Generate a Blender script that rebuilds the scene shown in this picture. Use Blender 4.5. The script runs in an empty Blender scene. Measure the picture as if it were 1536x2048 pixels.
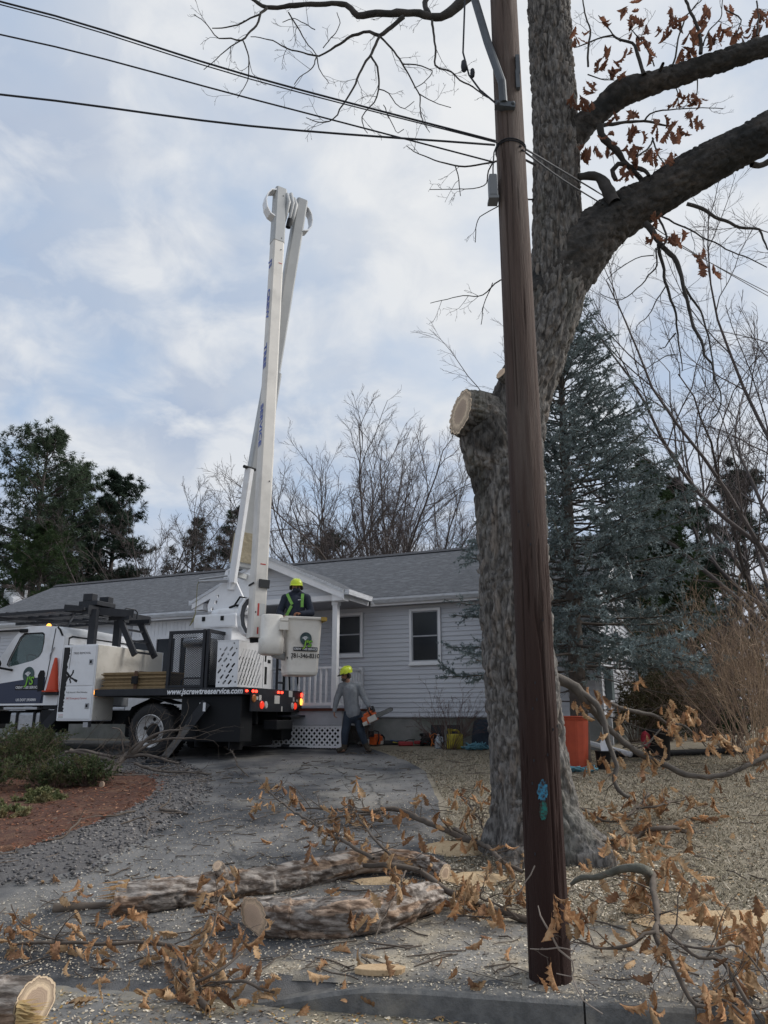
import bpy, bmesh, math, random
import numpy as np
from mathutils import Vector, Matrix
from mathutils.geometry import delaunay_2d_cdt
R = math.radians
SC = bpy.context.scene
COL = SC.collection
rng = np.random.default_rng(7)
random.seed(7)
# ---------------------------------------------------------------- camera
F = 1540.0; TH = R(15.12); CH = 1.70
cd = bpy.data.cameras.new('camera'); cam = bpy.data.objects.new('camera', cd); COL.objects.link(cam)
cd.sensor_fit = 'VERTICAL'; cd.sensor_height = 36.0; cd.sensor_width = 27.0; cd.lens = F/2048*36.0
cd.clip_start = 0.05; cd.clip_end = 2000
cam.location = (0, 0, CH); cam.rotation_euler = (math.pi/2+TH, 0, 0)
SC.camera = cam
# ---------------------------------------------------------------- world, sun, exposure
SUN_AZ, SUN_EL = R(82.0), R(40.0)          # azimuth to the right of the view direction (+Y)
SUND = Vector((math.sin(SUN_AZ)*math.cos(SUN_EL), math.cos(SUN_AZ)*math.cos(SUN_EL), math.sin(SUN_EL)))
def build_world():
    w = bpy.data.worlds.new('World'); SC.world = w; w.use_nodes = True
    nt = w.node_tree; N = nt.nodes; L = nt.links; N.clear()
    def nd(t, **k):
        n = N.new(t)
        for a, b in k.items(): setattr(n, a, b)
        return n
    def mth(op, a, b=None, clamp=False):
        n = nd('ShaderNodeMath', operation=op, use_clamp=clamp)
        for i, v in enumerate((a, b)):
            if v is None: continue
            if isinstance(v, (int, float)): n.inputs[i].default_value = v
            else: L.new(v, n.inputs[i])
        return n.outputs[0]
    def mixc(f, a, b, bt='MIX'):
        n = nd('ShaderNodeMix', data_type='RGBA', blend_type=bt)
        for i, v in ((0, f), (6, a), (7, b)):
            if isinstance(v, (int, float)): n.inputs[i].default_value = v
            elif isinstance(v, tuple): n.inputs[i].default_value = (*v, 1)
            else: L.new(v, n.inputs[i])
        return n.outputs[2]
    def ramp(f, stops):
        n = nd('ShaderNodeValToRGB'); L.new(f, n.inputs[0]); e = n.color_ramp.elements
        while len(e) < len(stops): e.new(0.5)
        for i, (p, c) in enumerate(stops): e[i].position = p; e[i].color = (c, c, c, 1) if isinstance(c, (int, float)) else (*c, 1)
        return n.outputs[0]
    sky = nd('ShaderNodeTexSky', sky_type='NISHITA', sun_disc=False, sun_elevation=SUN_EL, sun_rotation=SUN_AZ, air_density=1.0, dust_density=1.0, ozone_density=1.0)
    tc = nd('ShaderNodeTexCoord'); sp = nd('ShaderNodeSeparateXYZ'); L.new(tc.outputs['Generated'], sp.inputs[0])
    z = mth('MAXIMUM', sp.outputs[2], 0.0); zd = mth('ADD', z, 0.42)
    cb = nd('ShaderNodeCombineXYZ'); L.new(mth('DIVIDE', sp.outputs[0], zd), cb.inputs[0]); L.new(mth('DIVIDE', sp.outputs[1], zd), cb.inputs[1])
    cb.inputs[2].default_value = 3.1
    def noise(scale, detail, rough, dist=0.0):
        n = nd('ShaderNodeTexNoise'); n.inputs['Scale'].default_value = scale; n.inputs['Detail'].default_value = detail
        n.inputs['Roughness'].default_value = rough; n.inputs['Distortion'].default_value = dist; L.new(cb.outputs[0], n.inputs[0]); return n.outputs[0]
    n1 = noise(4.6, 5, 0.5, 0.25); n2 = noise(3.0, 6, 0.5, 0.3)
    dt = nd('ShaderNodeVectorMath', operation='DOT_PRODUCT'); L.new(tc.outputs['Generated'], dt.inputs[0]); dt.inputs[1].default_value = SUND
    cosg = mth('MAXIMUM', dt.outputs['Value'], 0.0)
    glow = mth('POWER', cosg, 12.0); wide = mth('POWER', cosg, 4.0)
    cover = ramp(n1, [(0.36, 0.0), (0.50, 0.62), (0.62, 1.0)])
    thick = ramp(n2, [(0.34, 0.0), (0.66, 1.0)])
    K = 1.0/(0.07*2**1.08)
    n3 = noise(8.5, 6, 0.55, 0.4)
    blue = mixc(0.88, sky.outputs[0], (0.41*K, 0.525*K, 0.70*K))
    grey = mixc(thick, (0.42*K, 0.495*K, 0.63*K), (0.60*K, 0.645*K, 0.715*K))
    c = mixc(cover, blue, grey)
    edge = mth('MULTIPLY', ramp(n3, [(0.44, 0.0), (0.64, 0.75)]), ramp(n1, [(0.40, 0.2), (0.56, 1.0)]))
    c = mixc(edge, c, (0.77*K, 0.79*K, 0.815*K))
    lit = mth('MULTIPLY', mth('POWER', cosg, 1.25), ramp(n2, [(0.40, 0.25), (0.62, 1.0)]))
    c = mixc(lit, c, (0.87*K, 0.87*K, 0.86*K))
    c = mixc(mth('MULTIPLY', glow, ramp(n1, [(0.38, 0.15), (0.62, 0.7)])), c, (0.90*K, 0.875*K, 0.82*K))
    hz = ramp(sp.outputs[2], [(0.0, 0.75), (0.30, 0.0)])
    c = mixc(hz, c, (0.47*K, 0.525*K, 0.64*K))
    bg = nd('ShaderNodeBackground'); L.new(c, bg.inputs[0]); bg.inputs[1].default_value = 0.07
    out = nd('ShaderNodeOutputWorld'); L.new(bg.outputs[0], out.inputs[0])
build_world()
sd = bpy.data.lights.new('sun', 'SUN'); sd.energy = 1.5; sd.angle = R(32); sd.color = (1.0, 0.965, 0.92)
sun = bpy.data.objects.new('sun', sd); COL.objects.link(sun); sun.rotation_euler = (-SUND).to_track_quat('-Z', 'Y').to_euler()
VS = SC.view_settings; VS.view_transform = 'Standard'; VS.look = 'None'; VS.gamma = 1.0; VS.exposure = 1.15; VS.use_curve_mapping = False
SC.cycles.max_bounces = 4; SC.cycles.diffuse_bounces = 3; SC.cycles.glossy_bounces = 2; SC.cycles.transparent_max_bounces = 8
# ---------------------------------------------------------------- photograph geometry
def ray(px, py):
    xc = (px-768)/F; yc = (1024-py)/F
    return (xc, math.cos(TH)-yc*math.sin(TH), math.sin(TH)+yc*math.cos(TH))
def at(px, py, D):
    r = ray(px, py); k = D/r[1]; return Vector((r[0]*k, D, CH+r[2]*k))
def pxm(py, D): return F*ray(768, py)[1]/D         # pixels per metre
def sstep(a, b, x):
    t = np.clip((np.asarray(x, float)-a)/(b-a), 0, 1); return t*t*(3-2*t)
KO = np.array([0.40, 5.28]); KA = R(12); KN = np.array([math.sin(KA), math.cos(KA)]); KT = np.array([math.cos(KA), -math.sin(KA)])
def de(x, y):
    x = np.asarray(x, float)-KO[0]; y = np.asarray(y, float)-KO[1]
    return x*KN[0]+y*KN[1], x*KT[0]+y*KT[1]
PD = [0, 1, 3, 6, 9, 10.5, 12, 13.5, 30, 2000]; PZ = [.13, .20, .38, .69, .955, 1.06, 1.19, 1.23, 1.27, 1.27]
QD = [-.15, .5, 1.2, 3, 6, 9, 10.5, 12, 13.5, 30, 2000]; QZ = [0, .08, .19, .38, .69, .955, 1.06, 1.19, 1.23, 1.27, 1.27]
def zg(x, y):
    d, e = de(x, y)
    k = sstep(-1.5, -0.9, e)
    zk = np.where(d < -0.075, 0.0, np.interp(d, PD, PZ)); zo = np.where(d < -.15, 0.0, np.interp(d, QD, QZ))
    return zk*k+zo*(1-k)
def gnd(px, py, up=0.0):
    D = 6.0
    r = ray(px, py)
    for i in range(40):
        x = r[0]/r[1]*D; z = float(zg(x, D))+up
        Dn = (CH-z)/max(1e-3, -r[2]/r[1]) if r[2] < -1e-4 else 30
        D = 0.5*D+0.5*min(Dn, 60)
    x = r[0]/r[1]*D
    return Vector((x, D, float(zg(x, D))+up))
# ---------------------------------------------------------------- mesh and object helpers
ORG = {}
class MB:
    def __init__(s, xf=None): s.v = []; s.f = []; s.n = 0; s.xf = xf; s.col = []; s.mi = []
    def add(s, v, f, mi=0):
        v = np.asarray(v, float).reshape(-1, 3); s.v.append(v)
        k = s.n
        if isinstance(f, np.ndarray): s.f.extend((f+k).tolist()); m = len(f)
        else: s.f.extend([[i+k for i in q] for q in f]); m = len(f)
        s.mi.extend([mi]*m)
        s.n += len(v); return s
    def box(s, x0, x1, y0, y1, z0, z1, mi=0):
        v = [(x0,y0,z0),(x1,y0,z0),(x1,y1,z0),(x0,y1,z0),(x0,y0,z1),(x1,y0,z1),(x1,y1,z1),(x0,y1,z1)]
        return s.add(v, [(0,3,2,1),(4,5,6,7),(0,1,5,4),(1,2,6,5),(2,3,7,6),(3,0,4,7)], mi)
    def cbox(s, x0, x1, y0, y1, z0, z1, c=0.01, mi=0):     # box with chamfered edges
        bm = bmesh.new(); bmesh.ops.create_cube(bm, size=1.0)
        for v in bm.verts: v.co = ((x0+x1)/2+v.co.x*(x1-x0), (y0+y1)/2+v.co.y*(y1-y0), (z0+z1)/2+v.co.z*(z1-z0))
        bmesh.ops.bevel(bm, geom=bm.edges[:], offset=c, segments=2, affect='EDGES', profile=0.6)
        bm.verts.index_update()
        s.add([v.co[:] for v in bm.verts], [[v.index for v in f.verts] for f in bm.faces], mi); bm.free(); return s
    def bar(s, p, q, w, h=None, up=(0,0,1), mi=0):          # rectangular bar from p to q
        h = w if h is None else h
        p = Vector(p); q = Vector(q); d = (q-p).normalized(); u = Vector(up)
        if abs(d.dot(u)) > .98: u = Vector((1,0,0))
        a = d.cross(u).normalized(); b = a.cross(d).normalized()
        v = []
        for c in (p, q):
            for i, j in ((-1,-1),(1,-1),(1,1),(-1,1)): v.append(c+a*(w/2*i)+b*(h/2*j))
        return s.add([x[:] for x in v], [(3,2,1,0),(4,5,6,7),(0,1,5,4),(1,2,6,5),(2,3,7,6),(3,0,4,7)], mi)
    def prism(s, poly, depth, o, ax, ay, mi=0):            # polygon in plane (o,ax,ay), extruded both ways by depth along the normal
        o = Vector(o); ax = Vector(ax); ay = Vector(ay); n = ax.cross(ay).normalized(); k = len(poly)
        v = [o+ax*a+ay*b for a, b in poly]+[o+ax*a+ay*b+n*depth for a, b in poly]
        return s.add([x[:] for x in v], [list(range(k))[::-1], list(range(k, 2*k))]+[(i, (i+1) % k, (i+1) % k+k, i+k) for i in range(k)], mi)
    def tube(s, pts, rad, n=8, cap=True, mi=0):
        P = np.array([tuple(p) for p in pts], float); K = len(P)
        r = np.full(K, rad, float) if np.isscalar(rad) else np.asarray(rad, float)
        v, f = tubes(P[None], r[None], n)
        f = f.tolist()
        if cap: f += [list(range(n))[::-1], list(range((K-1)*n, K*n))]
        return s.add(v, f, mi)
    def lathe(s, prof, c, n=24, axis=(0,0,1), mi=0, caps=True):   # prof: (radius, height) pairs
        ax = Vector(axis).normalized(); t = Vector((1,0,0)) if abs(ax.x) < .9 else Vector((0,1,0))
        a = ax.cross(t).normalized(); b = ax.cross(a); c = Vector(c); v = []
        for r, h in prof:
            for i in range(n):
                g = 2*math.pi*i/n; v.append((c+ax*h+a*(r*math.cos(g))+b*(r*math.sin(g)))[:])
        K = len(prof)
        f = [(j*n+i, j*n+(i+1) % n, (j+1)*n+(i+1) % n, (j+1)*n+i) for j in range(K-1) for i in range(n)]
        if caps: f += [list(range(n))[::-1], list(range((K-1)*n, K*n))]
        return s.add(v, f, mi)
    def ball(s, c, r, nu=14, nv=9, mi=0, sc=(1,1,1)):
        prof = [(max(1e-4, math.sin(math.pi*i/nv))*r, -math.cos(math.pi*i/nv)*r) for i in range(nv+1)]
        k = len(s.v); s.lathe(prof, (0,0,0), nu, mi=mi)
        s.v[k] = s.v[k]*np.array(sc)+np.array(tuple(c)); return s
    def build(s, name, mat, parent=None, smooth=False, org=None):
        V = np.concatenate(s.v) if s.v else np.zeros((0, 3))
        if s.xf is not None: V = s.xf(V)
        o = ORG.get(parent.name) if parent is not None else None
        if o is None: o = np.array(tuple(org)) if org is not None else np.zeros(3)
        me = bpy.data.meshes.new(name); me.from_pydata((V-o).tolist(), [], s.f)
        ob = link(name, me, mat, parent, smooth)
        if parent is None: ob.location = tuple(o)
        ORG[ob.name] = o
        if len(me.materials) > 1: me.polygons.foreach_set('material_index', s.mi)
        return ob
def link(name, me, mat, parent=None, smooth=False):
    ob = bpy.data.objects.new(name, me); COL.objects.link(ob)
    if mat is not None and not me.materials:
        for m in (mat if isinstance(mat, (list, tuple)) else [mat]): me.materials.append(m)
    if smooth: me.polygons.foreach_set('use_smooth', [True]*len(me.polygons))
    if parent is not None: ob.parent = parent
    me.update(); return ob
def fast(name, V, Q, mat, parent=None, smooth=True, org=None, colors=None):    # numpy mesh with faces of one size
    o = ORG.get(parent.name) if parent is not None else (np.array(tuple(org)) if org is not None else np.zeros(3))
    me = bpy.data.meshes.new(name); V = np.asarray(V, np.float64)-o; Q = np.asarray(Q, np.int32); k = Q.shape[1]
    me.vertices.add(len(V)); me.vertices.foreach_set('co', V.astype(np.float32).ravel())
    me.loops.add(Q.size); me.loops.foreach_set('vertex_index', Q.ravel())
    me.polygons.add(len(Q)); me.polygons.foreach_set('loop_start', np.arange(0, Q.size, k, dtype=np.int32))
    if smooth: me.polygons.foreach_set('use_smooth', np.ones(len(Q), bool))
    me.update(calc_edges=True); me.validate()
    if colors is not None:
        a = me.color_attributes.new('tint', 'FLOAT_COLOR', 'POINT'); c = np.ones((len(V), 4), np.float32); c[:, :3] = colors; a.data.foreach_set('color', c.ravel())
    ob = link(name, me, mat, parent)
    if parent is None: ob.location = tuple(o)
    ORG[ob.name] = o
    return ob
def thing(name, label, cat, loc, group=None):
    o = bpy.data.objects.new(name, None); COL.objects.link(o); o.location = tuple(loc); o.empty_display_size = .2
    ORG[o.name] = np.array(tuple(loc), float); return tag(o, label, cat, group)
def tag(o, label=None, cat=None, group=None, kind=None):
    for k, v in (('label', label), ('category', cat), ('group', group), ('kind', kind)):
        if v: o[k] = v
    return o
def tubes(P, Rr, n):
    """P (M,K,3) polylines, Rr (M,K) radii -> verts, quads"""
    M, K, _ = P.shape
    T = np.empty_like(P); T[:, 1:-1] = P[:, 2:]-P[:, :-2]; T[:, 0] = P[:, 1]-P[:, 0]; T[:, -1] = P[:, -1]-P[:, -2]
    T /= np.linalg.norm(T, axis=2, keepdims=True)+1e-12
    m = np.abs(T).mean(1); ref = np.zeros((M, 3)); ref[np.arange(M), m.argmin(1)] = 1
    A = np.cross(T, ref[:, None]); A /= np.linalg.norm(A, axis=2, keepdims=True)+1e-12; B = np.cross(T, A)
    g = np.arange(n)*2*np.pi/n
    V = P[:, :, None]+Rr[:, :, None, None]*(A[:, :, None]*np.cos(g)[:, None]+B[:, :, None]*np.sin(g)[:, None])
    i = np.arange(n); j = (i+1) % n; k = np.arange(K-1)[:, None]*n
    q = np.stack([k+i, k+j, k+n+j, k+n+i], -1).reshape(-1, 4)
    Q = (np.arange(M)[:, None, None]*(K*n)+q).reshape(-1, 4)
    return V.reshape(-1, 3), Q
class NB:                                                   # collects numpy quads / tris
    def __init__(s): s.v = []; s.q = []; s.n = 0
    def add(s, v, q): s.v.append(v); s.q.append(q+s.n); s.n += len(v)
    def get(s): return np.concatenate(s.v), np.concatenate(s.q)
def spline(pts, step):                                      # Catmull-Rom through rows of any width, resampled about every step metres
    P = np.array(pts, float); E = np.vstack([2*P[0]-P[1], P, 2*P[-1]-P[-2]]); out = []
    for i in range(len(P)-1):
        a, b, c, d = E[i:i+4]; L = np.linalg.norm((c-b)[:3]); n = max(1, int(round(L/step)))
        t = np.arange(n)[:, None]/n
        out.append(.5*((2*b)+(-a+c)*t+(2*a-5*b+4*c-d)*t**2+(-a+3*b-3*c+d)*t**3))
    out.append(P[-1:]); return np.vstack(out)
def hsh(i, j, k=0):
    h = (np.asarray(i, np.int64)*374761393+np.asarray(j, np.int64)*668265263+np.asarray(k, np.int64)*2147483647+1274126177) & 0xffffffff
    h = ((h ^ (h >> 13))*1274126177) & 0xffffffff; h = ((h ^ (h >> 16))*2246822519) & 0xffffffff
    return ((h ^ (h >> 15)) & 0xffffff)/float(0x1000000)
def vnoise(x, y, z=0.0, seed=0):
    x, y, z = np.broadcast_arrays(np.asarray(x, float), np.asarray(y, float), np.asarray(z, float))
    i, j, k = np.floor(x).astype(np.int64), np.floor(y).astype(np.int64), np.floor(z).astype(np.int64)
    u, v, w = x-i, y-j, z-k; u = u*u*(3-2*u); v = v*v*(3-2*v); w = w*w*(3-2*w); r = 0
    for a in (0, 1):
        for b in (0, 1):
            for c in (0, 1):
                r = r+np.where(a, u, 1-u)*np.where(b, v, 1-v)*np.where(c, w, 1-w)*hsh(i+a, j+b, (k+c)*57+seed)
    return r
def fbm(x, y, z=0.0, o=4, seed=0):
    r = 0; a = .5; s = 1.0
    for t in range(o): r = r+a*vnoise(np.asarray(x)*s, np.asarray(y)*s, np.asarray(z)*s, seed+t*13); s *= 2.03; a *= .5
    return r
# ---------------------------------------------------------------- materials
def lin(r, g, b): return tuple(((c/255)/12.92 if c/255 <= .04045 else ((c/255+.055)/1.055)**2.4) for c in (r, g, b))
MATS = {}
def mat(name, c1, c2=None, scale=6.0, rough=.75, bump=0.0, bscale=60.0, metal=0.0, stretch=(1,1,1), rnd=0.0, c3=None, s3=1.5, f3=.5, tint=False,
        spec=.35, detail=6.0, lo=.35, hi=.65, trans=0.0, emit=None, estr=0.0, coords='Object', sub=0.0, c3lo=None, crack=0.0):
    if name in MATS: return MATS[name]
    m = bpy.data.materials.new(name); MATS[name] = m; m.use_nodes = True
    nt = m.node_tree; N = nt.nodes; L = nt.links; b = N['Principled BSDF']
    b.inputs['Roughness'].default_value = rough; b.inputs['Metallic'].default_value = metal; b.inputs['Specular IOR Level'].default_value = spec
    tc = N.new('ShaderNodeTexCoord'); mp = N.new('ShaderNodeMapping'); mp.inputs['Scale'].default_value = stretch
    L.new(tc.outputs[coords], mp.inputs[0])
    def noise(s, d=detail, r=.6):
        n = N.new('ShaderNodeTexNoise'); n.inputs['Scale'].default_value = s; n.inputs['Detail'].default_value = d; n.inputs['Roughness'].default_value = r
        L.new(mp.outputs[0], n.inputs[0]); return n
    def ramp(f, a, bb, ca=0.0, cb=1.0):
        r = N.new('ShaderNodeMapRange'); r.inputs[1].default_value = a; r.inputs[2].default_value = bb; r.inputs[3].default_value = ca; r.inputs[4].default_value = cb
        L.new(f, r.inputs[0]); return r.outputs[0]
    def mixc(f, a, bb, bt='MIX'):
        n = N.new('ShaderNodeMix'); n.data_type = 'RGBA'; n.blend_type = bt
        for i, v in ((0, f), (6, a), (7, bb)):
            if isinstance(v, (int, float)): n.inputs[i].default_value = v
            elif isinstance(v, tuple): n.inputs[i].default_value = (*v, 1)
            else: L.new(v, n.inputs[i])
        return n.outputs[2]
    col = None
    if c2 is not None: col = mixc(ramp(noise(scale).outputs[0], lo, hi), c1, c2)
    if c3 is not None:
        q = .5 if c3lo is None else c3lo
        col = mixc(ramp(noise(s3, 5).outputs[0], q, q+.16, 0, f3), col if col is not None else c1, c3)
    if crack:
        vt = N.new('ShaderNodeTexVoronoi'); vt.feature = 'DISTANCE_TO_EDGE'; vt.inputs['Scale'].default_value = crack
        nz = noise(2.2, 5); av = N.new('ShaderNodeMix'); av.data_type = 'VECTOR'; av.inputs[0].default_value = .22; L.new(mp.outputs[0], av.inputs[4]); L.new(nz.outputs['Color'], av.inputs[5]); L.new(av.outputs[1], vt.inputs[0])
        cm = N.new('ShaderNodeMath'); cm.operation = 'MULTIPLY'; L.new(ramp(vt.outputs[0], .0, .018, 1, 0), cm.inputs[0]); L.new(ramp(noise(.9, 2).outputs[0], .45, .6, 0, .8), cm.inputs[1])
        col = mixc(cm.outputs[0], col, (.035,.034,.033))
    if tint:
        a = N.new('ShaderNodeAttribute'); a.attribute_name = 'tint'; col = mixc(1.0, col if col is not None else c1, a.outputs[0], 'MULTIPLY')
    if rnd > 0:
        oi = N.new('ShaderNodeObjectInfo'); hs = N.new('ShaderNodeHueSaturation')
        L.new(ramp(oi.outputs['Random'], 0, 1, 1-rnd, 1+rnd), hs.inputs['Value'])
        if col is None: hs.inputs['Color'].default_value = (*c1, 1)
        else: L.new(col, hs.inputs['Color'])
        col = hs.outputs[0]
    if col is None: b.inputs['Base Color'].default_value = (*c1, 1)
    else: L.new(col, b.inputs['Base Color'])
    if bump > 0:
        bn = N.new('ShaderNodeBump'); bn.inputs['Strength'].default_value = 1.0; bn.inputs['Distance'].default_value = bump
        L.new(noise(bscale, 4).outputs[0], bn.inputs['Height']); L.new(bn.outputs[0], b.inputs['Normal'])
    if trans: b.inputs['Transmission Weight'].default_value = trans
    if emit: b.inputs['Emission Color'].default_value = (*emit, 1); b.inputs['Emission Strength'].default_value = estr
    if sub:
        tl = N.new('ShaderNodeBsdfTranslucent'); ms = N.new('ShaderNodeMixShader'); ms.inputs[0].default_value = sub
        if col is None: tl.inputs[0].default_value = (*c1, 1)
        else: L.new(col, tl.inputs[0])
        o = N['Material Output']; L.new(b.outputs[0], ms.inputs[1]); L.new(tl.outputs[0], ms.inputs[2]); L.new(ms.outputs[0], o.inputs[0])
    return m
def text(body, size, o, ax, ay, m, parent, name='lettering', off=0.0, shear=0.0, align='CENTER', sx=1.0, lift=.004):
    cu = bpy.data.curves.new('lettering', 'FONT'); cu.body = body; cu.size = size; cu.align_x = align; cu.align_y = 'CENTER'; cu.offset = off*size; cu.shear = shear; cu.resolution_u = 3
    t = bpy.data.objects.new('lettering', cu); COL.objects.link(t)
    me = bpy.data.meshes.new_from_object(t.evaluated_get(bpy.context.evaluated_depsgraph_get()))
    bpy.data.objects.remove(t); bpy.data.curves.remove(cu)
    V = np.zeros(len(me.vertices)*3); me.vertices.foreach_get('co', V); V = V.reshape(-1, 3)
    ax = np.array(tuple(Vector(ax).normalized())); ay = np.array(tuple(Vector(ay).normalized())); n = np.cross(ax, ay)
    W = np.array(tuple(o))+V[:, :1]*sx*ax+V[:, 1:2]*ay+lift*n-ORG[parent.name]
    me.vertices.foreach_set('co', W.ravel()); me.materials.clear(); me.name = name
    ob = link(name, me, m, parent); ORG[ob.name] = ORG[parent.name]; return ob
# ================================================================ GROUND
M_lawn = mat('dormant_lawn', (.31,.27,.21), (.215,.185,.135), 2.2, .95, .02, 40, c3=(.17,.145,.095), s3=.7, f3=.5)
M_asphalt = mat('worn_asphalt', (.225,.218,.21), (.068,.070,.076), .6, .9, .010, 120, c3=(.33,.305,.265), s3=.9, f3=.6, lo=.40, hi=.58, c3lo=.52, detail=9, crack=.75)
M_road = mat('road_asphalt', (.24,.235,.225), (.15,.148,.146), 3, .92, .006, 150, c3=(.30,.255,.17), s3=1.8, f3=.75, c3lo=.46)
M_verge = mat('sawdust_verge', (.27,.258,.24), (.13,.127,.124), 1.6, .95, .012, 130, c3=(.50,.43,.32), s3=2.2, f3=.8, c3lo=.47)
M_gravelbase = mat('gravel_bed_base', (.10,.095,.095), (.17,.16,.155), 30, .95, .02, 80)
M_mulch = mat('red_mulch', (.13,.060,.040), (.075,.038,.028), 9, .95, .03, 55, c3=(.21,.12,.075), s3=4, f3=.6)
M_granite = mat('granite_kerb', (.175,.173,.168), (.11,.11,.108), 14, .85, .008, 60, c3=(.33,.30,.25), s3=3, f3=.55)
def xy_grid():
    g = [0.0]; st = .34
    while g[-1] < 20: g.append(g[-1]+st)
    while g[-1] < 700: st *= 1.35; g.append(g[-1]+st)
    g = np.array(g); return np.concatenate([-g[:0:-1], g])
def base_ground():
    g = xy_grid(); X, Y = np.meshgrid(g, g+8.0); d, e = de(X, Y)
    Z = np.where(d < .35, -.10, zg(X, Y)); n = len(g)
    Z = Z+np.where(d > 20, fbm(X*.05, Y*.05)*.5-.25, 0)*sstep(20, 40, d)
    i = np.arange(n-1); a = (i[:, None]*n+i).ravel(); Q = np.stack([a, a+1, a+n+1, a+n], 1)
    tag(fast('ground', np.stack([X, Y, Z], -1).reshape(-1, 3), Q, M_lawn), kind='structure')
base_ground()
def in_poly(P, x, y):
    P = np.asarray(P); r = np.zeros(np.shape(x), bool); j = len(P)-1
    for i in range(len(P)):
        xi, yi = P[i]; xj, yj = P[j]
        c = ((yi > y) != (yj > y)) & (x < (xj-xi)*(y-yi)/(yj-yi+1e-12)+xi); r ^= c; j = i
    return r
def sheet(name, poly, m, lift, sp=.22, smooth=True, bumpz=0.0):
    P = np.array([(p[0], p[1]) for p in poly], float)
    if smooth: P = spline(np.vstack([P, P[:1]]), .25)[:-1]
    lo, hi = P.min(0), P.max(0)
    gx, gy = np.meshgrid(np.arange(lo[0], hi[0], sp), np.arange(lo[1], hi[1], sp))
    gx = gx.ravel()+rng.uniform(-.2, .2, gx.size)*sp; gy = gy.ravel()+rng.uniform(-.2, .2, gy.size)*sp
    k = in_poly(P, gx, gy); V = [Vector(p) for p in P]+[Vector(p) for p in np.stack([gx[k], gy[k]], 1)]
    n = len(P); r = delaunay_2d_cdt(V, [(i, (i+1) % n) for i in range(n)], [], 1, 1e-4)
    xy = np.array([v[:] for v in r[0]]); z = zg(xy[:, 0], xy[:, 1])+lift
    z[:n] -= lift+.015
    if bumpz: z = z+bumpz*fbm(xy[:, 0]*1.7, xy[:, 1]*1.7)
    o = fast(name, np.column_stack([xy, z]), np.array(r[2]), m); tag(o, kind='structure'); return P
def gp(*pts): return [gnd(a, b)[:2] for a, b in pts]
def ke(e, d=-.1): return (KO[0]+KT[0]*e+KN[0]*d, KO[1]+KT[1]*e+KN[1]*d)
# asphalt drive with its strip along the kerb
drive = [ke(e) for e in np.arange(-13, 9.1, .5)]+[ke(9, .9)]+gp((1536,1838),(1300,1862),(1150,1858),(1010,1838),(905,1780),(888,1700),(893,1650),(888,1600),(860,1548),(800,1515),(735,1494),(690,1486),(560,1485),(400,1484),(100,1481),(-300,1479))+[ke(-13, 9)]
sheet('driveway', drive, M_asphalt, .012, .22, smooth=False)
P_verge = sheet('verge', [ke(e, -.004 if e > -1.2 else .10) for e in np.arange(-1.8, 9.1, .4)]+[ke(9, .9)]+gp((1536,1832),(1300,1856),(1150,1852),(1010,1832),(905,1800),(800,1850),(640,1890),(520,1925)), M_verge, .018, .15, smooth=False)
P_bed = sheet('gravel_bed', gp((-600,1800),(-200,1785),(0,1770),(130,1758),(250,1702),(330,1650),(408,1590),(395,1546),(330,1524),(180,1514),(0,1512),(-600,1514)), M_gravelbase, .03, .2)
P_mulch = sheet('mulch_bed', gp((-600,1740),(-200,1725),(0,1712),(110,1680),(240,1630),(310,1590),(300,1560),(180,1548),(0,1545),(-600,1545)), M_mulch, .045, .15, bumpz=.05)
o = MB(); c = [ke(-40, -.06), ke(40, -.06), ke(40, -12), ke(-40, -12)]
o.add([(x, y, 0.0) for x, y in c], [(0, 3, 2, 1)]); tag(o.build('road', M_road), kind='structure')
# granite kerb stones
kerb = thing('kerb', None, None, (*ke(2), 0)); kerb['kind'] = 'structure'
ej = float(de(*gnd(1168, 2020)[:2])[1]); jo = [ej-2.0, ej, ej+1.8, ej+3.5, ej+5.3, ej+7]
for i in range(len(jo)-1):
    a, b = jo[i]+.006, jo[i+1]-.006; K = 9; v = []
    for t in np.linspace(a, b, K):
        dn = float(sstep(jo[0]-.3, jo[0]+.9, t)); top = -.03+.175*dn; w = lambda s: (vnoise(t*3, s, seed=3)-.5)*.014
        for d, z in ((-.150+w(1), -.12), (-.150+w(2), top-.02), (-.132+w(3), top+w(5)), (-.01+w(4), top+w(6)), (.0, top-.02), (0, -.12)):
            x, y = ke(t, d); v.append((x, y, z))
    f = [(j*6+q, j*6+(q+1) % 6, (j+1)*6+(q+1) % 6, (j+1)*6+q) for j in range(K-1) for q in range(6)]+[list(range(6))[::-1], list(range((K-1)*6, K*6))]
    MB().add(v, f).build('kerb_stone', M_granite, kerb)
# ================================================================ HOUSE
HC = np.array([4.36, 15.86]); HA = R(24); HL = np.array([-math.cos(HA), math.sin(HA)]); HN = np.array([-math.sin(HA), -math.cos(HA)])
def hx(V):                                                  # house frame: u leftwards along the front, n out of the front wall, z up
    V = np.asarray(V, float); xy = HC+V[:, :1]*HL+V[:, 1:2]*HN; return np.column_stack([xy, V[:, 2]])
def hp(u, n, z): return Vector(hx([(u, n, z)])[0])
def hwall(px, py, n=0.0):                                   # pixel -> (u, z) on the front plane at offset n
    r = ray(px, py); o = HC+HN*n; A = np.array([[r[0], -HL[0]], [r[1], -HL[1]]]); k, u = np.linalg.solve(A, o); return float(u), CH+r[2]*k
M_side = mat('vinyl_siding', (.58,.595,.635), (.525,.54,.58), 3, .6, .0015, 30, stretch=(.3,1,6))
M_trim = mat('white_trim', (.80,.80,.82), (.72,.73,.75), 4, .55)
M_shing = mat('asphalt_shingle', (.10,.107,.12), (.058,.062,.071), 16, .95, .012, 30, stretch=(.5,.5,3), c3=(.16,.17,.185), s3=9, f3=.6)
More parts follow.
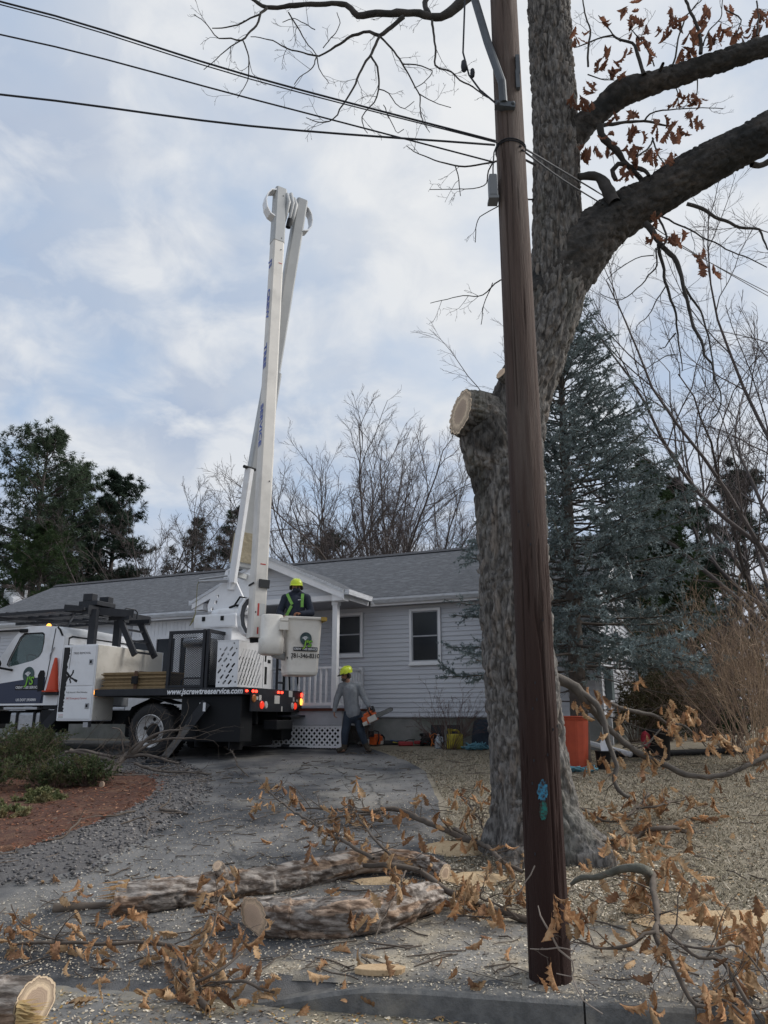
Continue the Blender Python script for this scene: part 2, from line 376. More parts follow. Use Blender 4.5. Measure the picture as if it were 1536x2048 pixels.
M_ridge = mat('ridge_shingle', (.04,.042,.05), (.06,.062,.07), 20, .95)
M_found = mat('foundation_concrete', (.26,.26,.245), (.18,.185,.175), 2.5, .95, .006, 40, c3=(.10,.115,.085), s3=1.2, f3=.6)
M_glass = mat('window_glass', (.012,.016,.022), None, rough=.22, spec=.35)
M_gutter = mat('gutter_metal', (.62,.64,.68), (.45,.46,.48), 5, .45, stretch=(1,1,5))
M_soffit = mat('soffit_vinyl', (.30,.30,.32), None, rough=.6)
M_wood = mat('porch_timber', (.42,.43,.46), (.36,.37,.40), 5, .7)
M_brown = mat('porch_edge_board', (.11,.035,.022), (.07,.025,.018), 6, .8)
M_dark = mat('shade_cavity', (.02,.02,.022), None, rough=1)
HB = 1.77; EZ = 4.38; RZ = 6.16; HD = 6.6; HLn = 18.4
house = thing('ranch_house', 'long grey vinyl sided house with dark shingle roof, gabled porch and white trim', 'house', hp(0, 0, 1.1))
def hb(*a, name, m, parent=None, mb=None, smooth=False):
    b = MB(hx)
    for q in a: b.box(*q)
    return b.build(name, m, parent or house, smooth)
# walls behind the boards, foundation
hb((0, HLn, -HD, -.012, HB-.02, EZ), name='wall', m=M_side)
b = MB(hx); gz = EZ+.02; pk = RZ-.14
b.add([(0.012,-.012,gz),(0.012,-HD,gz),(0.012,-HD/2,pk),(.15,-.012,gz),(.15,-HD,gz),(.15,-HD/2,pk)], [(0,2,1),(3,4,5),(0,3,5,2),(2,5,4,1),(0,1,4,3)]); b.build('gable_wall', M_side, house)
b = MB(hx); b.add([(HLn,-.012,gz),(HLn,-HD,gz),(HLn,-HD/2,pk),(HLn-.15,-.012,gz),(HLn-.15,-HD,gz),(HLn-.15,-HD/2,pk)], [(0,1,2),(3,5,4),(0,2,5,3),(2,1,4,5),(0,3,4,1)]); b.build('gable_wall', M_side, house)
fnd = hb((.04, HLn-.04, -HD+.04, -.04, .7, HB-.02), name='foundation', m=M_found)
# siding courses, one board each
CO = .1016
def board_mesh(u0, u1, n0, z0, face='front'):
    b = MB(hx); p = [(n0, z0), (n0+.025, z0), (n0+.025, z0+.006), (n0+.004, z0+CO+.006), (n0, z0+CO+.006)]; v = []
    for u in (u0, u1):
        for n, z in p: v.append((u, n, z) if face == 'front' else (-n, -u, z))
    f = [(0,1,2,3,4), (9,8,7,6,5)]+[(i, i+5, (i+1) % 5+5, (i+1) % 5) for i in range(5)]
    if face != 'front': f = [q[::-1] for q in f]
    return b.add(v, f)
k = 0; z = HB
uS = 9.0
while z < EZ-.15:
    board_mesh(.09, uS, 0, z).build('siding_board', M_side, house); k += 1
    board_mesh(.09, HD-.05, 0, z, 'side').build('siding_board', M_side, house); z += CO
zc = z
z = EZ-.15
while z < pk-.15:                                            # gable end courses, narrowing to the peak
    t = max(0, (z-EZ)/(pk-EZ)); a, c = HD/2*t+.03, HD-HD/2*t-.03
    if c-a > .3: board_mesh(a, c, 0, z, 'side').build('siding_board', M_side, house)
    z += CO
z = HB
while z < EZ-.15: board_mesh(hwall(262, 1300)[0]+.04, HLn-.05, 0, z).build('siding_board', M_side, house); z += CO
hb((-.02, .10, -.05, .03, HB-.01, EZ-.05), name='corner_trim', m=M_trim)
hb((-.03, .08, -HD-.02, -HD+.09, HB-.01, EZ-.05), name='corner_trim', m=M_trim)
# roof: two slabs with overhang, ridge cap, fascia, gutter, rakes
OV = .32; sl = (RZ-EZ)/(HD/2+OV)
def slab(u0, u1, nA, zA, nB, zB, t, name, m):
    b = MB(hx); b.add([(u0,nA,zA),(u1,nA,zA),(u1,nB,zB),(u0,nB,zB),(u0,nA,zA-t),(u1,nA,zA-t),(u1,nB,zB-t),(u0,nB,zB-t)], [(0,1,2,3),(7,6,5,4),(0,4,5,1),(1,5,6,2),(2,6,7,3),(3,7,4,0)]); return b.build(name, m, house)
RU0, RU1 = -.28, HLn+.28
slab(RU0, RU1, OV, EZ+.03, -HD/2, RZ+.03, .05, 'roof', M_shing); slab(RU0, RU1, -HD-OV, EZ+.03, -HD/2-.002, RZ+.03, .05, 'roof', M_shing)
b = MB(hx); b.add([(RU0-.02,-HD/2+.16,RZ-.02),(RU0-.02,-HD/2,RZ+.075),(RU0-.02,-HD/2-.16,RZ-.02),(RU1+.02,-HD/2+.16,RZ-.02),(RU1+.02,-HD/2,RZ+.075),(RU1+.02,-HD/2-.16,RZ-.02)], [(0,1,4,3),(1,2,5,4),(0,2,1),(3,4,5),(0,3,5,2)]); b.build('ridge_cap', M_ridge, house)
PU0, PU1, PN = 4.97, 8.95, 1.65                              # porch roof extents
hb((RU0, PU0, OV-.03, OV-.004, EZ-.17, EZ-.01), (PU1, RU1, OV-.03, OV-.004, EZ-.17, EZ-.01), name='fascia', m=M_trim)
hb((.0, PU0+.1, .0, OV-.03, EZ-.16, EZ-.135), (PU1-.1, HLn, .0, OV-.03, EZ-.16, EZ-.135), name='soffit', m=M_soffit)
for s in (0, 1):
    for (nA, nB) in ((OV, -HD/2), (-HD-OV, -HD/2)):
        u = RU0 if s == 0 else RU1-.03; b = MB(hx); zt = EZ-.022; zr = RZ-.022
        b.add([(u,nA,zt),(u,nB,zr),(u,nB,zr-.17),(u,nA,zt-.17),(u+.03,nA,zt),(u+.03,nB,zr),(u+.03,nB,zr-.17),(u+.03,nA,zt-.17)], [(0,1,2,3),(7,6,5,4),(0,4,5,1),(3,2,6,7),(0,3,7,4),(1,5,6,2)]); b.build('rake_board', M_trim, house)
def gutter(u0, u1, n0, zt, parent=house):
    b = MB(hx); p = [(n0,zt),(n0,zt-.12),(n0+.07,zt-.12),(n0+.12,zt-.05),(n0+.12,zt),(n0+.105,zt),(n0+.105,zt-.045),(n0+.065,zt-.105),(n0+.012,zt-.105),(n0+.012,zt)]; q = len(p)
    v = [(u, n, z) for u in (u0, u1) for n, z in p]
    b.add(v, [list(range(q)), list(range(2*q-1, q-1, -1))]+[(i, i+q, (i+1) % q+q, (i+1) % q) for i in range(q)]); return b.build('gutter', M_gutter, parent)
gutter(RU0, PU0-.12, OV, EZ+.0); gutter(PU1+.3, RU1, OV, EZ+.0)
# downspout at the right corner
b = MB(hx); b.bar((-.02,.08,EZ-.1),(-.02,.08,1.25),.075,.055); b.bar((-.02,.08,1.25),(-.12,.3,1.15),.075,.055); b.build('downspout', M_gutter, house)
# windows
def window(u0, u1, z0, z1, n=0.026, split=.5, tw=.055, name='window'):
    ua, ub = min(u0, u1), max(u0, u1)
    f = MB(hx); f.box(ua, ub, n, n+.045, z0, z0+tw); f.box(ua, ub, n, n+.045, z1-tw, z1); f.box(ua, ua+tw, n, n+.042, z0+tw, z1-tw); f.box(ub-tw, ub, n, n+.042, z0+tw, z1-tw)
    w = f.build(name, M_trim, house); tw2 = tw+.028
    s = MB(hx)
    zm = z0+(z1-z0)*split
    for (a, c, dd) in ((z0+tw, zm+.015, .012), (zm-.015, z1-tw, .02)):
        s.box(ua+tw, ua+tw2, n, n+dd+.004, a, c); s.box(ub-tw2, ub-tw, n, n+dd+.004, a, c); s.box(ua+tw2, ub-tw2, n, n+dd+.002, a, a+.028); s.box(ua+tw2, ub-tw2, n, n+dd+.002, c-.028, c)
    s.build('sash', M_wood, w)
    for (a, c) in ((z0+tw+.028, zm-.013), (zm+.013, z1-tw-.028)): MB(hx).box(ua+tw2, ub-tw2, n-.002, n+.008, a, c).build('pane', M_glass, w)
    MB(hx).box(ua-.02, ub+.02, n, n+.06, z0-.03, z0-.002).build('sill', M_trim, w); return w
def winpx(x0, y0, x1, y1, **k):
    u0, z1 = hwall(x0, y0); u1, z0 = hwall(x1, y1); return window(u1, u0, z0, z1, **k)
winpx(820, 1219, 884, 1327); winpx(668, 1229, 727, 1312)
# sunroom: vertical boards above a run of tall windows with white mullions
us0 = hwall(395, 1300)[0]; us1 = hwall(262, 1300)[0]
uA, uB = uS+.03, us1; zt, zb = 3.84, 2.55
wd = .125; u = uA
while u < uB-wd:
    hb((u, u+wd-.008, 0, .02, zt, EZ-.16), name='vertical_board', m=M_trim); u += wd
hb((uA, uB, 0, .03, HB, zb), name='apron_panel', m=M_trim)
nw = 4; ww = (uB-uA)/nw
for i in range(nw):
    a = uA+i*ww; f = MB(hx); f.box(a, a+.09, 0, .05, zb, zt); f.box(a+ww-.09, a+ww-.002, 0, .05, zb, zt); f.box(a+.09, a+ww-.09, 0, .048, zt-.09, zt); f.box(a+.09, a+ww-.09, 0, .048, zb, zb+.09)
    w = f.build('sunroom_window', M_trim, house); MB(hx).box(a+.09, a+ww-.09, .005, .015, zb+.09, zt-.09).build('pane', M_glass, w)
# right end wall window
wv = MB(hx)
for (a, c, zA, zB) in ((-3.0,-2.0,2.75,2.81),(-3.0,-2.0,3.69,3.75),(-3.0,-2.94,2.75,3.75),(-2.06,-2.0,2.75,3.75),(-2.53,-2.47,2.8,3.7)): wv.box(-.06, -.026, a, c, zA, zB)
wv = wv.build('window', M_trim, house); MB(hx).box(-.036, -.026, -2.94, -2.06, 2.81, 3.69).build('pane', M_glass, wv)
# basement window
ua, zA = hwall(858, 1446); ub, zB = hwall(925, 1492)
hb((ub, ua, -.06, -.03, zB, zA), name='basement_window_shade_slab', m=M_dark)  # near-black slab behind the glass, its colour stands in for indoor shade
b = MB(hx)
for q in ((ub, ub+.04), ((ua+ub)/2-.03, (ua+ub)/2+.03), (ua-.04, ua)): b.box(*q, -.035, -.01, zB, zA)
b.box(ub, ua, -.034, -.012, zA-.04, zA); bw = b.build('basement_window', M_found, house)
MB(hx).box(ub+.04, ua-.04, -.032, -.022, zB, zA-.04).build('pane', M_glass, bw)
# electric meter box with conduit on the end wall
u_m = 1.3
b = MB(hx); b.cbox(-.16, -.015, -.75, -.40, 2.1, 2.75, .012); mb_ = b.build('meter_box', mat('meter_grey', (.12,.15,.16), (.09,.115,.12), 5, .55), house)
MB(hx).box(-.09, -.02, -.62, -.54, 1.2, 2.1).build('conduit', M_gutter, house)
# porch
pz = 1.93; PD_ = 1.45
hb((PU0+.12, PU1-.1, 0.0, PD_, pz-.04, pz), name='porch_floor', m=M_wood)
hb((PU0+.10, PU1-.08, PD_, PD_+.03, pz-.045, pz+.01), (PU0+.09, PU0+.12, 0, PD_, pz-.045, pz+.01), name='floor_edge_board', m=M_brown)
hb((PU0+.13, PU1-.1, PD_-.05, PD_-.01, pz-.34, pz-.046), name='skirt_board', m=M_wood)
hb((PU0+.13, PU0+.16, 0, PD_-.06, pz-.34, pz-.046), name='skirt_board', m=M_wood)
zl0, zl1 = 1.14, pz-.342
hb((PU0+.2, PU1-.1, PD_-.5, PD_-.45, .9, zl1), name='crawl_space_shade_sheet', m=M_dark)  # near-black sheet standing in for the shade under the porch
def lattice(u0, u1, z0, z1, n):
    lt = hb((u0, u0+.05, n, n+.03, z0, z1), (u1-.05, u1, n, n+.03, z0, z1), (u0+.05, u1-.05, n, n+.028, z1-.045, z1), (u0+.05, u1-.05, n, n+.028, z0, z0+.045), name='lattice_frame', m=M_trim)
    s = .088; w = .036
    for d in (1, -1):
        c = u0-(z1-z0)
        while c < u1+(z1-z0):
            a = np.array([c, z0 if d > 0 else z1]); e = a+np.array([1, d])*(z1-z0)
            t0 = max(0, (u0-a[0])/(z1-z0)); t1 = min(1, (u1-a[0])/(z1-z0))
            if t1-t0 > .12:
                p = a+(e-a)*t0; q = a+(e-a)*t1; nn = n+(.011 if d > 0 else .019)
                g = MB(); g.bar((p[0], nn, p[1]), (q[0], nn, q[1]), .008, w, up=(-d, 0, 1)); g.xf = hx; g.build('lattice_slat', M_trim, lt)
            c += s*math.sqrt(2)
lattice(PU0+.14, PU0+2.0, zl0, zl1, PD_-.06); lattice(PU0+2.02, PU1-.1, zl0, zl1, PD_-.06)
pu = hwall(671, 1300, PD_-.1)[0]
for uu in (pu, PU1-.35):
    b = MB(hx); b.cbox(uu-.06, uu+.06, PD_-.16, PD_-.04, pz, EZ-.17, .008); po = b.build('porch_post', M_trim, house)
    MB(hx).box(uu-.075, uu+.075, PD_-.175, PD_-.025, EZ-.26, EZ-.175).build('post_cap', M_trim, po)
# railings
def railing(p, q, h=.86, n=None):
    L = math.hypot(q[0]-p[0], q[1]-p[1]); t = MB(); t.bar((*p, pz+h), (*q, pz+h), .07, .045); t.xf = hx; r = t.build('top_rail', M_trim, house)
    t = MB(); t.bar((*p, pz+.10), (*q, pz+.10), .045, .06); t.xf = hx; t.build('bottom_rail', M_trim, house)
    k = int(L/.135)
    for i in range(1, k):
        a = i/k; x = p[0]+(q[0]-p[0])*a; y = p[1]+(q[1]-p[1])*a
        MB(hx).box(x-.019, x+.019, y-.019, y+.019, pz+.131, pz+h-.024).build('baluster', M_trim, house)
railing((pu+.07, PD_-.1), (PU1-.42, PD_-.1)); railing((pu, PD_-.18), (pu, .03))
MB(hx).cbox(pu-.05, pu+.05, .03, .11, pz, pz+.93, .006).build('railing_post', M_trim, house)
# porch gable roof
PM = (PU0+PU1)/2; PZp = 5.30; zE = EZ+.02
for uE in (PU0, PU1):
    b = MB(hx); back = -2.0
    b.add([(uE,PN,zE),(PM,PN,PZp),(PM,back,PZp),(uE,back if False else OV-.02,zE),(uE,PN,zE-.05),(PM,PN,PZp-.05),(PM,back,PZp-.05),(uE,OV-.02,zE-.05)], [(0,1,2,3),(7,6,5,4),(0,4,5,1),(1,5,6,2),(2,6,7,3),(3,7,4,0)]); b.build('porch_roof', M_shing, house)
    b = MB(hx); w = .19; b.add([(uE,PN+.03,zE-.052),(PM,PN+.03,PZp-.052),(PM,PN+.03,PZp-.052-w),(uE,PN+.03,zE-.052-w*.8),(uE,PN,zE-.052),(PM,PN,PZp-.052),(PM,PN,PZp-.052-w),(uE,PN,zE-.052-w*.8)], [(0,1,2,3),(7,6,5,4),(0,4,5,1),(3,2,6,7),(0,3,7,4),(1,5,6,2)]); b.build('rake_board', M_trim, house)
    b = MB(hx); w = .07; b.add([(uE,PN+.05,zE+.0),(PM,PN+.05,PZp+.0),(PM,PN+.05,PZp-w),(uE,PN+.05,zE-w),(uE,PN+.031,zE),(PM,PN+.031,PZp),(PM,PN+.031,PZp-w),(uE,PN+.031,zE-w)], [(0,1,2,3),(7,6,5,4),(0,4,5,1),(3,2,6,7),(0,3,7,4),(1,5,6,2)]); b.build('drip_edge', M_gutter, house)
    sg = 1 if uE == PU0 else -1
    MB(hx).box(min(uE+.02*sg, uE+.3*sg), max(uE+.02*sg, uE+.3*sg), PN-.25, PN-.005, EZ-.20, EZ-.04).build('eave_return', M_trim, house)
    MB(hx).box(min(uE, uE+.03*sg), max(uE, uE+.03*sg), OV+.1, PN-.26, EZ-.17, EZ-.035).build('fascia', M_trim, house)
    b = MB(); b.bar((uE-.06*sg, OV+.12, EZ-.03), (uE-.06*sg, PN, EZ-.03), .11, .11); b.xf = hx; b.build('gutter', M_gutter, house)
z = EZ-.05
while z < PZp-.2:
    t = (z+CO*.5-EZ)/(PZp-EZ); t = max(0, t); a = PU0+(PM-PU0)*t+.22; c = PU1-(PU1-PM)*t-.22
    if c-a > .25: board_mesh(a, c, PN-.22, z).build('siding_board', M_side, house)
    z += CO*1.6 if False else CO
b = MB(hx); b.add([(PU0+.1,PN-.222,EZ-.06),(PU1-.1,PN-.222,EZ-.06),(PM,PN-.222,PZp-.08),(PU0+.1,PN-.26,EZ-.06),(PU1-.1,PN-.26,EZ-.06),(PM,PN-.26,PZp-.08)], [(0,2,1),(3,4,5),(0,1,4,3),(1,2,5,4),(2,0,3,5)]); b.build('gable_backing', M_side, house)
hb((PU0+.05, PU1-.05, PN-.29, PN-.15, EZ-.17, EZ-.052), name='porch_beam', m=M_trim)
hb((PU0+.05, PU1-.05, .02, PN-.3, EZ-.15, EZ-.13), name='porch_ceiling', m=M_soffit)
# neighbour's roof beyond the left end
M_nroof = mat('neighbour_shingle', (.05,.055,.06), (.035,.038,.043), 12, .95, .01, 30)
nb = thing('neighbour_house', 'dark shingled neighbouring roof with skylight, far left behind the long house', 'house', (-19, 33, 1.2))
b = MB(); b.add([(-34,31,4.3),(-14.5,34,4.3),(-15.3,37.6,6.45),(-34,34.6,6.45),(-34,38,4.3),(-15.9,41,4.3)], [(0,1,2,3),(3,2,5,4)]); b.build('roof', M_nroof, nb)
b = MB(); b.box(-34, -15.2, 34.6, 37.5, 1.2, 4.28); b.build('wall', M_side, nb)
b = MB(); p = [at(8,1184,35.2), at(30,1184,35.4), at(48,1201,34.0), at(26,1201,33.8)]
b.add([tuple(q+Vector((0,0,.1))) for q in p]+[tuple(q-Vector((0,0,.25))) for q in p], [(0,1,2,3),(0,4,5,1),(1,5,6,2),(2,6,7,3),(3,7,4,0)]); b.build('skylight', M_trim, nb)
b = MB(); q = at(51, 1196, 34.5); b.tube([q-Vector((0,0,.6)), q+Vector((0,0,.35))], .06, 10); b.build('vent_pipe', M_trim, nb)
# ================================================================ WOOD HELPERS
def unit(v): return v/(np.linalg.norm(v, axis=-1, keepdims=True)+1e-12)
def grow(starts, dirs, lens, rads, levels, rg, out=None):
    """vectorised branching; returns [(P, R, sides)], and the last level's tips (positions, directions)"""
    out = [] if out is None else out
    S = np.asarray(starts, float); Dv = unit(np.asarray(dirs, float)); Ln = np.asarray(lens, float); Rd = np.asarray(rads, float); tips = None
    for li, lv in enumerate(levels):
        M = len(S); K = lv['K']; P = np.empty((M, K, 3)); P[:, 0] = S; d = Dv.copy(); T = np.empty((M, K, 3)); T[:, 0] = d
        trop = np.array(lv.get('trop', (0, 0, 0.0)))
        for k in range(1, K):
            d = unit(d+rg.normal(0, lv['wig'], (M, 3))+trop); P[:, k] = P[:, k-1]+d*(Ln/(K-1))[:, None]; T[:, k] = d
        t = np.linspace(0, 1, K); Rr = Rd[:, None]*(1-t*(1-lv.get('end', .35)))[None]
        out.append((P, np.maximum(Rr, lv.get('rmin', .0015)), lv['n'])); tips = (P[:, -1], T[:, -1], P, T)
        if li+1 < len(levels):
            c = lv['kids']; ts = lv['t0']+(1-lv['t0'])*(np.arange(c)+rg.uniform(0, 1, (M, c)))/c
            ki = ts*(K-1); i0 = np.minimum(ki.astype(int), K-2); fr = (ki-i0)[..., None]; m = np.arange(M)[:, None]
            S2 = P[m, i0]*(1-fr)+P[m, i0+1]*fr; T2 = T[m, i0+1]
            rv = unit(rg.normal(0, 1, (M, c, 3))); pr = unit(rv-(rv*T2).sum(-1, keepdims=True)*T2)
            if 'flat' in lv: pr = unit(pr*np.array([1, 1, lv['flat']])+1e-6)
            an = rg.uniform(*lv['ang'], (M, c))[..., None]
            S = S2.reshape(-1, 3); Dv = unit(T2*np.cos(an)+pr*np.sin(an)).reshape(-1, 3)
            Ln = (Ln[:, None]*rg.uniform(*lv['lr'], (M, c))*(1-lv.get('lt', .45)*ts)).ravel(); Rd = (Rd[:, None]*lv['rr']*(1-.5*ts)).ravel()
    return out, tips
def wood(out):
    nb_ = NB()
    for P, Rr, n in out: nb_.add(*tubes(P, Rr, n))
    return nb_.get()
CID = [None]
def bark_tube(path, step=.016, cw=.05, ch=.15, depth=.018, seed=0, nu=None, flare=0.0, lump=.03, flaky=0.0, zbase=None, caps=False, warp=1.4, sharp=.30):
    """path rows: x y z r. Plates from jittered cells, grooves between them."""
    S = spline(path, step); P = S[:, :3]; r = np.maximum(S[:, 3], .004); K = len(P)
    T = np.gradient(P, axis=0); T = unit(T)
    A = np.empty_like(P); a = np.cross(T[0], [0, 1, 0]); a = a if np.linalg.norm(a) > .1 else np.cross(T[0], [1, 0, 0]); A[0] = unit(a)
    for i in range(1, K): a = A[i-1]-T[i]*(A[i-1] @ T[i]); A[i] = a/np.linalg.norm(a)
    B = np.cross(T, A); L = np.concatenate([[0], np.cumsum(np.linalg.norm(np.diff(P, axis=0), axis=1))])
    rm = float(np.median(r)); cols = max(6, int(round(2*math.pi*rm/cw))); nu = nu or int(max(24, min(260, 2*math.pi*rm/step)))
    g = np.arange(nu)*2*np.pi/nu; G, LL = np.meshgrid(g, L)
    X = G/(2*np.pi)*cols; Y = LL/ch; cx, sx = np.cos(G)*rm, np.sin(G)*rm
    X = X+(fbm(cx*7, sx*7, LL*5, 3, seed)-.45)*warp; Y = Y+(fbm(cx*7, sx*7, LL*5, 3, seed+50)-.45)*warp
    i0, j0 = np.floor(X).astype(int), np.floor(Y).astype(int); f1 = np.full(X.shape, 9.); f2 = f1.copy(); cid = np.zeros(X.shape)
    for di in (-1, 0, 1):
        for dj in (-1, 0, 1):
            ii, jj = i0+di, j0+dj; h1 = hsh(ii % cols, jj, seed); h2 = hsh(ii % cols, jj, seed+7)
            dd = np.hypot(ii+h1-X, (jj+h2-Y)); nw = dd < f1; f2 = np.where(nw, f1, np.minimum(f2, dd)); cid = np.where(nw, h1*7 % 1, cid); f1 = np.where(nw, dd, f1)
    pl = sstep(.02, sharp, f2-f1); fine = fbm(cx*34, sx*34, LL*15, 3, seed+9)-.45
    wx = (fbm(cx*5, sx*5, LL*4, 2, seed+77)-.4)*1.2
    na = .62*vnoise(cx/cw*.62+wx, sx/cw*.62, LL/ch*.55, seed+3)+.38*vnoise(cx/cw*1.3, sx/cw*1.3+wx, LL/ch*1.2, seed+4); nb2 = vnoise(cx/cw*.5, sx/cw*.5, LL/ch*1.5+wx, seed+5)
    g1 = np.exp(-((na-.5)/.075)**2); g2 = np.exp(-((nb2-.5)/.055)**2)*.75
    dr = depth*(.35-np.maximum(g1, g2))+depth*.35*(cid-.5)+depth*.22*(pl-.5)+depth*.5*fine+lump*rm*(fbm(cx*3.2, sx*3.2, LL*2.2, 3, seed+31)-.45)*2
    if flaky: dr = dr+flaky*pl*(Y-j0-.5)                       # lower edge of every plate lifts
    if flare:
        h = np.maximum(0, P[:, 2]-(zbase if zbase is not None else P[0, 2]))[:, None]
        lob = .55+.45*np.cos(G*5+1.3+.8*np.sin(G*2))
        dr = dr+r[:, None]*flare*np.exp(-h/.28)*lob
    CID[0] = np.repeat((.62+.75*cid+.25*(fine)).ravel()[:, None], 3, 1)*np.where((cid.ravel() > .86)[:, None], np.array([.85,.70,.58]), 1.0)
    taper = np.minimum(1, r/rm*1.3)[:, None]
    V = P[:, None]+(r[:, None]+dr*taper)[..., None]*(A[:, None]*np.cos(G)[..., None]+B[:, None]*np.sin(G)[..., None])
    i = np.arange(nu); j = (i+1) % nu; k = np.arange(K-1)[:, None]*nu
    Q = np.stack([k+i, k+j, k+nu+j, k+nu+i], -1).reshape(-1, 4)
    return V.reshape(-1, 3), Q, (V[0], V[-1], T[0], T[-1])
def px_path(rows):                                             # rows: px, py, width px, D
    o = []
    for x, y, w, D in rows: p = at(x, y, D); o.append((*p, w/2/pxm(y, D)))
    return o
M_bark = mat('oak_bark', (.205,.192,.178), (.066,.061,.057), 26, .95, .022, 32, stretch=(1,1,.28), lo=.40, hi=.60, c3=(.10,.105,.075), s3=1.4, f3=.4, c3lo=.54, tint=True)
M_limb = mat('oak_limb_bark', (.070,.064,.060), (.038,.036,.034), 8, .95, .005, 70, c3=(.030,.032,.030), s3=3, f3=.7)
M_logbark = mat('log_bark', (.40,.355,.315), (.10,.08,.067), 20, .95, .020, 26, stretch=(.32,1,1), lo=.40, hi=.60, c3=(.16,.11,.08), s3=5, f3=.55, tint=True)
M_twig = mat('twig_bark', (.085,.068,.055), (.13,.105,.085), 7, .9)
M_darktwig = mat('high_twig_bark', (.050,.043,.042), (.035,.03,.03), 4, .9)
M_saw = mat('fresh_cut_wood', (.60,.44,.27), (.50,.35,.20), 40, .85, .002, 120, c3=(.42,.27,.15), s3=9, f3=.5)
def cut_mat(name, R_, pale=(.62,.47,.30), heart=(.36,.24,.16), core=.62):
    m = bpy.data.materials.new(name); m.use_nodes = True; N = m.node_tree.nodes; L = m.node_tree.links; b = N['Principled BSDF']; b.inputs['Roughness'].default_value = .9
    a = N.new('ShaderNodeAttribute'); a.attribute_name = 'ringr'; n = N.new('ShaderNodeTexNoise'); n.inputs['Scale'].default_value = 9; n.inputs['Detail'].default_value = 4
    ad = N.new('ShaderNodeMath'); ad.operation = 'MULTIPLY_ADD'; L.new(n.outputs[0], ad.inputs[0]); ad.inputs[1].default_value = .16; L.new(a.outputs['Fac'], ad.inputs[2])
    r = N.new('ShaderNodeValToRGB'); L.new(ad.outputs[0], r.inputs[0]); e = r.color_ramp.elements; e[0].color = (*[c*.8 for c in heart], 1); e[1].position = 1.08; e[1].color = (*[c*.6 for c in heart], 1)
    for p, c in ((core, heart), (core+.07, pale), (1.0, pale)): x = e.new(p); x.color = (*c, 1)
    w = N.new('ShaderNodeMath'); w.operation = 'SINE'; mu = N.new('ShaderNodeMath'); mu.operation = 'MULTIPLY'; mu.inputs[1].default_value = 70; L.new(ad.outputs[0], mu.inputs[0]); L.new(mu.outputs[0], w.inputs[0])
    mr = N.new('ShaderNodeMapRange'); mr.inputs[1].default_value = -1; mr.inputs[3].default_value = .88; mr.inputs[4].default_value = 1.06; L.new(w.outputs[0], mr.inputs[0])
    hs = N.new('ShaderNodeHueSaturation'); L.new(mr.outputs[0], hs.inputs['Value']); L.new(r.outputs[0], hs.inputs['Color']); L.new(hs.outputs[0], b.inputs['Base Color']); return m
M_cut = cut_mat('sawn_end', 1, (.72,.57,.40), (.46,.345,.255)); M_cutp = cut_mat('sawn_end_pale', 1, (.74,.55,.37), (.62,.45,.32), .7)
def cut_face(ring, normal, m, parent, bulge=.004, name='cut_face'):
    """disc closing a bark tube, with growth-ring coordinate"""
    c = ring.mean(0); n = len(ring); V = []; rr = []; K = 7
    for k in range(K):
        t = (k/(K-1)); V.append(c+(ring-c)*max(t, .001)*.985+np.array(normal)*(bulge*(1-t*t)+.002*np.sin(k*2.1))); rr += [t]*n
    V = np.concatenate(V); i = np.arange(n); j = (i+1) % n; k = np.arange(K-1)[:, None]*n
    Q = np.stack([k+i, k+j, k+n+j, k+n+i], -1).reshape(-1, 4)
    o = fast(name, V, Q, m, parent, smooth=False); a = o.data.attributes.new('ringr', 'FLOAT', 'POINT'); a.data.foreach_set('value', np.array(rr, np.float32)); return o
# ---------------------------------------------------------------- dry oak leaves
def leaf_meshes(m, nvar=16, tagname='oak_leaf'):
    m = m if isinstance(m, list) else [m]; out = []; s = np.array([0,.06,.15,.21,.31,.38,.49,.56,.67,.74,.84,.91,1.0]); w = np.array([.008,.07,.17,.12,.27,.16,.35,.19,.33,.18,.23,.12,.02])
    for v in range(nvar):
        rg = np.random.default_rng(100+v); ww = w*rg.uniform(.85, 1.15, len(w)); curl = rg.uniform(.3, 2.4)*rg.choice([-1, 1]); roll = rg.uniform(.3, 1.7)*rg.choice([-1, 1, 1]); tw = rg.uniform(-1.4, 1.4)
        V = []
        for i, a in enumerate(s):
            for q in (-1, -.5, 0, .5, 1):
                off = q*ww[i]*(1+.12*rg.uniform(-1, 1)); ang = roll*abs(q)*1.1+.15*rg.uniform(-1, 1)
                y = off*math.cos(ang*.7); z = abs(off)*math.sin(ang*.8)+.05*rg.uniform(-1, 1)*abs(q)
                b = curl*a; x = math.sin(b)/curl if abs(curl) > .05 else a; zz = (1-math.cos(b))/curl
                t = tw*a; V.append((x+a*0, y*math.cos(t)-z*math.sin(t), zz+y*math.sin(t)+z*math.cos(t)))
        f = [(i*5+j, (i+1)*5+j, (i+1)*5+j+1, i*5+j+1) for i in range(len(s)-1) for j in range(4)]
        V += [(-.16,.006,.0),(-.16,-.006,0),(0,.006,0),(0,-.006,0)]; k = len(s)*5; f.append((k, k+1, k+3, k+2))
        me = bpy.data.meshes.new(tagname); me.from_pydata(V, [], f); me.materials.append(m[v % len(m)]); me.polygons.foreach_set('use_smooth', [True]*len(f)); out.append(me)
    return out
M_leaf = mat('dry_oak_leaf', (.54,.305,.155), (.38,.20,.10), 4, .8, .01, 14, rnd=.32, c3=(.62,.42,.24), s3=3, f3=.6, sub=.25, spec=.25)
M_leafp = mat('pale_oak_leaf', (.56,.38,.22), (.42,.26,.14), 4, .8, .01, 14, rnd=.25, c3=(.66,.50,.32), s3=3, f3=.6, sub=.25, spec=.2)
M_leafd = mat('dark_oak_leaf', (.27,.15,.085), (.18,.095,.055), 4, .8, .01, 14, rnd=.3, c3=(.36,.22,.12), s3=3, f3=.6, sub=.2, spec=.2)
LEAVES = leaf_meshes([M_leaf, M_leafp, M_leaf, M_leafd, M_leafp])
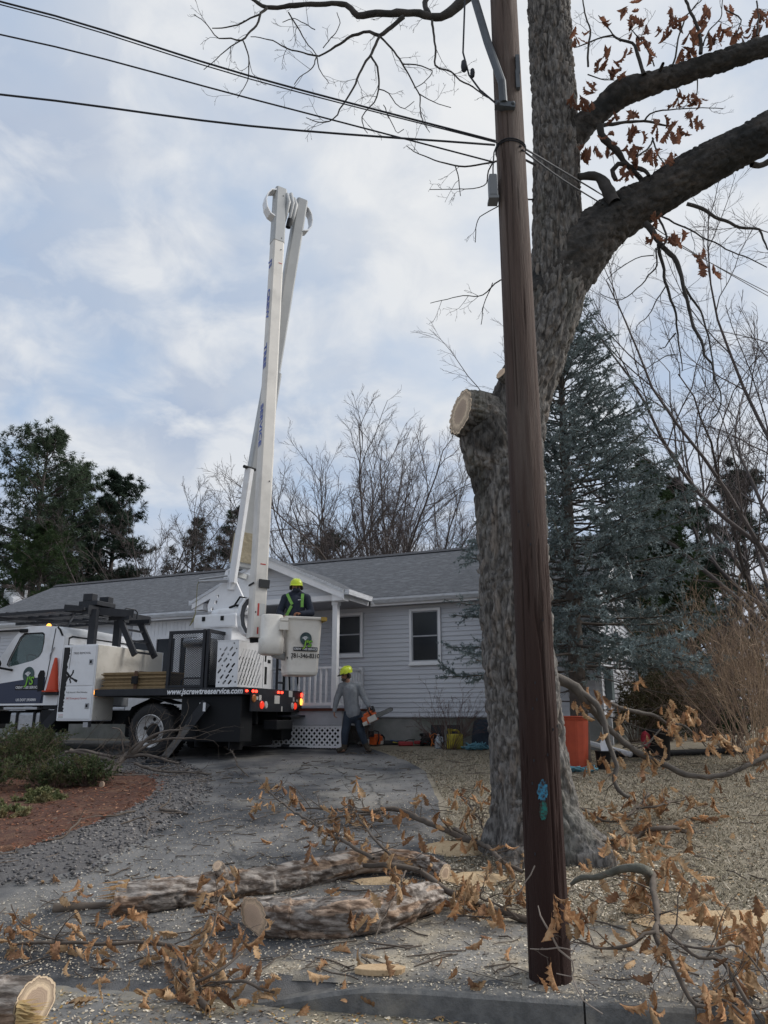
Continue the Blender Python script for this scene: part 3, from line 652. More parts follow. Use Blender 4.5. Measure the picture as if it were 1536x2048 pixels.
M_tleaf = mat('hanging_oak_leaf', (.26,.125,.075), (.17,.08,.055), 5, .7, .01, 14, rnd=.3, sub=.35, spec=.2)
TLEAVES = leaf_meshes(M_tleaf)
LRG = np.random.default_rng(55)
def leaf(parent, p, d, size, bank=None, name='leaf', spin=None):
    d = Vector(d).normalized(); n = Vector(LRG.normal(0, 1, 3)); n = (n-d*n.dot(d)).normalized(); bank = bank or LEAVES
    M3 = Matrix((d, n.cross(d), n)).transposed()
    o = bpy.data.objects.new(name, bank[int(LRG.integers(len(bank)))]); COL.objects.link(o)
    loc = Vector(p)-(Vector(ORG[parent.name]) if parent is not None else Vector((0, 0, 0)))
    w_ = float(LRG.uniform(.75, 1.1)); o.matrix_local = Matrix.Translation(loc) @ M3.to_4x4() @ Matrix.Diagonal((size, size*w_, size, 1))
    if parent is not None: o.parent = parent
    return o
# ================================================================ UTILITY POLE
M_pole = mat('weathered_pole', (.125,.090,.074), (.062,.043,.036), 5, .85, .012, 26, stretch=(5,5,.25), c3=(.185,.155,.135), s3=2.2, f3=.65, lo=.3, hi=.7)
def pole_material():
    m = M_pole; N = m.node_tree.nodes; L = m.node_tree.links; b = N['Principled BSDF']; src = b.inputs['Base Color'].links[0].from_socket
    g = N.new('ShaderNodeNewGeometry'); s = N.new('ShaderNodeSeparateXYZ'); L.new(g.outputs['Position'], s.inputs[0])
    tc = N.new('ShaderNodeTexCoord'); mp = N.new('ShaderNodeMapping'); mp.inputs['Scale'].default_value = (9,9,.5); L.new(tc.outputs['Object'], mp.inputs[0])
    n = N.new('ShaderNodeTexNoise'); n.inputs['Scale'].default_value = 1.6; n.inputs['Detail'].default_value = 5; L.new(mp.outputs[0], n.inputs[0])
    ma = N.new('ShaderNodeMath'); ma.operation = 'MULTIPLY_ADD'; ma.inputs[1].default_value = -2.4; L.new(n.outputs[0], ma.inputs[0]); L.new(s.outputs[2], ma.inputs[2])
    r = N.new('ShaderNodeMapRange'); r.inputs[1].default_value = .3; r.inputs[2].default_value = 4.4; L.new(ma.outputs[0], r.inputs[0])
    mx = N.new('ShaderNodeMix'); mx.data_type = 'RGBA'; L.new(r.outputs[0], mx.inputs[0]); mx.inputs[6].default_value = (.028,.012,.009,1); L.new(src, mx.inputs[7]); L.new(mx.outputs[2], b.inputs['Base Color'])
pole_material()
p0 = gnd(1101, 1962); PY = p0.y; ptop = at(1007, 0, PY)
pole = thing('utility_pole', 'tall weathered brown wooden utility pole standing behind the granite kerb', 'pole', p0)
def pole_r(z): return .131-.0022*(z-p0.z)
def pole_c(z): t = (z-p0.z)/(ptop.z-p0.z); return p0+(ptop-p0)*t
zs = np.arange(p0.z-.15, ptop.z+2.6, .06); nu = 120; g = np.arange(nu)*2*np.pi/nu
C = np.array([pole_c(z)[:] for z in zs]); G, Z = np.meshgrid(g, zs)
rr = np.array([pole_r(z) for z in zs])[:, None]*np.ones_like(G)
gr = fbm(np.cos(G)*14, np.sin(G)*14, Z*.35, 3, 3)-.45
rr = rr+.004*gr
for sd0 in (9, 21, 33):
    crk = np.abs(vnoise(np.cos(G)*3.6+sd0, np.sin(G)*3.6, Z*.25, sd0)-.5); rr = rr-.013*np.exp(-(crk/.010)**2)*(vnoise(Z*.6, sd0) > .45)
for _ in range(14):
    zk, gk = rng.uniform(p0.z, ptop.z), rng.uniform(3.4, 6.0); dk = ((G-gk)/.16)**2+((Z-zk)/.035)**2; rr = rr+.006*np.exp(-dk)-.010*np.exp(-dk*9)
V = np.stack([C[:, None, 0]+rr*np.cos(G), C[:, None, 1]+rr*np.sin(G), Z], -1).reshape(-1, 3)
i = np.arange(nu); j = (i+1) % nu; k = np.arange(len(zs)-1)[:, None]*nu
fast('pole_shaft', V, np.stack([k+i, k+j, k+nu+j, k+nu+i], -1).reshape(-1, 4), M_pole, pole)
def on_pole(px, py, lift=.0):
    q = at(px, py, PY)
    for _ in range(4): c = pole_c(q.z); dx = q.x-c.x; r = pole_r(q.z)+lift; q = at(px, py, c.y-math.sqrt(max(1e-5, r*r-dx*dx)))
    return q
def paint(px, py, w, h, col, name):                           # daubed paint patch following the pole's curve, ragged outline
    rg = np.random.default_rng(int(px+py)); n = 40; v = [on_pole(px, py, .0045)[:]]
    for rad in (.5, 1.0):
        for i in range(n):
            a = 2*math.pi*i/n; k = rad*(1 if rad < 1 else rg.uniform(.8, 1.12)); v.append(on_pole(px+w*k*math.cos(a)*(1 if abs(math.cos(a)) < .8 else .95), py+h*k*math.sin(a), .0045)[:])
    f = [(0, 1+i, 1+(i+1) % n) for i in range(n)]+[(1+i, 1+n+i, 1+n+(i+1) % n, 1+(i+1) % n) for i in range(n)]
    MB().add(v, f).build(name, mat('paint_'+name, col, (.035,.02,.016), 45, .8, lo=.42, hi=.62), pole)
paint(1085, 1582, 11, 22, (.04,.20,.32), 'blue_paint_mark'); paint(1087, 1620, 9, 21, (.015,.15,.13), 'green_paint_mark')
M_steel = mat('galvanised_steel', (.10,.112,.125), (.07,.078,.088), 8, .55, metal=.2)
M_cable = mat('black_cable', (.018,.02,.026), None, rough=.6)
pA = at(944, -20, PY+.1); pB = on_pole(1007, 205, .04)
b = MB(); b.tube([pA, pA.lerp(pB, .5)+Vector((0,-.02,0)), at(1004, 165, PY-.17), pB], .034, 12); br = b.build('guy_arm', M_steel, pole)
b = MB(); q = on_pole(1010, 212, .02); b.bar(q+Vector((-.08,0,.012)), q+Vector((.08,0,-.012)), .06, .05); b.bar(q+Vector((0,0,.12)), q+Vector((0,0,-.02)), .05, .02); b.build('bracket_plate', M_steel, pole)
for dx in (-.06, .06): MB().ball(q+Vector((dx,-.035,0)), .014).build('bolt', M_steel, pole)
q = at(986, 376, PY-.05); b = MB(); b.cbox(q.x-.035, q.x+.03, q.y-.05, q.y+.05, q.z-.10, q.z+.10, .012); b.box(q.x-.042, q.x+.036, q.y-.055, q.y+.055, q.z-.13, q.z-.105); b.build('terminal_box', mat('box_grey', (.17,.18,.19), None, rough=.6), pole)
b = MB(); a = on_pole(994, 290, .02); b.tube([a, at(988, 305, PY-.1), at(986, 335, PY-.06), at(986, 352, PY-.05)], .006, 6); b.build('drop_wire', M_cable, pole)
for (cx_, cy_, w_) in ((1040, 130, 6), (1040, 160, 5)):
    q = on_pole(cx_-6, cy_, .01); MB().box(q.x-.012, q.x+.02, q.y-.02, q.y+.02, q.z-.09, q.z+.09).build('pole_tag', M_steel, pole)
b = MB(); zb_ = at(1000, 298, PY).z
for zz in (zb_, zb_-.02): c = pole_c(zz); r_ = pole_r(zz)+.004; b.tube([(c.x+r_*math.cos(t), c.y+r_*math.sin(t), zz+.01*math.sin(t*2)) for t in np.linspace(0, 2*math.pi, 25)], .006, 5, cap=False)
b.build('cable_band', M_cable, pole)
nr = np.random.default_rng(8)
for _ in range(14):                                           # staples and nail heads
    zz = nr.uniform(p0.z+.7, p0.z+3.2); c = pole_c(zz); a = nr.uniform(-2.6, -.5); r_ = pole_r(zz)+.002; q = Vector((c.x+r_*math.cos(a), c.y+r_*math.sin(a), zz)); MB().bar(q-Vector((0, 0, .008)), q+Vector((0, 0, .008)), .005, .008).build('staple', M_cable, pole)
# overhead cables: each a strand of its own, running off to the next pole on the left
def cable(name, pts, r, label):
    P = np.array([tuple(p) for p in pts]); S = spline(P, .4); b = MB(); b.tube(S, r, 7); o = b.build(name, M_cable, None, True, org=P[0]); return tag(o, label, 'cable')
LX = -400
def wire(y0, ymid, ye, xe, r, label, D0=4.9, Dm=5.1):
    cable('overhead_cable', [at(-700, y0-(ymid-y0)*.55*0+(y0-ymid)*.9, 4.5), at(0, y0, D0), at(500, ymid, Dm), at(xe, ye, PY-.13)], r, label)
wire(3, 152, 282, 992, .008, 'topmost thick black overhead cable running left from the pole')
wire(9, 158, 286, 996, .005, 'thin strand hanging just under the topmost overhead cable')
wire(69, 197, 325, 990, .0065, 'middle black overhead cable sloping from upper left to the pole')
wire(189, 252, 290, 990, .0085, 'lowest thick black overhead cable on the left, crossing the boom top')
cable('service_cable', [on_pole(1040, 292, .01), at(1110, 333, 6.4), at(1250, 418, 9.5), at(1420, 525, 14), at(1620, 640, 20)], .009, 'thin service cable running right from the pole past the forked trunk')
cable('service_cable', [on_pole(1044, 300, .01), at(1150, 375, 6.8), at(1290, 455, 9.8), at(1536, 585, 15), at(1700, 660, 20)], .008, 'lower of two thin cables leaving the pole to the right')
cable('service_cable', [at(930, -10, 5.3), at(926, 105, 5.35), at(938, 150, 5.36), at(960, 180, 5.38), at(998, 212, PY-.12)], .008, 'looped black cable with two bulky connectors beside the pole top')
for (x, y, s) in ((928, 132, .045), (945, 146, .034)):
    b = MB(); q = at(x, y, 5.36); b.lathe([(.006, s*1.4), (s*.5, s), (s*.62, 0), (s*.5, -s), (.008, -s*1.4)], q, 10); tag(b.build('cable_connector', M_cable, None, True, org=q), 'larger bulky black connector hanging on the looped cable' if s > .04 else 'smaller black connector hanging on the looped cable', 'connector')
# ================================================================ THE OAK
M_limbbark = mat('dark_limb_bark', (.088,.080,.073), (.030,.028,.026), 22, .95, .02, 32, stretch=(.5,1,.5), c3=(.018,.019,.019), s3=2.6, f3=.9, c3lo=.44, tint=True)  # main limbs: darker than the trunk bark, with near-black blotches
OD = 8.35
ob_ = gnd(1092, 1722); 
oak = thing('oak_tree', 'large half pruned oak with rough bark, sawn stub and clinging brown leaves', 'tree', (ob_.x, OD, float(zg(ob_.x, OD))))
zb0 = float(zg(ob_.x, OD))
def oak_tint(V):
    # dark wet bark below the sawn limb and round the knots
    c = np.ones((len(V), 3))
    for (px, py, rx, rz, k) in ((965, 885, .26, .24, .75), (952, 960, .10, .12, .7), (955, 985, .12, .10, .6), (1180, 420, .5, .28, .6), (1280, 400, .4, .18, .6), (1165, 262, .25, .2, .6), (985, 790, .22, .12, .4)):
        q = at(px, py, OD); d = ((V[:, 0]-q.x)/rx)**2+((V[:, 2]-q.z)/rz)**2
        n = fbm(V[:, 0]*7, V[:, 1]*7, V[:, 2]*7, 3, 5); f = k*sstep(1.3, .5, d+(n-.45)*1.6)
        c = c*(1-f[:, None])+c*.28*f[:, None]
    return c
nbk = NB(); ctb = []
trunk_rows = [(1098,1790,168,OD),(1092,1735,164,OD),(1083,1690,160,OD),(1072,1620,154,OD),(1058,1500,146,OD),(1044,1380,142,OD),(1034,1250,139,OD),(1027,1115,138,OD),(1021,1000,138,OD),(1018,920,134,OD),(1026,855,124,OD),(1046,790,112,OD),(1072,720,106,OD),(1094,660,106,OD),(1110,600,106,OD),(1116,540,104,OD),(1115,480,96,OD),(1113,400,89,OD),(1112,300,86,OD),(1108,200,83,OD),(1102,100,80,OD),(1098,10,80,OD),(1096,-120,76,OD),(1098,-300,70,OD),(1085,-480,60,OD)]
v, q, *_ = bark_tube(px_path(trunk_rows), .026, .040, .17, .046, 1, flare=.85, zbase=zb0+.02, nu=205, warp=1.3, sharp=.22, ); nbk.add(v, q); ctb.append(CID[0]*.35+.68)
stub_rows = [(1030,1040,118,OD+.05),(1010,960,128,OD+.02),(988,895,126,OD-.04),(962,838,104,OD-.10),(921,824,92,OD-.20)]
v, q, e_stub = bark_tube(px_path(stub_rows), .018, .040, .13, .032, 2, warp=1.2, sharp=.22); nbk.add(v, q); ctb.append(CID[0]*.35+.68)
rows2 = [(1045,790,50,OD-.1),(1020,762,34,OD-.22),(1002,746,26,OD-.3)]
v, q, e_st2 = bark_tube(px_path(rows2), .014, .04, .08, .010, 3); nbk.add(v, q); ctb.append(CID[0]*.35+.68)
V, Q = nbk.get()
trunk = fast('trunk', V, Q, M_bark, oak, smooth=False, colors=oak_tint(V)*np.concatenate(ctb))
cut_face(e_stub[1], e_stub[3], M_cut, trunk); cut_face(e_st2[1], e_st2[3], M_cutp, trunk)
nlm = NB(); ctl = []
limbA = [(1085,610,96,OD+.05),(1122,560,112,OD+.02),(1160,505,112,OD),(1205,458,98,OD),(1250,425,88,OD-.05),(1310,392,80,OD-.1),(1401,336,80,OD-.2),(1490,290,74,OD-.3),(1560,250,74,OD-.4),(1700,165,64,OD-.6),(1850,80,55,OD-.9)]
v, q, *_ = bark_tube(px_path(limbA), .024, .045, .13, .034, 4, sharp=.22); nlm.add(v, q); ctl.append(CID[0]*.35+.68)
limbB = [(1105,330,62,OD+.05),(1130,290,64,OD),(1160,258,54,OD-.05),(1200,222,46,OD-.1),(1245,186,52,OD-.15),(1321,161,43,OD-.2),(1421,129,41,OD-.3),(1536,92,40,OD-.4),(1680,50,36,OD-.6),(1850,-10,30,OD-.8)]
v, q, *_ = bark_tube(px_path(limbB), .026, .045, .10, .024, 5, sharp=.22); nlm.add(v, q); ctl.append(CID[0]*.35+.68)
V, Q = nlm.get(); fast('main_limb', V[:len(ctl[0])], Q[:len(Q)-(len(Q)-int((Q.max(1) < len(ctl[0])).sum()))], M_limbbark, oak, smooth=False, colors=ctl[0]); q2 = Q[Q.min(1) >= len(ctl[0])]-len(ctl[0]); fast('main_limb', V[len(ctl[0]):], q2, M_limbbark, oak, smooth=False, colors=ctl[1])
# limbs and twigs traced from the photograph, then finer twigs grown on them
PATHS = []                                                     # (rows px,py,w ; D)
def P5(D, *rows): PATHS.append((D, [(380+x/2.4774, y/2.4774, w) for x, y, w in rows]))
def P8(D, *rows): PATHS.append((D, [(1100+x/2.844, 380+y/2.844, w) for x, y, w in rows]))
def P6(D, *rows): PATHS.append((D, [(920+x/2.494, y/2.494, w) for x, y, w in rows]))
PATHS.append((8.0, [(1092,-330,40),(1040,-160,36),(970,-40,26),(925,2,20),(882,34,16),(840,28,14),(804,26,14),(750,27,13),(715,30,12),(691,10,10),(622,8,10),(580,12,9),(533,14,8),(509,0,6),(480,-20,4)]))
PATHS.append((8.1, [(860,30,11),(850,5,10),(880,-40,10),(940,-110,12)]))
P5(7.9, (1060,85,9),(1000,130,8),(940,180,7.5),(890,155,6),(830,165,5.5),(780,190,5),(720,230,4.5),(640,275,3.6),(560,260,3),(480,240,2.6),(430,212,2.2),(370,190,1.8),(300,180,1.4))
P5(7.85, (940,180,6),(900,265,5.5),(850,345,4.6),(800,450,4),(770,500,3.5),(730,565,3),(690,600,2.4),(640,605,2),(575,585,1.4))
P5(7.8, (895,275,4.5),(925,330,4),(935,390,3.6),(928,480,3),(890,530,2.6),(850,580,2.2),(860,620,1.8),(880,660,1.3))
P5(8.0, (945,185,4.5),(1000,240,4),(1050,310,3.6),(1085,370,3.2),(1115,430,3),(1140,480,2.6),(1140,550,2.2),(1165,620,1.6),(1190,655,1.2))
P5(8.0, (1200,100,5),(1205,160,4.5),(1218,230,4),(1215,325,3.8),(1290,355,3.4),(1340,395,3.2),(1400,430,3),(1450,470,2.6),(1490,490,2))
P5(7.9, (380,38,6),(350,70,5),(330,125,4.4),(290,170,4),(255,200,3.4),(200,190,2.8),(140,188,2.4),(100,145,2),(60,95,1.6),(20,70,1.2))
P5(7.9, (350,75,4),(300,90,3.4),(240,122,3),(180,135,2.6),(110,140,2))
P5(7.9, (262,200,3),(285,260,2.6),(292,330,2.4),(285,400,2),(265,440,1.6),(238,485,1.3))
P5(7.9, (255,200,2.6),(200,228,2.2),(150,270,1.9),(110,310,1.6),(65,345,1.2))
P5(7.9, (490,60,3),(530,130,2.8),(570,200,2.4),(625,270,2))
P5(7.9, (625,275,2.6),(610,330,2.2),(560,370,1.8),(515,415,1.3)); P5(7.9, (630,285,2.4),(640,340,2),(660,375,1.6),(690,410,1.2))
P5(8.0, (1060,318,2.6),(1120,320,2.4),(1200,350,2.2),(1160,410,1.8),(1110,440,1.4)); P5(8.0, (1130,465,2.2),(1180,490,1.9),(1230,512,1.6),(1295,532,1.2))
P5(7.9, (930,440,2.4),(985,460,2.2),(1020,510,1.9),(1060,535,1.6),(1110,500,1.3)); P5(7.9, (960,520,2),(990,590,1.8),(1030,660,1.5),(1060,640,1.1))
P5(7.9, (660,235,2.2),(700,190,2),(740,130,1.7),(730,60,1.3)); P5(7.9, (620,150,2),(570,120,1.8),(520,90,1.6),(460,110,1.2))
PATHS.append((8.2, [(1070,330,5),(1040,316,4),(1000,322,4),(940,332,3.6),(890,326,3),(840,308,2.2),(812,292,1.5)]))
PATHS.append((8.2, [(985,325,3),(975,350,2.6),(968,372,2.2),(930,378,1.8),(860,378,1.2)])); PATHS.append((8.2, [(910,330,2.4),(918,360,2),(920,392,1.4)]))
PATHS.append((8.3, [(1068,400,3.5),(1025,395,3),(985,420,2.4),(955,440,1.8),(950,486,1.3)])); PATHS.append((8.3, [(1060,560,3.4),(1000,560,3),(965,590,2.4),(925,592,2),(862,606,1.3)])); PATHS.append((8.3, [(985,565,2.2),(968,610,1.8),(962,650,1.4)]))
P8(8.1, (540,185,13),(580,235,12),(620,300,11),(680,360,9.5),(725,410,9),(745,490,8),(765,580,7),(790,680,6.5),(815,780,6),(860,860,5.5),(880,940,5),(920,985,4.5),(940,1080,3.8),(968,1150,3.2),(968,1240,2.6),(920,1310,2),(880,1400,1.5))
P8(8.1, (615,310,7),(640,420,6.4),(655,520,5.8),(690,620,5),(715,700,4.4),(722,790,3.8),(735,900,3),(755,1030,1.8))
P8(8.1, (750,530,5.4),(800,610,5),(860,690,4.4),(885,770,4),(912,880,3.4),(930,1000,2.8),(932,1160,1.6))
P8(8.1, (620,150,5),(660,270,4.4),(640,330,4)); P8(8.1, (715,815,3),(680,860,2.6),(660,895,2.2),(615,905,1.4)); P8(8.1, (720,940,2.4),(660,945,2),(590,985,1.7),(525,1030,1.4),(490,1060,1))
P8(8.1, (605,330,3.6),(608,430,3.2),(560,490,2.8),(515,540,2.4),(440,605,2),(370,625,1.6),(290,590,1.1)); P8(8.1, (590,370,2.6),(520,380,2.2),(450,410,1.9),(380,460,1.6),(320,510,1.2))
P8(8.1, (660,545,2.6),(600,640,2.2),(560,710,1.9),(495,770,1.5),(490,830,1.1)); P8(7.6, (780,75,8),(860,105,7.5),(940,150,7),(1020,190,6.5),(1080,215,6),(1190,225,5),(1215,280,4),(1240,340,3))
P8(8.0, (640,150,4),(740,200,3.6),(830,245,3.4),(930,300,3),(1040,350,2.8),(1130,390,2.5),(1240,440,2))
P6(8.0, (700,620,16),(705,670,15),(740,710,14),(780,750,13),(815,800,11),(870,860,10),(910,900,9)); P6(8.0, (700,630,9),(760,620,7),(830,610,6),(920,605,5),(1000,620,4),(1060,635,3)); P6(8.0, (920,605,4),(950,570,3.4),(1010,550,3),(1080,545,2.4),(1180,540,2),(1310,540,1.4))
P6(8.15, (585,880,15),(640,878,15),(690,885,18),(720,915,22),(745,960,24),(770,1010,22)); P6(8.1, (775,900,9),(760,850,10),(790,820,9),(850,830,8),(920,850,8),(940,880,7))
P6(8.0, (920,370,9),(900,320,7.5),(880,250,6.5),(860,215,5.5),(800,200,4.6),(765,170,4.2),(730,180,3.4),(660,205,2.8),(570,240,1.8)); P6(8.0, (800,205,3.4),(765,165,3),(720,120,2.4),(690,80,1.8)); P6(8.0, (1000,350,7),(1015,315,6))
P6(7.9, (1200,270,8),(1195,180,7),(1175,110,6.5),(1140,45,6),(1120,-40,5)); P6(7.9, (1060,330,4),(1080,240,3.6),(1095,170,3.2),(1120,100,3),(1165,40,2.6),(1210,-10,2.2)); P6(7.9, (1210,230,3),(1240,150,2.6),(1300,90,2.2),(1310,0,1.8)); P6(8.1, (640,330,4.5),(640,230,4),(650,150,3.6),(620,60,3.2),(610,-20,2.6))
P6(8.1, (970,330,3),(940,250,2.6),(890,190,2.2),(850,140,1.8)); P6(8.0, (880,780,4),(940,740,3.6),(965,690,3.4)); P6(8.0, (960,690,3.4),(985,760,2.8),(1025,830,2.2)); P6(8.0, (640,370,2.6),(700,390,2.2),(770,400,1.6)); P6(7.9, (1330,50,3),(1400,100,2.6),(1370,180,2)); P6(7.9, (1480,180,4),(1490,90,3.4),(1480,10,3)); P6(7.9, (1185,395,2.4),(1180,470,2),(1150,520,1.6))
P6(8.2, (1075,440,2.6),(1090,500,2),(1080,540,1.5)); P6(8.2, (1450,820,12),(1490,825,12),(1560,800,11))
tw = np.random.default_rng(21); OUT = []; TW_S, TW_D, TW_L, TW_R = [], [], [], []
for D, rows in PATHS:
    dz = tw.uniform(-.25, .25); n = len(rows)
    pts = np.array([(*at(x, y, D+dz*i/max(1, n-1)), max(1.5, w)*.5/pxm(y, D)*1.02) for i, (x, y, w) in enumerate(rows)])
    S = spline(pts, .07); S[:, 3] = np.maximum(S[:, 3], .0035)
    S[:, :3] += (np.stack([fbm(S[:, 0]*9, S[:, 2]*9, t, 2, 5) for t in (0, 5, 9)], 1)-.375)*.035
    S[:, 3] *= 1+(.55 if rows[0][2] > 8 else .2)*(fbm(S[:, 0]*13, S[:, 1]*13, S[:, 2]*13, 2, 8)-.38)
    OUT.append((S[None, :, :3], S[None, :, 3], 10 if rows[0][2] > 8 else 6))
    L = np.linalg.norm(np.diff(S[:, :3], axis=0), axis=1).sum(); k = int(L*(3.4 if rows[0][2] < 8 else 1.8))
    for _ in range(k):
        t = tw.uniform(.12, 1)*(len(S)-2); i = int(t)
        if S[i, 3] > .05: continue
        T = unit(S[i+1, :3]-S[i, :3]); r = unit(tw.normal(0, 1, 3)*np.array([1, .7, 1])); r = unit(r-(r@T)*T); a = tw.uniform(.5, 1.2)
        TW_S.append(S[i, :3]); TW_D.append(T*math.cos(a)+r*math.sin(a)); TW_L.append(tw.uniform(.18, .5)); TW_R.append(min(S[i, 3]*.6, .0045))
o2, _ = grow(TW_S, TW_D, TW_L, TW_R, [dict(K=6, wig=.22, n=4, kids=3, t0=.25, ang=(.4, 1.0), lr=(.35, .7), rr=.75, rmin=.0022), dict(K=4, wig=.22, n=3, kids=2, t0=.3, ang=(.4, .9), lr=(.3, .6), rr=.8, rmin=.0018), dict(K=3, wig=.2, n=3, rmin=.0016)], tw)
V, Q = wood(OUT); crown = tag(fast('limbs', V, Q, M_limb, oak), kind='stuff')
V, Q = wood(o2); tag(fast('twigs', V, Q, M_darktwig, oak), kind='stuff')
lx = [(830,80,6),(850,140,4),(910,130,5),(910,190,6),(930,240,4),(985,160,3),(1060,80,4),(1050,150,4),(1105,100,4),(1150,190,4),(1220,60,6),(1215,120,5),(1180,180,4),(1250,180,7),(1290,160,4),(1150,270,6),(1130,300,3),(1340,60,3),(1375,190,3),(1410,200,3),(1490,60,4),(1460,150,5),(1510,110,5),(1470,180,4),(725,300,4),(745,340,5),(770,370,4),(800,390,4),(640,440,4),(620,510,4),(650,530,4),(580,500,3),(620,760,5),(650,745,3),(750,750,3),(845,570,4),(860,650,5),(880,680,5),(840,750,4),(870,760,4),(940,770,6),(970,790,5),(1000,620,4),(1060,650,6),(1120,685,2),(1090,520,5),(1150,500,4),(1190,530,6),(1140,590,3),(1185,620,4),(830,870,5),(850,840,3),(1070,790,3),(590,170,3),(595,210,2),(700,130,3),(840,250,3),(980,1100,4),(955,1200,3),(1050,1190,5),(1070,1170,3),(1190,1270,4),(1195,1335,3),(1250,1330,2),(790,590,2),(770,675,2),(680,750,2)]
for x, y, n in lx:
    for _ in range(n):
        px, py = 920+x/2.494+LRG.normal(0, 6.5), y/2.494+LRG.normal(0, 6.5)-8
        leaf(oak, at(px, py, 8.0+LRG.normal(0, .12)), (LRG.normal(0, .35), LRG.normal(0, .35), -1), LRG.uniform(.14, .215), TLEAVES)
b = MB(); q = at(1130, 82, OD-.21)
# ================================================================ BUCKET TRUCK
TA = R(20); T0 = np.array([-4.57, 15.6]); TSv = np.array([math.cos(TA), -math.sin(TA)]); TWv = np.array([math.sin(TA), math.cos(TA)])
def tx(V):                                                     # truck frame: s to the rear, w across from the near side, z up
    V = np.asarray(V, float); return np.column_stack([T0+V[:, :1]*TSv+V[:, 1:2]*TWv, V[:, 2]])
def tp(s, w, z): return Vector(tx([(s, w, z)])[0])
S3 = Vector((*TSv, 0)); W3 = Vector((*TWv, 0)); Z3 = Vector((0, 0, 1)); TG = .97
M_wpaint = mat('white_truck_paint', (.80,.81,.83), (.73,.74,.76), 3, .35, spec=.5, c3=(.52,.49,.45), s3=2.6, f3=.35, c3lo=.54)
M_cream = mat('cream_box_panel', (.70,.67,.61), (.64,.61,.55), 2, .55, c3=(.42,.39,.34), s3=3, f3=.4)
M_blk = mat('black_steel', (.014,.016,.021), (.022,.024,.030), 6, .55)
M_under = mat('chassis_black', (.010,.011,.013), None, rough=.8)
M_navy = mat('navy_paint', (.012,.022,.060), None, rough=.35, spec=.5)
M_tyre = mat('tyre_rubber', (.018,.018,.020), (.028,.027,.027), 9, .9, .004, 40)
M_rim = mat('white_wheel', (.62,.62,.62), (.48,.47,.46), 7, .45)
M_alu = mat('brushed_aluminium', (.42,.43,.45), (.33,.34,.36), 9, .38, metal=.7, stretch=(1,1,6))
M_boom = mat('boom_fibreglass', (.72,.69,.64), (.64,.615,.575), 1.6, .5, c3=(.45,.43,.40), s3=2.3, f3=.4)
M_boomg = mat('boom_grey_paint', (.44,.45,.45), (.38,.39,.395), 2, .5)
M_bucket = mat('bucket_fibreglass', (.76,.73,.67), (.70,.665,.61), 3, .5, c3=(.47,.43,.37), s3=4, f3=.4)
M_cabglass = mat('cab_glass', (.35,.45,.43), None, rough=.03, trans=.92, spec=.5)
M_red = mat('brake_light', (.35,.01,.01), None, rough=.3, emit=(1,.04,.02), estr=2.5)
M_redoff = mat('tail_lens_red', (.32,.02,.015), None, rough=.3, emit=(1,.05,.02), estr=.35)
M_amber = mat('amber_marker', (.5,.16,.02), None, rough=.3, emit=(1,.38,.05), estr=1.6)
M_amberoff = mat('amber_lens', (.42,.16,.05), None, rough=.35)
M_clear = mat('clear_lens', (.55,.55,.53), None, rough=.25)
M_black = mat('black_print', (.012,.012,.014), None, rough=.6)
M_whitep = mat('white_print', (.75,.76,.78), None, rough=.55)
M_greenp = mat('green_print', (.13,.42,.05), (.35,.55,.05), 3, .5)
M_redp = mat('red_print', (.45,.06,.05), None, rough=.6)
M_bluep = mat('blue_print', (.075,.12,.42), (.12,.17,.48), 8, .6)
truck = thing('bucket_truck', 'white and navy aerial bucket truck with black deck and tall raised boom', 'truck', tp(-1.5, 1.25, TG))
def tb(*a, name, m, parent=None, c=None):
    b = MB(tx)
    for q in a: b.cbox(*q, c) if c else b.box(*q)
    return b.build(name, m, parent or truck)
def plate(poly, holes, o, ax, ay, t, name, m, parent, sub=None):
    """flat plate with real openings, thickness t behind the face (along -normal)"""
    o, ax, ay = Vector(o), Vector(ax).normalized(), Vector(ay).normalized(); n = ax.cross(ay)
    V, E = [], []
    for lp in [poly]+holes:
        k = len(V); m_ = len(lp); V += [Vector(p) for p in lp]; E += [(k+i, k+(i+1) % m_) for i in range(m_)]
    r = delaunay_2d_cdt(V, E, [], 1, 1e-5); P2 = np.array([v[:] for v in r[0]]); T = np.array(r[2])
    cen = P2[T].mean(1); keep = in_poly(poly, cen[:, 0], cen[:, 1])
    for h in holes: keep &= ~in_poly(h, cen[:, 0], cen[:, 1])
    T = T[keep]; f = [(o+ax*a+ay*b)[:] for a, b in P2]; bk = [(o+ax*a+ay*b-n*t)[:] for a, b in P2]; k = len(P2)
    cnt = {}
    for a, b_, c in T:
        for e in ((a, b_), (b_, c), (c, a)): cnt[e] = 1
    F_ = [tuple(q) for q in T]+[tuple(q[::-1]+k) for q in T]+[(b_, a, a+k, b_+k) for (a, b_) in cnt if (b_, a) not in cnt]
    return MB().add(f+bk, [tuple(int(x) for x in q) for q in F_]).build(name, m, parent)
def slot(cx, cy, L, w, ang):
    p = []; n = 5; ca, sa = math.cos(ang), math.sin(ang)
    for sg in (1, -1):
        for i in range(n+1):
            a = -math.pi/2+math.pi*i/n; x = sg*(L/2+w/2*math.cos(a)); y = sg*w/2*math.sin(a); p.append((cx+x*ca-y*sa, cy+x*sa+y*ca))
    return p
def circ(cx, cy, r, n=16): return [(cx+r*math.cos(2*math.pi*i/n), cy+r*math.sin(2*math.pi*i/n)) for i in range(n)]
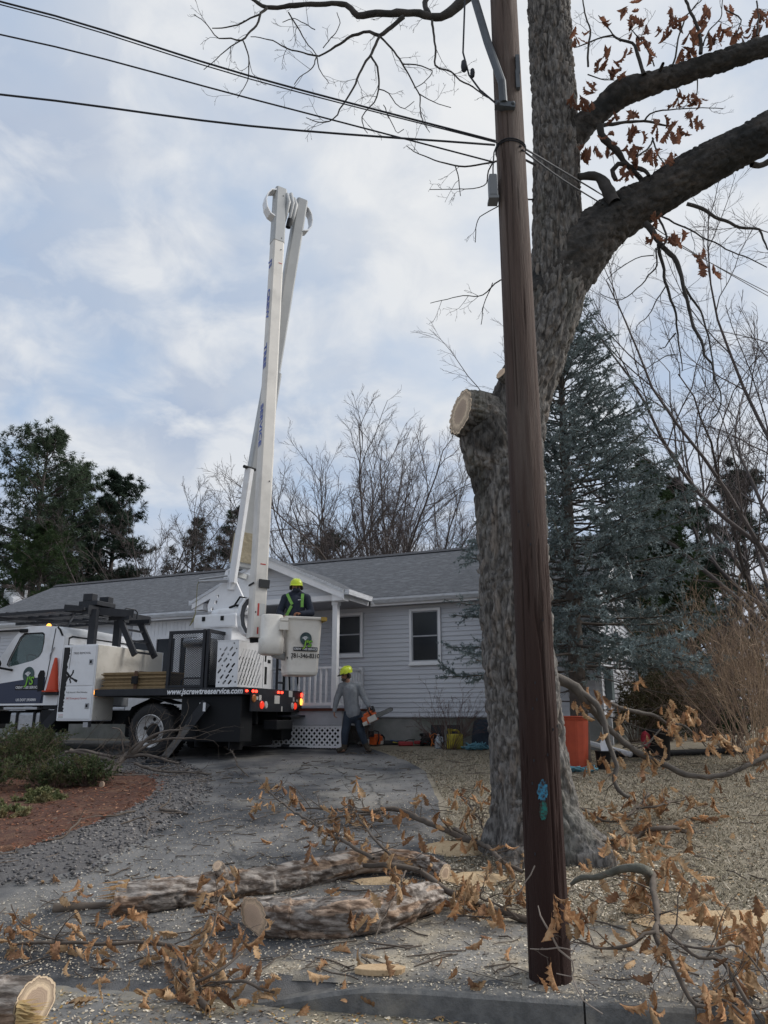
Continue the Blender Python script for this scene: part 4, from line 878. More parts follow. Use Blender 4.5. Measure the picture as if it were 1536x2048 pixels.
# chassis and deck
tb((-6.0, 1.9, .78, .86, 1.62, 1.90), (-6.0, 1.9, 1.60, 1.68, 1.62, 1.90), name='chassis_rail', m=M_under)
tb((-1.41, 2.06, 0, 2.46, 2.165, 2.30), name='deck', m=M_blk, c=.008)
tb((.62, 1.95, .10, .55, 1.30, 2.163), (.62, 1.9, 1.9, 2.36, 1.30, 2.163), (.5, 1.7, .56, 1.89, 1.2, 1.61), name='underbody_box', m=M_under, c=.02)
tb((-1.3, -.75, .9, 1.6, 1.35, 1.9), (-.2, .2, .3, 2.2, 1.42, 1.6), name='axle_housing', m=M_under, c=.05)
rp = tb((2.062, 2.10, .22, 2.40, 1.86, 2.30), name='rear_panel', m=M_blk, c=.006)
tb((2.0, 2.3, .9, 1.6, 1.52, 1.70), name='tow_hitch', m=M_under, c=.02)
tb((1.95, 2.25, 1.55, 2.45, 1.76, 1.80), name='rear_step', m=M_blk)
def lens(s, w, z, rw, rz, m, name, parent, ax=S3, n=18):
    b = MB(); c = tp(s, w, z); e1 = W3 if ax == S3 else -S3; v = [(c+ax*.03)[:]]
    for k, (q, h) in enumerate(((.8, .026), (1, .012), (1, 0))): v += [(c+e1*(rw*q*math.cos(2*math.pi*i/n))+Z3*(rz*q*math.sin(2*math.pi*i/n))+ax*h)[:] for i in range(n)]
    f = [(0, 1+i, 1+(i+1) % n) for i in range(n)]+[(1+k*n+i, 1+(k+1)*n+i, 1+(k+1)*n+(i+1) % n, 1+k*n+(i+1) % n) for k in range(2) for i in range(n)]
    return b.add(v, f).build(name, m, parent)
for w in (.30, .42): lens(2.10, w-.05, 2.235, .035, .025, M_red, 'brake_light', truck)
for w in (1.29, 1.44): lens(2.10, w, 2.245, .035, .025, M_red, 'brake_light', truck)
lens(2.07, .06, 2.235, .035, .022, M_red, 'brake_light', truck)
lens(2.10, 2.36, 2.22, .03, .045, M_red, 'brake_light', truck); lens(2.10, 2.345, 2.08, .035, .07, M_amber, 'turn_signal', truck)
lens(2.10, .30, 2.10, .075, .075, M_amberoff, 'reflector', truck)
lens(2.10, .62, 1.985, .075, .075, M_redoff, 'tail_light', truck); lens(2.10, .78, 1.985, .06, .072, M_clear, 'reversing_light', truck)
lens(2.10, 1.93, 1.985, .055, .07, M_clear, 'reversing_light', truck); lens(2.10, 2.07, 1.985, .06, .072, M_redoff, 'tail_light', truck)
for (w, z, a, c) in ((.43,2.11,.07,.06),(.55,2.12,.09,.10),(1.25,2.10,.22,.16),(1.85,2.23,.17,.13),(2.0,2.12,.07,.09),(1.47,1.92,.05,.1),(2.16,2.1,.08,.05)): tb((2.1, 2.104, w-a/2, w+a/2, z-c/2, z+c/2), name='label_plate', m=M_clear)
tb((-1.44, -1.41, .02, .10, 2.2, 2.28), name='side_marker', m=M_amber)
text('www.jscrewtreeservice.com', .15, tp(1.18, 0, 2.232), -S3*-1, Z3, M_whitep, truck, off=.03, shear=.22, sx=.98)
# wheels
def wheel(s, w0, w1, dish, name='wheel', parent=truck, Rt=.52):
    cw = (w0+w1)/2; sgn = 1 if w0 < w1 else -1; ax = W3*sgn; wd = abs(w1-w0); c = tp(s, w0, TG+Rt)
    root = MB().lathe([(.30, .02), (.34, .0), (.47, .0), (Rt-.02, .03), (Rt, .07), (Rt, wd-.07), (Rt-.02, wd-.03), (.47, wd), (.30, wd)], c, 48, ax, caps=False).build('wheel', M_tyre, parent, True)
    g = MB()
    for k in range(44):
        a = 2*math.pi*k/44
        for h in (.10, wd-.10): d = S3*math.cos(a)+Z3*math.sin(a); p = c+ax*h+d*(Rt+.004); g.bar(p-ax*.06, p+ax*.06, .035, .016, up=d)
    g.build('tread_block', M_tyre, root)
    MB().lathe([(.305, -.008), (.318, .0), (.312, .02), (.285, .03), (.275, dish), (.17, dish+.02), (.15, dish-.03)], c, 40, ax, caps=False).build('rim', M_rim, root, True)
    MB().lathe([(.16, dish+.06), (.15, dish-.02), (.115, dish-.035), (.10, dish-.12), (.07, dish-.13), (.0005, dish-.13)], c, 20, ax, caps=False).build('hub', M_under, root, True)
    hl = MB()
    for k in range(5): a = 2*math.pi*(k+.3)/5; d = S3*math.cos(a)+Z3*math.sin(a); q = c+d*.225+ax*(dish+.004); hl.lathe([(.0005, -.006), (.036, -.006), (.04, .02)], q, 12, ax, caps=False)
    hl.build('hand_hole', M_under, root)
    nt_ = MB()
    for k in range(10): a = 2*math.pi*k/10; d = S3*math.cos(a)+Z3*math.sin(a); q = c+d*.168+ax*(dish-.012); nt_.lathe([(.016, .02), (.016, -.02), (.0005, -.024)], q, 6, ax, caps=False)
    nt_.build('lug_nut', M_alu, root); return root
wheel(0, .0, .27, .15); wheel(0, .31, .56, .05); wheel(0, 2.46, 2.19, .15); wheel(0, 2.15, 1.9, .05)
wheel(-4.95, .06, .34, .02); wheel(-4.95, 2.40, 2.12, .02)
b = MB(); b.add(tx([(-.62,-.02,1.62),(-.45,-.02,1.95),(0,-.02,2.12),(.5,-.02,2.0),(-.62,.6,1.62),(-.45,.6,1.95),(0,.6,2.12),(.5,.6,2.0)]), [(0,1,5,4),(1,2,6,5),(2,3,7,6)]); b.build('mudguard', M_under, truck)
fl = tb((1.70, 1.72, .12, .62, 1.15, 1.80), name='mudflap', m=M_under)
text('0', .34, tp(1.722, .37, 1.45), W3, Z3, mat('flap_emblem', (.07,.07,.075), None, rough=.6), fl, sx=.6)
tb((1.0, 1.02, .05, .6, 1.2, 1.9), name='mudflap', m=M_under)
# outriggers
M_arm = mat('outrigger_paint', (.07,.072,.078), (.16,.15,.14), 6, .7, stretch=(1,1,3))
def outrigger(a, c_, z0, base):
    t = MB(); t.bar(a, a.lerp(c_, .42), .20, .17); o = t.build('outrigger_sleeve', M_blk, truck)
    t = MB(); t.bar(a.lerp(c_, .35), c_, .13, .12); t.build('outrigger_leg', M_arm, truck)
    t = MB(); t.bar(c_+Vector((0,0,.05)), c_-Vector((0,0,.03)), .16, .14); f = Vector((c_.x, c_.y, base)); t.cbox(f.x-.28, f.x+.28, f.y-.2, f.y+.2, base, base+.05, .01); t.build('outrigger_foot', M_blk, truck); return o
q0, q1 = tp(1.25, .0, 2.02), tp(.62, -.35, 1.0); b0 = float(zg(q1.x, q1.y))+.02; q1.z = b0+.07
os_ = outrigger(q0, q1, 0, b0); tb((1.17, 1.30, -.115, -.10, 1.86, 2.02), name='outrigger_sticker', m=M_whitep)
q0, q1 = tp(1.45, 2.2, 1.9), tp(1.9, 2.55, 1.1); b0 = float(zg(q1.x, q1.y))+.02; q1.z = b0+.07; outrigger(q0, q1, 0, b0)
q0, q1 = tp(-2.35, .2, 1.95), tp(-2.95, -.15, 1.05); b0 = float(zg(q1.x, q1.y))+.02; q1.z = b0+.07; outrigger(q0, q1, 0, b0)
# outrigger pads
for (s, w, lb) in ((.62, -.35, 'black round outrigger pad under the near rear leg of the truck'), (1.95, 2.6, 'black round outrigger pad on the driveway before the porch lattice')):
    c = tp(s, w, 0); z = float(zg(c.x, c.y)); MBp = MB(); MBp.lathe([(.46, .0), (.47, .01), (.47, .026), (.45, .034), (.0005, .036)], (c.x, c.y, z-.022+.005), 30)
    tag(MBp.build('outrigger_pad', M_blk, None, org=(c.x, c.y, z)), lb, 'pad')
# tool cabinet and cross body
cab_ = tb((-2.31, -1.43, .0, .62, 1.68, 3.22), name='tool_cabinet', m=M_wpaint, c=.012)
tb((-2.31, -1.432, .625, 2.25, 2.28, 3.215), name='cross_body', m=M_wpaint)
tb((-1.43, -1.415, .012, 2.2, 2.31, 3.205), name='rear_bulkhead', m=M_cream, c=.004)
tb((-1.428, -1.415, .012, .62, 1.70, 2.16), name='cabinet_end', m=M_cream, c=.004)
sq = mat('cabinet_seam', (.05,.055,.06), None, rough=.8)
for z0, z1 in ((1.72, 2.36), (2.385, 3.19)): 
    d = tb((-2.285, -1.455, -.012, -.002, z0, z1), name='cabinet_door', m=M_wpaint, c=.006)
    zz = 1.98 if z0 < 2 else 2.86; MB(tx).cbox(-1.60, -1.50, -.024, -.012, zz-.055, zz+.055, .008).build('latch', M_alu, d); MB(tx).box(-1.575, -1.525, -.028, -.0245, zz-.03, zz+.03).build('latch_handle', M_under, d)
pr = []                                                      # tree-trunk silhouette down the cabinet edge
rgp = np.random.default_rng(4); zz = np.linspace(1.86, 3.17, 40)
b = MB(); v = []
for i, z in enumerate(zz): e = -2.15+.022*rgp.uniform(-1, 1)+(.03 if z > 2.95 else 0); v += [tp(-2.275, -.0145, z)[:], tp(e, -.0145, z)[:]]
b.add(v, [(2*i, 2*i+1, 2*i+3, 2*i+2) for i in range(len(zz)-1)]); b.build('trunk_silhouette_print', M_black, truck)
b = MB()                                                     # climber silhouette: rope and body in short strokes
def stroke(pts, w):
    for (a, c) in zip(pts[:-1], pts[1:]): b.bar(tp(a[0], -.0155, a[1]), tp(c[0], -.0155, c[1]), w, .002, up=W3)
stroke([(-2.08,3.17),(-2.09,2.9),(-2.10,2.72)], .008); stroke([(-2.16,2.66),(-2.09,2.60),(-2.06,2.55)], .05); stroke([(-2.06,2.56),(-2.0,2.62),(-1.98,2.70)], .03); stroke([(-2.09,2.6),(-2.14,2.5),(-2.17,2.44)], .045); stroke([(-2.05,2.55),(-1.99,2.53),(-1.93,2.5)], .035); stroke([(-1.93,2.5),(-1.86,2.47)], .05); stroke([(-2.06,2.53),(-2.02,2.44)], .03); stroke([(-2.0,2.66),(-1.97,2.66)], .045)
b.build('climber_silhouette_print', M_black, truck)
text('TREE REMOVAL', .062, tp(-1.80, -.012, 3.04), S3, Z3, M_black, truck, sx=1.05); text('Fully Insured - Free Estimates', .045, tp(-1.84, -.012, 2.25), S3, Z3, M_black, truck); text('24/7 Emergency Service', .055, tp(-1.84, -.012, 2.13), S3, Z3, M_redp, truck)
text('DANGER', .03, tp(-2.19, -.012, 1.80), S3, Z3, M_redp, truck); tb((-2.25, -2.13, -.0135, -.0125, 1.74, 1.78), name='warning_label', m=M_clear)
# ladder up to the guard, headache rack, overhead guard
M_gd = M_blk
def tbar(a, c, w, h=None, name='guard_bar', m=M_blk, parent=truck): t = MB(); t.bar(tp(*a), tp(*c), w, h); return t.build(name, m, parent)
for w in (.35, 1.15): tbar((-1.90, w, 3.2), (-1.90, w, 4.0), .17, .14, 'guard_post')
tbar((-1.98, 0.15, 3.98), (-1.98, 2.3, 3.98), .16, .20, 'guard_beam'); tbar((-1.35, .95, 3.95), (-2.5, .1, 4.02), .12, .16, 'guard_beam')
for w in (.1, .75, 1.5, 2.3): tbar((-1.95, w, 3.99), (-5.2, w, 3.95), .05, .06, 'guard_rail')
for s in (-2.3, -2.6, -2.9, -3.2, -3.5, -3.8, -4.1, -4.4, -4.75, -5.1): tbar((s, .1, 3.99), (s, 2.3, 3.99), .04, .045, 'guard_crossbar')
tbar((-2.2, .1, 3.90), (-4.4, 2.3, 3.90), .04, .05, 'guard_brace'); tbar((-2.2, 2.3, 3.90), (-4.4, .1, 3.90), .04, .05, 'guard_brace')
if 0: b = MB(tx); v = [(-2.0,.12,4.05),(-5.2,.12,3.99),(-5.2,2.28,3.99),(-2.0,2.28,4.05)]; b.add(v+[(a, c, z-.012) for a, c, z in v], [(0,1,2,3),(7,6,5,4),(0,4,5,1),(1,5,6,2),(2,6,7,3),(3,7,4,0)]); b.build('guard_deck', M_blk, truck)
tb((-2.35, -1.85, .35, .95, 4.10, 4.20), (-2.25, -2.0, .35, .52, 4.20, 4.36), (-2.15, -1.9, .75, .92, 4.20, 4.34), name='boom_rest', m=M_blk, c=.01)
for w in (.85, 1.55):
    tbar((-1.62, w, 3.85), (-1.15, w, 3.05), .06, .13, 'ladder_rail')
for k in range(3): s = -1.5+.14*k; z = 3.62-.25*k; tbar((s, .85, z), (s, 1.55, z), .05, .04, 'ladder_rung')
tbar((-1.9, .85, 3.86), (-1.35, .85, 3.86), .07, .09, 'ladder_landing'); tbar((-1.9, 1.55, 3.86), (-1.35, 1.55, 3.86), .07, .09, 'ladder_landing')
b = MB(); b.tube([tp(-1.62, .95, 3.9), tp(-1.62, .95, 4.05), tp(-1.60, 1.0, 4.10), tp(-1.58, 1.3, 4.10), tp(-1.57, 1.36, 4.05), tp(-1.57, 1.36, 3.9)], .016, 8); b.build('grab_hoop', M_blk, truck)
# cab shell: near and far side plates with real window openings
prof = [(-2.42,2.0),(-2.40,3.25),(-2.43,3.45),(-2.52,3.58),(-2.68,3.645),(-3.0,3.67),(-3.42,3.67),(-3.60,3.62),(-3.78,3.45),(-4.24,2.86),(-4.42,2.76),(-4.42,2.0)]
win = [(-3.50,3.50),(-3.02,3.50),(-2.965,3.46),(-2.955,3.3),(-2.98,3.1),(-3.05,3.0),(-3.2,2.93),(-3.55,2.86),(-3.80,2.82),(-3.87,2.86),(-3.83,2.98),(-3.60,3.42)]
rev = lambda L: [(-a, b) for a, b in L][::-1]
near = plate(prof, [win], tp(0, .10, 0), S3, Z3, .05, 'cab_side', M_wpaint, truck)
far = plate(prof, [win], tp(0, 2.34, 0), S3, Z3, .05, 'cab_side', M_wpaint, truck)
plate(win, [], tp(0, .115, 0), S3, Z3, .006, 'side_window', M_cabglass, truck); plate(win, [], tp(0, 2.31, 0), S3, Z3, .006, 'side_window', M_cabglass, truck)
def offset(L, d):
    P = np.array(L); c = np.array([-3.3, 2.9]); return [tuple(c+(p-c)*(1+d)) for p in P]
plate(offset(win, .05), [win], tp(0, .094, 0), S3, Z3, .008, 'window_seal', M_under, truck)
b = MB(); top = prof[1:8]; ws = [(.10, .035), (.16, .0), (.28, -.012), (1.22, -.03), (2.16, -.012), (2.28, 0), (2.34, .035)]; v = []
for w, d in ws:
    for (s, z) in top: v.append(tp(s+(d if s < -3.4 else (-d if s > -2.6 else 0)), w, z-d)[:])
n_ = len(top); f = [(j*n_+i, j*n_+i+1, (j+1)*n_+i+1, (j+1)*n_+i) for j in range(len(ws)-1) for i in range(n_-1)]
rb = b.add(v, f).build('cab_roof', M_wpaint, truck, True)
rw = [(.28, 2.72), (2.16, 2.72), (2.2, 2.8), (2.2, 3.38), (2.1, 3.42), (.34, 3.42), (.24, 3.38), (.24, 2.8)]
plate([(.08, 2.02), (2.34, 2.02), (2.34, 3.40), (.08, 3.40)], [rw], tp(-2.395, 0, 0), W3, Z3, .05, 'cab_back', M_wpaint, truck)
plate(rw, [], tp(-2.42, 0, 0), W3, Z3, .006, 'rear_window', M_cabglass, truck)
plate([(a+(.03 if a > 1.2 else -.03), c+(.03 if c > 3 else -.03)) for a, c in rw], [rw], tp(-2.388, 0, 0), W3, Z3, .006, 'window_seal', M_under, truck)
ws_o = tp(-3.70, 0, 3.54); wsd = (tp(-4.24, 0, 2.86)-tp(-3.70, 0, 3.54))
plate([(.16, 0), (2.28, 0), (2.28, wsd.length), (.16, wsd.length)], [], ws_o, W3, wsd, .008, 'windscreen', M_cabglass, truck)
tb((-4.40, -2.45, .11, 2.28, 2.0, 2.1), name='cab_floor', m=M_under); tb((-4.40, -4.05, .13, 2.26, 2.1, 2.84), name='dashboard', m=M_under, c=.05)
tb((-3.0, -2.5, .3, .85, 2.1, 2.55), (-2.72, -2.5, .32, .83, 2.55, 3.2), name='driver_seat', m=M_under, c=.06)
b = MB(); sc_ = tp(-3.62, .62, 2.95); an = (S3*.75+Z3*.65).normalized(); e1 = W3; e2 = an.cross(e1); b.tube([sc_+e1*(.22*math.cos(t))+e2*(.22*math.sin(t)) for t in np.linspace(0, 2*math.pi, 25)], .016, 8, cap=False); b.bar(sc_-e1*.2, sc_+e1*.2, .04, .02); b.tube([sc_, sc_-an*.4], .03, 8); b.build('steering_wheel', M_under, truck)
navy = [(-4.41,2.04),(-2.80,2.04),(-2.80,2.58),(-3.05,2.57),(-3.6,2.51),(-4.41,2.42)]
plate(navy, [], tp(0, .096, 0), S3, Z3, .004, 'navy_panel', M_navy, truck)
plate([(-2.97,2.28),(-2.83,2.30),(-2.82,2.66),(-2.86,2.72),(-2.95,2.72),(-3.0,2.62)], [], tp(0, .088, 0), S3, Z3, .01, 'handle_recess', M_under, truck)
for pts in ([(-2.86,2.04),(-2.76,2.6),(-2.70,3.2),(-2.66,3.6)],):
    b = MB(); b.tube([tp(s, .094, z) for s, z in pts], .008, 5); b.build('door_seam', M_under, truck)
b = MB(); b.tube([tp(-2.64, .085, 3.2), tp(-2.72, .075, 3.05), tp(-2.72, .075, 2.95)], .012, 6); b.build('grab_handle', M_alu, truck)
tb((-2.63, -2.57, .07, .10, 2.66, 2.82), name='latch_cover', m=M_under, c=.01)
b = MB(); b.tube([tp(-2.60, .09, 3.62), tp(-2.53, .075, 3.57), tp(-2.45, .08, 3.44)], .02, 6); b.build('corner_seal', M_under, truck)
b = MB(); b.ball(tp(-3.1, .35, 3.70), .05, sc=(1, 1, 1)); b.build('clearance_light', M_amber, truck)
b = MB(); b.cbox(-3.62, -3.42, .05, .14, 3.54, 3.62, .02); b.xf = tx; b.build('mirror_mount', M_under, truck)
b = MB(tx); b.cbox(-4.12, -3.98, -.22, -.08, 2.98, 3.46, .03); mi = b.build('mirror', M_under, truck); b = MB(); b.tube([tp(-3.55, .06, 3.58), tp(-3.95, -.15, 3.56), tp(-4.05, -.15, 3.45)], .018, 7); b.tube([tp(-3.7, .08, 2.74), tp(-3.98, -.15, 2.80), tp(-4.05, -.15, 2.98)], .025, 7); b.build('mirror_arm', M_under, truck)
b = MB(); b.ball(tp(-3.96, -.15, 2.86), .12, sc=(1, .7, 1)); b.build('convex_mirror', M_under, truck, True)
# hood, grille, bumper (mostly beyond the frame)
b = MB(tx); v = []
for (s, z0, z1, w0, w1) in ((-4.42,2.0,2.78,.25,2.2),(-5.0,2.05,2.70,.30,2.15),(-5.6,1.95,2.58,.4,2.05),(-5.95,1.75,2.40,.5,1.95),(-6.02,1.7,2.2,.52,1.93)):
    v += [(s,w0,z0),(s,w0,z1-.12),(s,w0+.14,z1),(s,w1-.14,z1),(s,w1,z1-.12),(s,w1,z0)]
b.add(v, [(j*6+i, (j+1)*6+i, (j+1)*6+(i+1) % 6, j*6+(i+1) % 6) for j in range(4) for i in range(6)]+[(24,25,26,27,28,29)[::-1]]); b.build('hood', M_wpaint, truck, True)
tb((-6.25, -6.0, .1, 2.36, 1.5, 1.75), name='bumper', m=M_under, c=.03)
b = MB(tx); v = [(-4.40,.09,2.0),(-4.42,.09,2.5),(-4.75,.06,2.55),(-5.2,.06,2.5),(-5.6,.09,2.2),(-5.65,.09,1.9),(-5.5,.08,1.9),(-5.3,.07,2.15),(-4.95,.06,2.22),(-4.6,.07,2.1),(-4.45,.08,1.8)]; b.add(v+[(a, .45, c) for a, _, c in v], [list(range(11)), list(range(21, 10, -1))]+[(i, i+11, (i+1) % 11+11, (i+1) % 11) for i in range(11)]); b.build('fender', M_navy, truck)
# fuel tank with steps
ft = tb((-3.66, -2.86, .12, .62, 1.46, 1.86), name='fuel_tank', m=M_alu, c=.05)
for s in (-3.48, -3.02): tb((s, s+.055, .10, .64, 1.45, 1.872), name='tank_strap', m=M_under, parent=ft)
tb((-3.80, -2.90, .06, .40, 1.91, 1.965), (-3.66, -2.95, .07, .4, 1.395, 1.44), name='step', m=M_alu, c=.008)
tb((-2.84, -2.45, .12, .55, 1.45, 1.90), name='battery_box', m=M_under, c=.02); tb((-2.8, -2.35, .12, 1.2, 1.92, 2.0), name='cab_mount', m=M_under)
tb((-2.75, -2.33, -.03, .12, 2.20, 2.26), name='cone_holder', m=M_blk)
lk = tb((-1.66, -1.54, .05, .15, 1.56, 1.66), name='hook_block', m=M_alu)
# logo: badge with a bare white tree, green initials, name plate
def logo(o, ax, ay, sc, parent, plate_m=M_black):
    o = Vector(o); ax = Vector(ax).normalized(); ay = Vector(ay).normalized(); n = ax.cross(ay)
    e = lambda a, c, l: o+ax*(a*sc)+ay*(c*sc)+n*l
    b = MB(); b.add([e(0, .30, .003)[:]]+[e(.34*math.cos(t), .30+.36*math.sin(t), .003)[:] for t in np.linspace(0, 2*math.pi, 28, endpoint=False)], [(0, 1+i, 1+(i+1) % 28) for i in range(28)]); b.build('badge_print', mat('badge_dark', (.03,.05,.06), (.08,.13,.12), 6, .6), parent)
    b = MB(); rg = np.random.default_rng(9)
    def br(a, c, an, L, d):
        x, y = a+L*math.cos(an), c+L*math.sin(an); b.bar(e(a, c, .005), e(x, y, .005), .014*sc*(d+1), .002, up=n)
        if d > 0:
            for q in (-.55, .1, .6): br(x, y, an+q+rg.uniform(-.15, .15), L*.68, d-1)
    br(-.02, .05, 1.6, .16, 3); b.build('tree_print', M_whitep, parent)
    text("J'S", .50*sc, e(.10, .0, .006), ax, ay, M_black, parent, off=.06, shear=.2); text("J'S", .50*sc, e(.10, .0, .009), ax, ay, M_greenp, parent, off=.025, shear=.2)
    b = MB(); b.prism([(-.68*sc, -.40*sc), (.68*sc, -.40*sc), (.70*sc, -.36*sc), (.70*sc, -.20*sc), (.68*sc, -.17*sc), (-.68*sc, -.17*sc), (-.70*sc, -.2*sc), (-.70*sc, -.36*sc)], .003, e(0, 0, .001), ax, ay); b.build('name_plate_print', plate_m, parent)
    text('CREW TREE SERVICE', .165*sc, e(0, -.285, .003), ax, ay, M_whitep, parent, off=.02, sx=.88)
logo(tp(-3.26, .096, 2.50), S3, Z3, .46, truck); text('US DOT 2930981', .075, tp(-3.25, .096, 2.11), S3, Z3, M_whitep, truck, off=.02)
# mesh cage round the pedestal
cg = tb((.27, .33, .03, .09, 2.305, 3.42), (1.06, 1.12, .03, .09, 2.305, 3.43), (1.15, 1.21, .03, .09, 2.305, 3.43), (.33, 1.06, .035, .085, 3.36, 3.42), (.33, 1.06, .035, .085, 2.31, 2.36), (1.15, 1.21, .09, 1.55, 3.37, 3.43), (1.15, 1.21, .09, 1.55, 2.31, 2.36), (1.15, 1.21, 1.5, 1.56, 2.305, 3.42), name='cage_frame', m=M_blk)
def exmesh(o, ax, ay, w, h, parent):                          # expanded metal: two families of slanted strands
    b = MB(); p, q = .062, .036
    for sg in (1, -1):
        k = -h/q*p
        while k < w:
            a = np.array([k, 0 if sg > 0 else h]); d = np.array([p, sg*q]); t0 = max(0, -a[0]/p); t1 = min(h/q, (w-a[0])/p)
            if t1 > t0+.3: P_, Q_ = a+d*t0, a+d*t1; b.bar(o+ax*P_[0]+ay*P_[1], o+ax*Q_[0]+ay*Q_[1], .007, .005, up=ax.cross(ay))
            k += p
    return tag(b.build('expanded_mesh', M_blk, parent), kind='stuff')
exmesh(tp(.33, .06, 2.36), S3, Z3, .73, 1.0, cg); exmesh(tp(1.18, .09, 2.36), W3, Z3, 1.41, 1.01, cg)
tk = tb((.50, 1.02, .30, .85, 2.32, 3.30), name='hydraulic_tank', m=M_wpaint, c=.02)
b = MB(); b.tube([tp(.52, .24, 3.2), tp(1.0, .24, 3.2)], .09, 14); b.build('tank_filter', M_alu, tk, True)
b = MB(); b.tube([tp(.5, .2, 2.34), tp(.52, .2, 2.46), tp(.6, .2, 2.5), tp(.95, .2, 2.5), tp(1.02, .2, 2.45), tp(1.03, .2, 2.34)], .015, 7); b.build('tank_guard', M_blk, truck)
tb((.36, .42, .5, .56, 2.4, 3.0), name='coiled_chain', m=mat('brass_chain', (.35,.25,.12), (.15,.1,.05), 40, .5))
# slotted white guard box at the rear corner
hs = [slot(.065+.12*i+(.06 if j % 2 else 0), .09+.105*j, (.07 if (i+j) % 3 else .0), .036, R(48)) for j in range(8) for i in range(4 if j % 2 == 0 else 4)]
hs = [h for h in hs if min(p[0] for p in h) > .02 and max(p[0] for p in h) < .445 and max(p[1] for p in h) < .85]
gb = plate([(0,0),(.465,0),(.465,.87),(0,.87)], hs, tp(1.41, .03, 2.31), S3, Z3, .006, 'slotted_panel', M_wpaint, truck)
hs = [slot(.07+.12*i+(.06 if j % 2 else 0), .10+.115*j, .11, .032, R(55)) for j in range(7) for i in range(8)]; hs = [h for h in hs if max(p[0] for p in h) < .95 and max(p[1] for p in h) < .85]
plate([(0,0),(.98,0),(.98,.87),(0,.87)], hs, tp(1.882, .03, 2.31), W3, Z3, .006, 'slotted_panel', M_wpaint, truck)
tb((1.40, 1.886, .022, 1.02, 3.181, 3.20), name='guard_box_lid', m=M_wpaint); tb((1.5, 1.8, .2, .85, 2.32, 2.9), name='control_valve', m=M_under, c=.03)
pan = tb((1.84, 1.88, 1.03, 1.42, 2.31, 3.30), name='rear_panel_white', m=M_wpaint); tb((1.88, 1.885, 1.09, 1.18, 2.40, 2.75), (1.88, 1.885, 1.08, 1.14, 2.85, 3.2), (1.88, 1.885, 1.2, 1.32, 2.83, 2.9), name='panel_slot', m=M_under, parent=pan)
for w in (1.46, 1.78): tbar((1.97, w, 2.3), (1.97, w, 3.3), .05, .05, 'rear_ladder_rail')
for z in (2.45, 2.72, 3.0): tbar((1.97, 1.46, z), (1.97, 1.78, z), .04, .04, 'rear_ladder_rung')
for w in (2.0, 2.4): tbar((2.0, w, 2.3), (2.0, w-.06, 2.75), .035, .035, 'rear_stake')
# pedestal and turret
tb((.52, 1.35, .62, 1.95, 2.305, 3.70), name='pedestal', m=M_wpaint, c=.03)
tb((.47, 1.47, .55, 2.0, 3.52, 3.80), name='pedestal_cover', m=M_wpaint, c=.04)
for s in (.68, 1.12): tb((s, s+.07, .535, .55, 3.66, 3.75), name='cover_latch', m=M_under)
b = MB(); b.lathe([(.50, 0), (.52, .03), (.52, .10), (.47, .12)], tp(1.12, 1.15, 3.80), 40); b.build('turntable', M_wpaint, truck, True)
tcen = tp(1.15, 1.15, 3.90)
ta = S3.copy(); tn = W3.copy()
tpoly = [(-.52,0),(-.52,.16),(-.40,.42),(-.22,.55),(-.14,.84),(-.02,.90),(.10,.84),(.12,.60),(.42,.05),(.45,0)]
for dw in (-.34, .28): plate(tpoly, [circ(-.30,.32,.035), circ(-.34,.19,.045), circ(-.42,.06,.045), circ(-.02,.80,.05)] , tcen+tn*dw, ta, Z3, .06, 'turret_plate', M_wpaint, truck)
b = MB(); b.bar(tcen+tn*-.30+ta*.30+Z3*.1, tcen+tn*.22+ta*.30+Z3*.1, .1, .25); b.bar(tcen+tn*-.34+ta*-.02+Z3*.80, tcen+tn*.30+ta*-.02+Z3*.80, .10, .10); b.build('turret_pin', M_boomg, truck)
b = MB(); b.tube([tcen+ta*.15+tn*-.42+Z3*.06, tcen+ta*.3+tn*-.44+Z3*.25, tcen+ta*.45+tn*-.44+Z3*.22, tcen+ta*.42+tn*-.42+Z3*.05], .02, 7); b.tube([tcen+ta*.05+tn*-.42+Z3*.04, tcen+ta*.2+tn*-.44+Z3*.08, tcen+ta*.4+tn*-.44+Z3*.05], .025, 7); b.build('hydraulic_hose', M_under, truck)
# jib on the turret side with its rope
ja, jb = tcen+ta*-.05+tn*-.4+Z3*.62, at(398, 1163, 15.75); b = MB(); b.tube([ja, jb], [.05, .032], 12); b.tube([ja+Z3*.10, jb+Z3*.045], .02, 10); b.build('jib_pole', M_alu, truck)
b = MB(); b.tube([jb, jb+Vector((-.03,0,-.08)), at(393, 1200, 15.75), at(391, 1226, 15.75), at(385, 1242, 15.75), at(379, 1252, 15.75)], [.008,.008,.008,.01,.022,.006], 6); tag(b.build('rigging_rope', mat('rope_olive', (.20,.19,.11), None, rough=.9), None, org=jb), 'thin olive rope dangling from the jib beside the boom base', 'rope')
# lower boom (behind) and upper boom (in front)
def boom(a, c, w0, w1, name, m, yaw, parent=truck, bev=.035, n2=None):
    """square section with chamfered corners from a to c; yaw turns the section about its axis"""
    a, c = Vector(a), Vector(c); d = (c-a).normalized(); n1 = Vector((math.sin(yaw), -math.cos(yaw), 0)); n1 = (n1-d*n1.dot(d)).normalized(); e = d.cross(n1); v = []
    for p, w in ((a, w0), (c, w1)):
        h = w/2; k = h-bev
        for x, y in ((-k,-h),(k,-h),(h,-k),(h,k),(k,h),(-k,h),(-h,k),(-h,-k)): v.append((p+n1*-y+e*x)[:])
    f = [(i, (i+1) % 8, (i+1) % 8+8, i+8) for i in range(8)]+[list(range(8))[::-1], list(range(8, 16))]
    return MB().add(v, f).build(name, m, parent), n1, e, d
lb0, lb1 = at(476, 1165, 16.2), at(603, 403, 15.75); mid = lb0.lerp(lb1, .52)
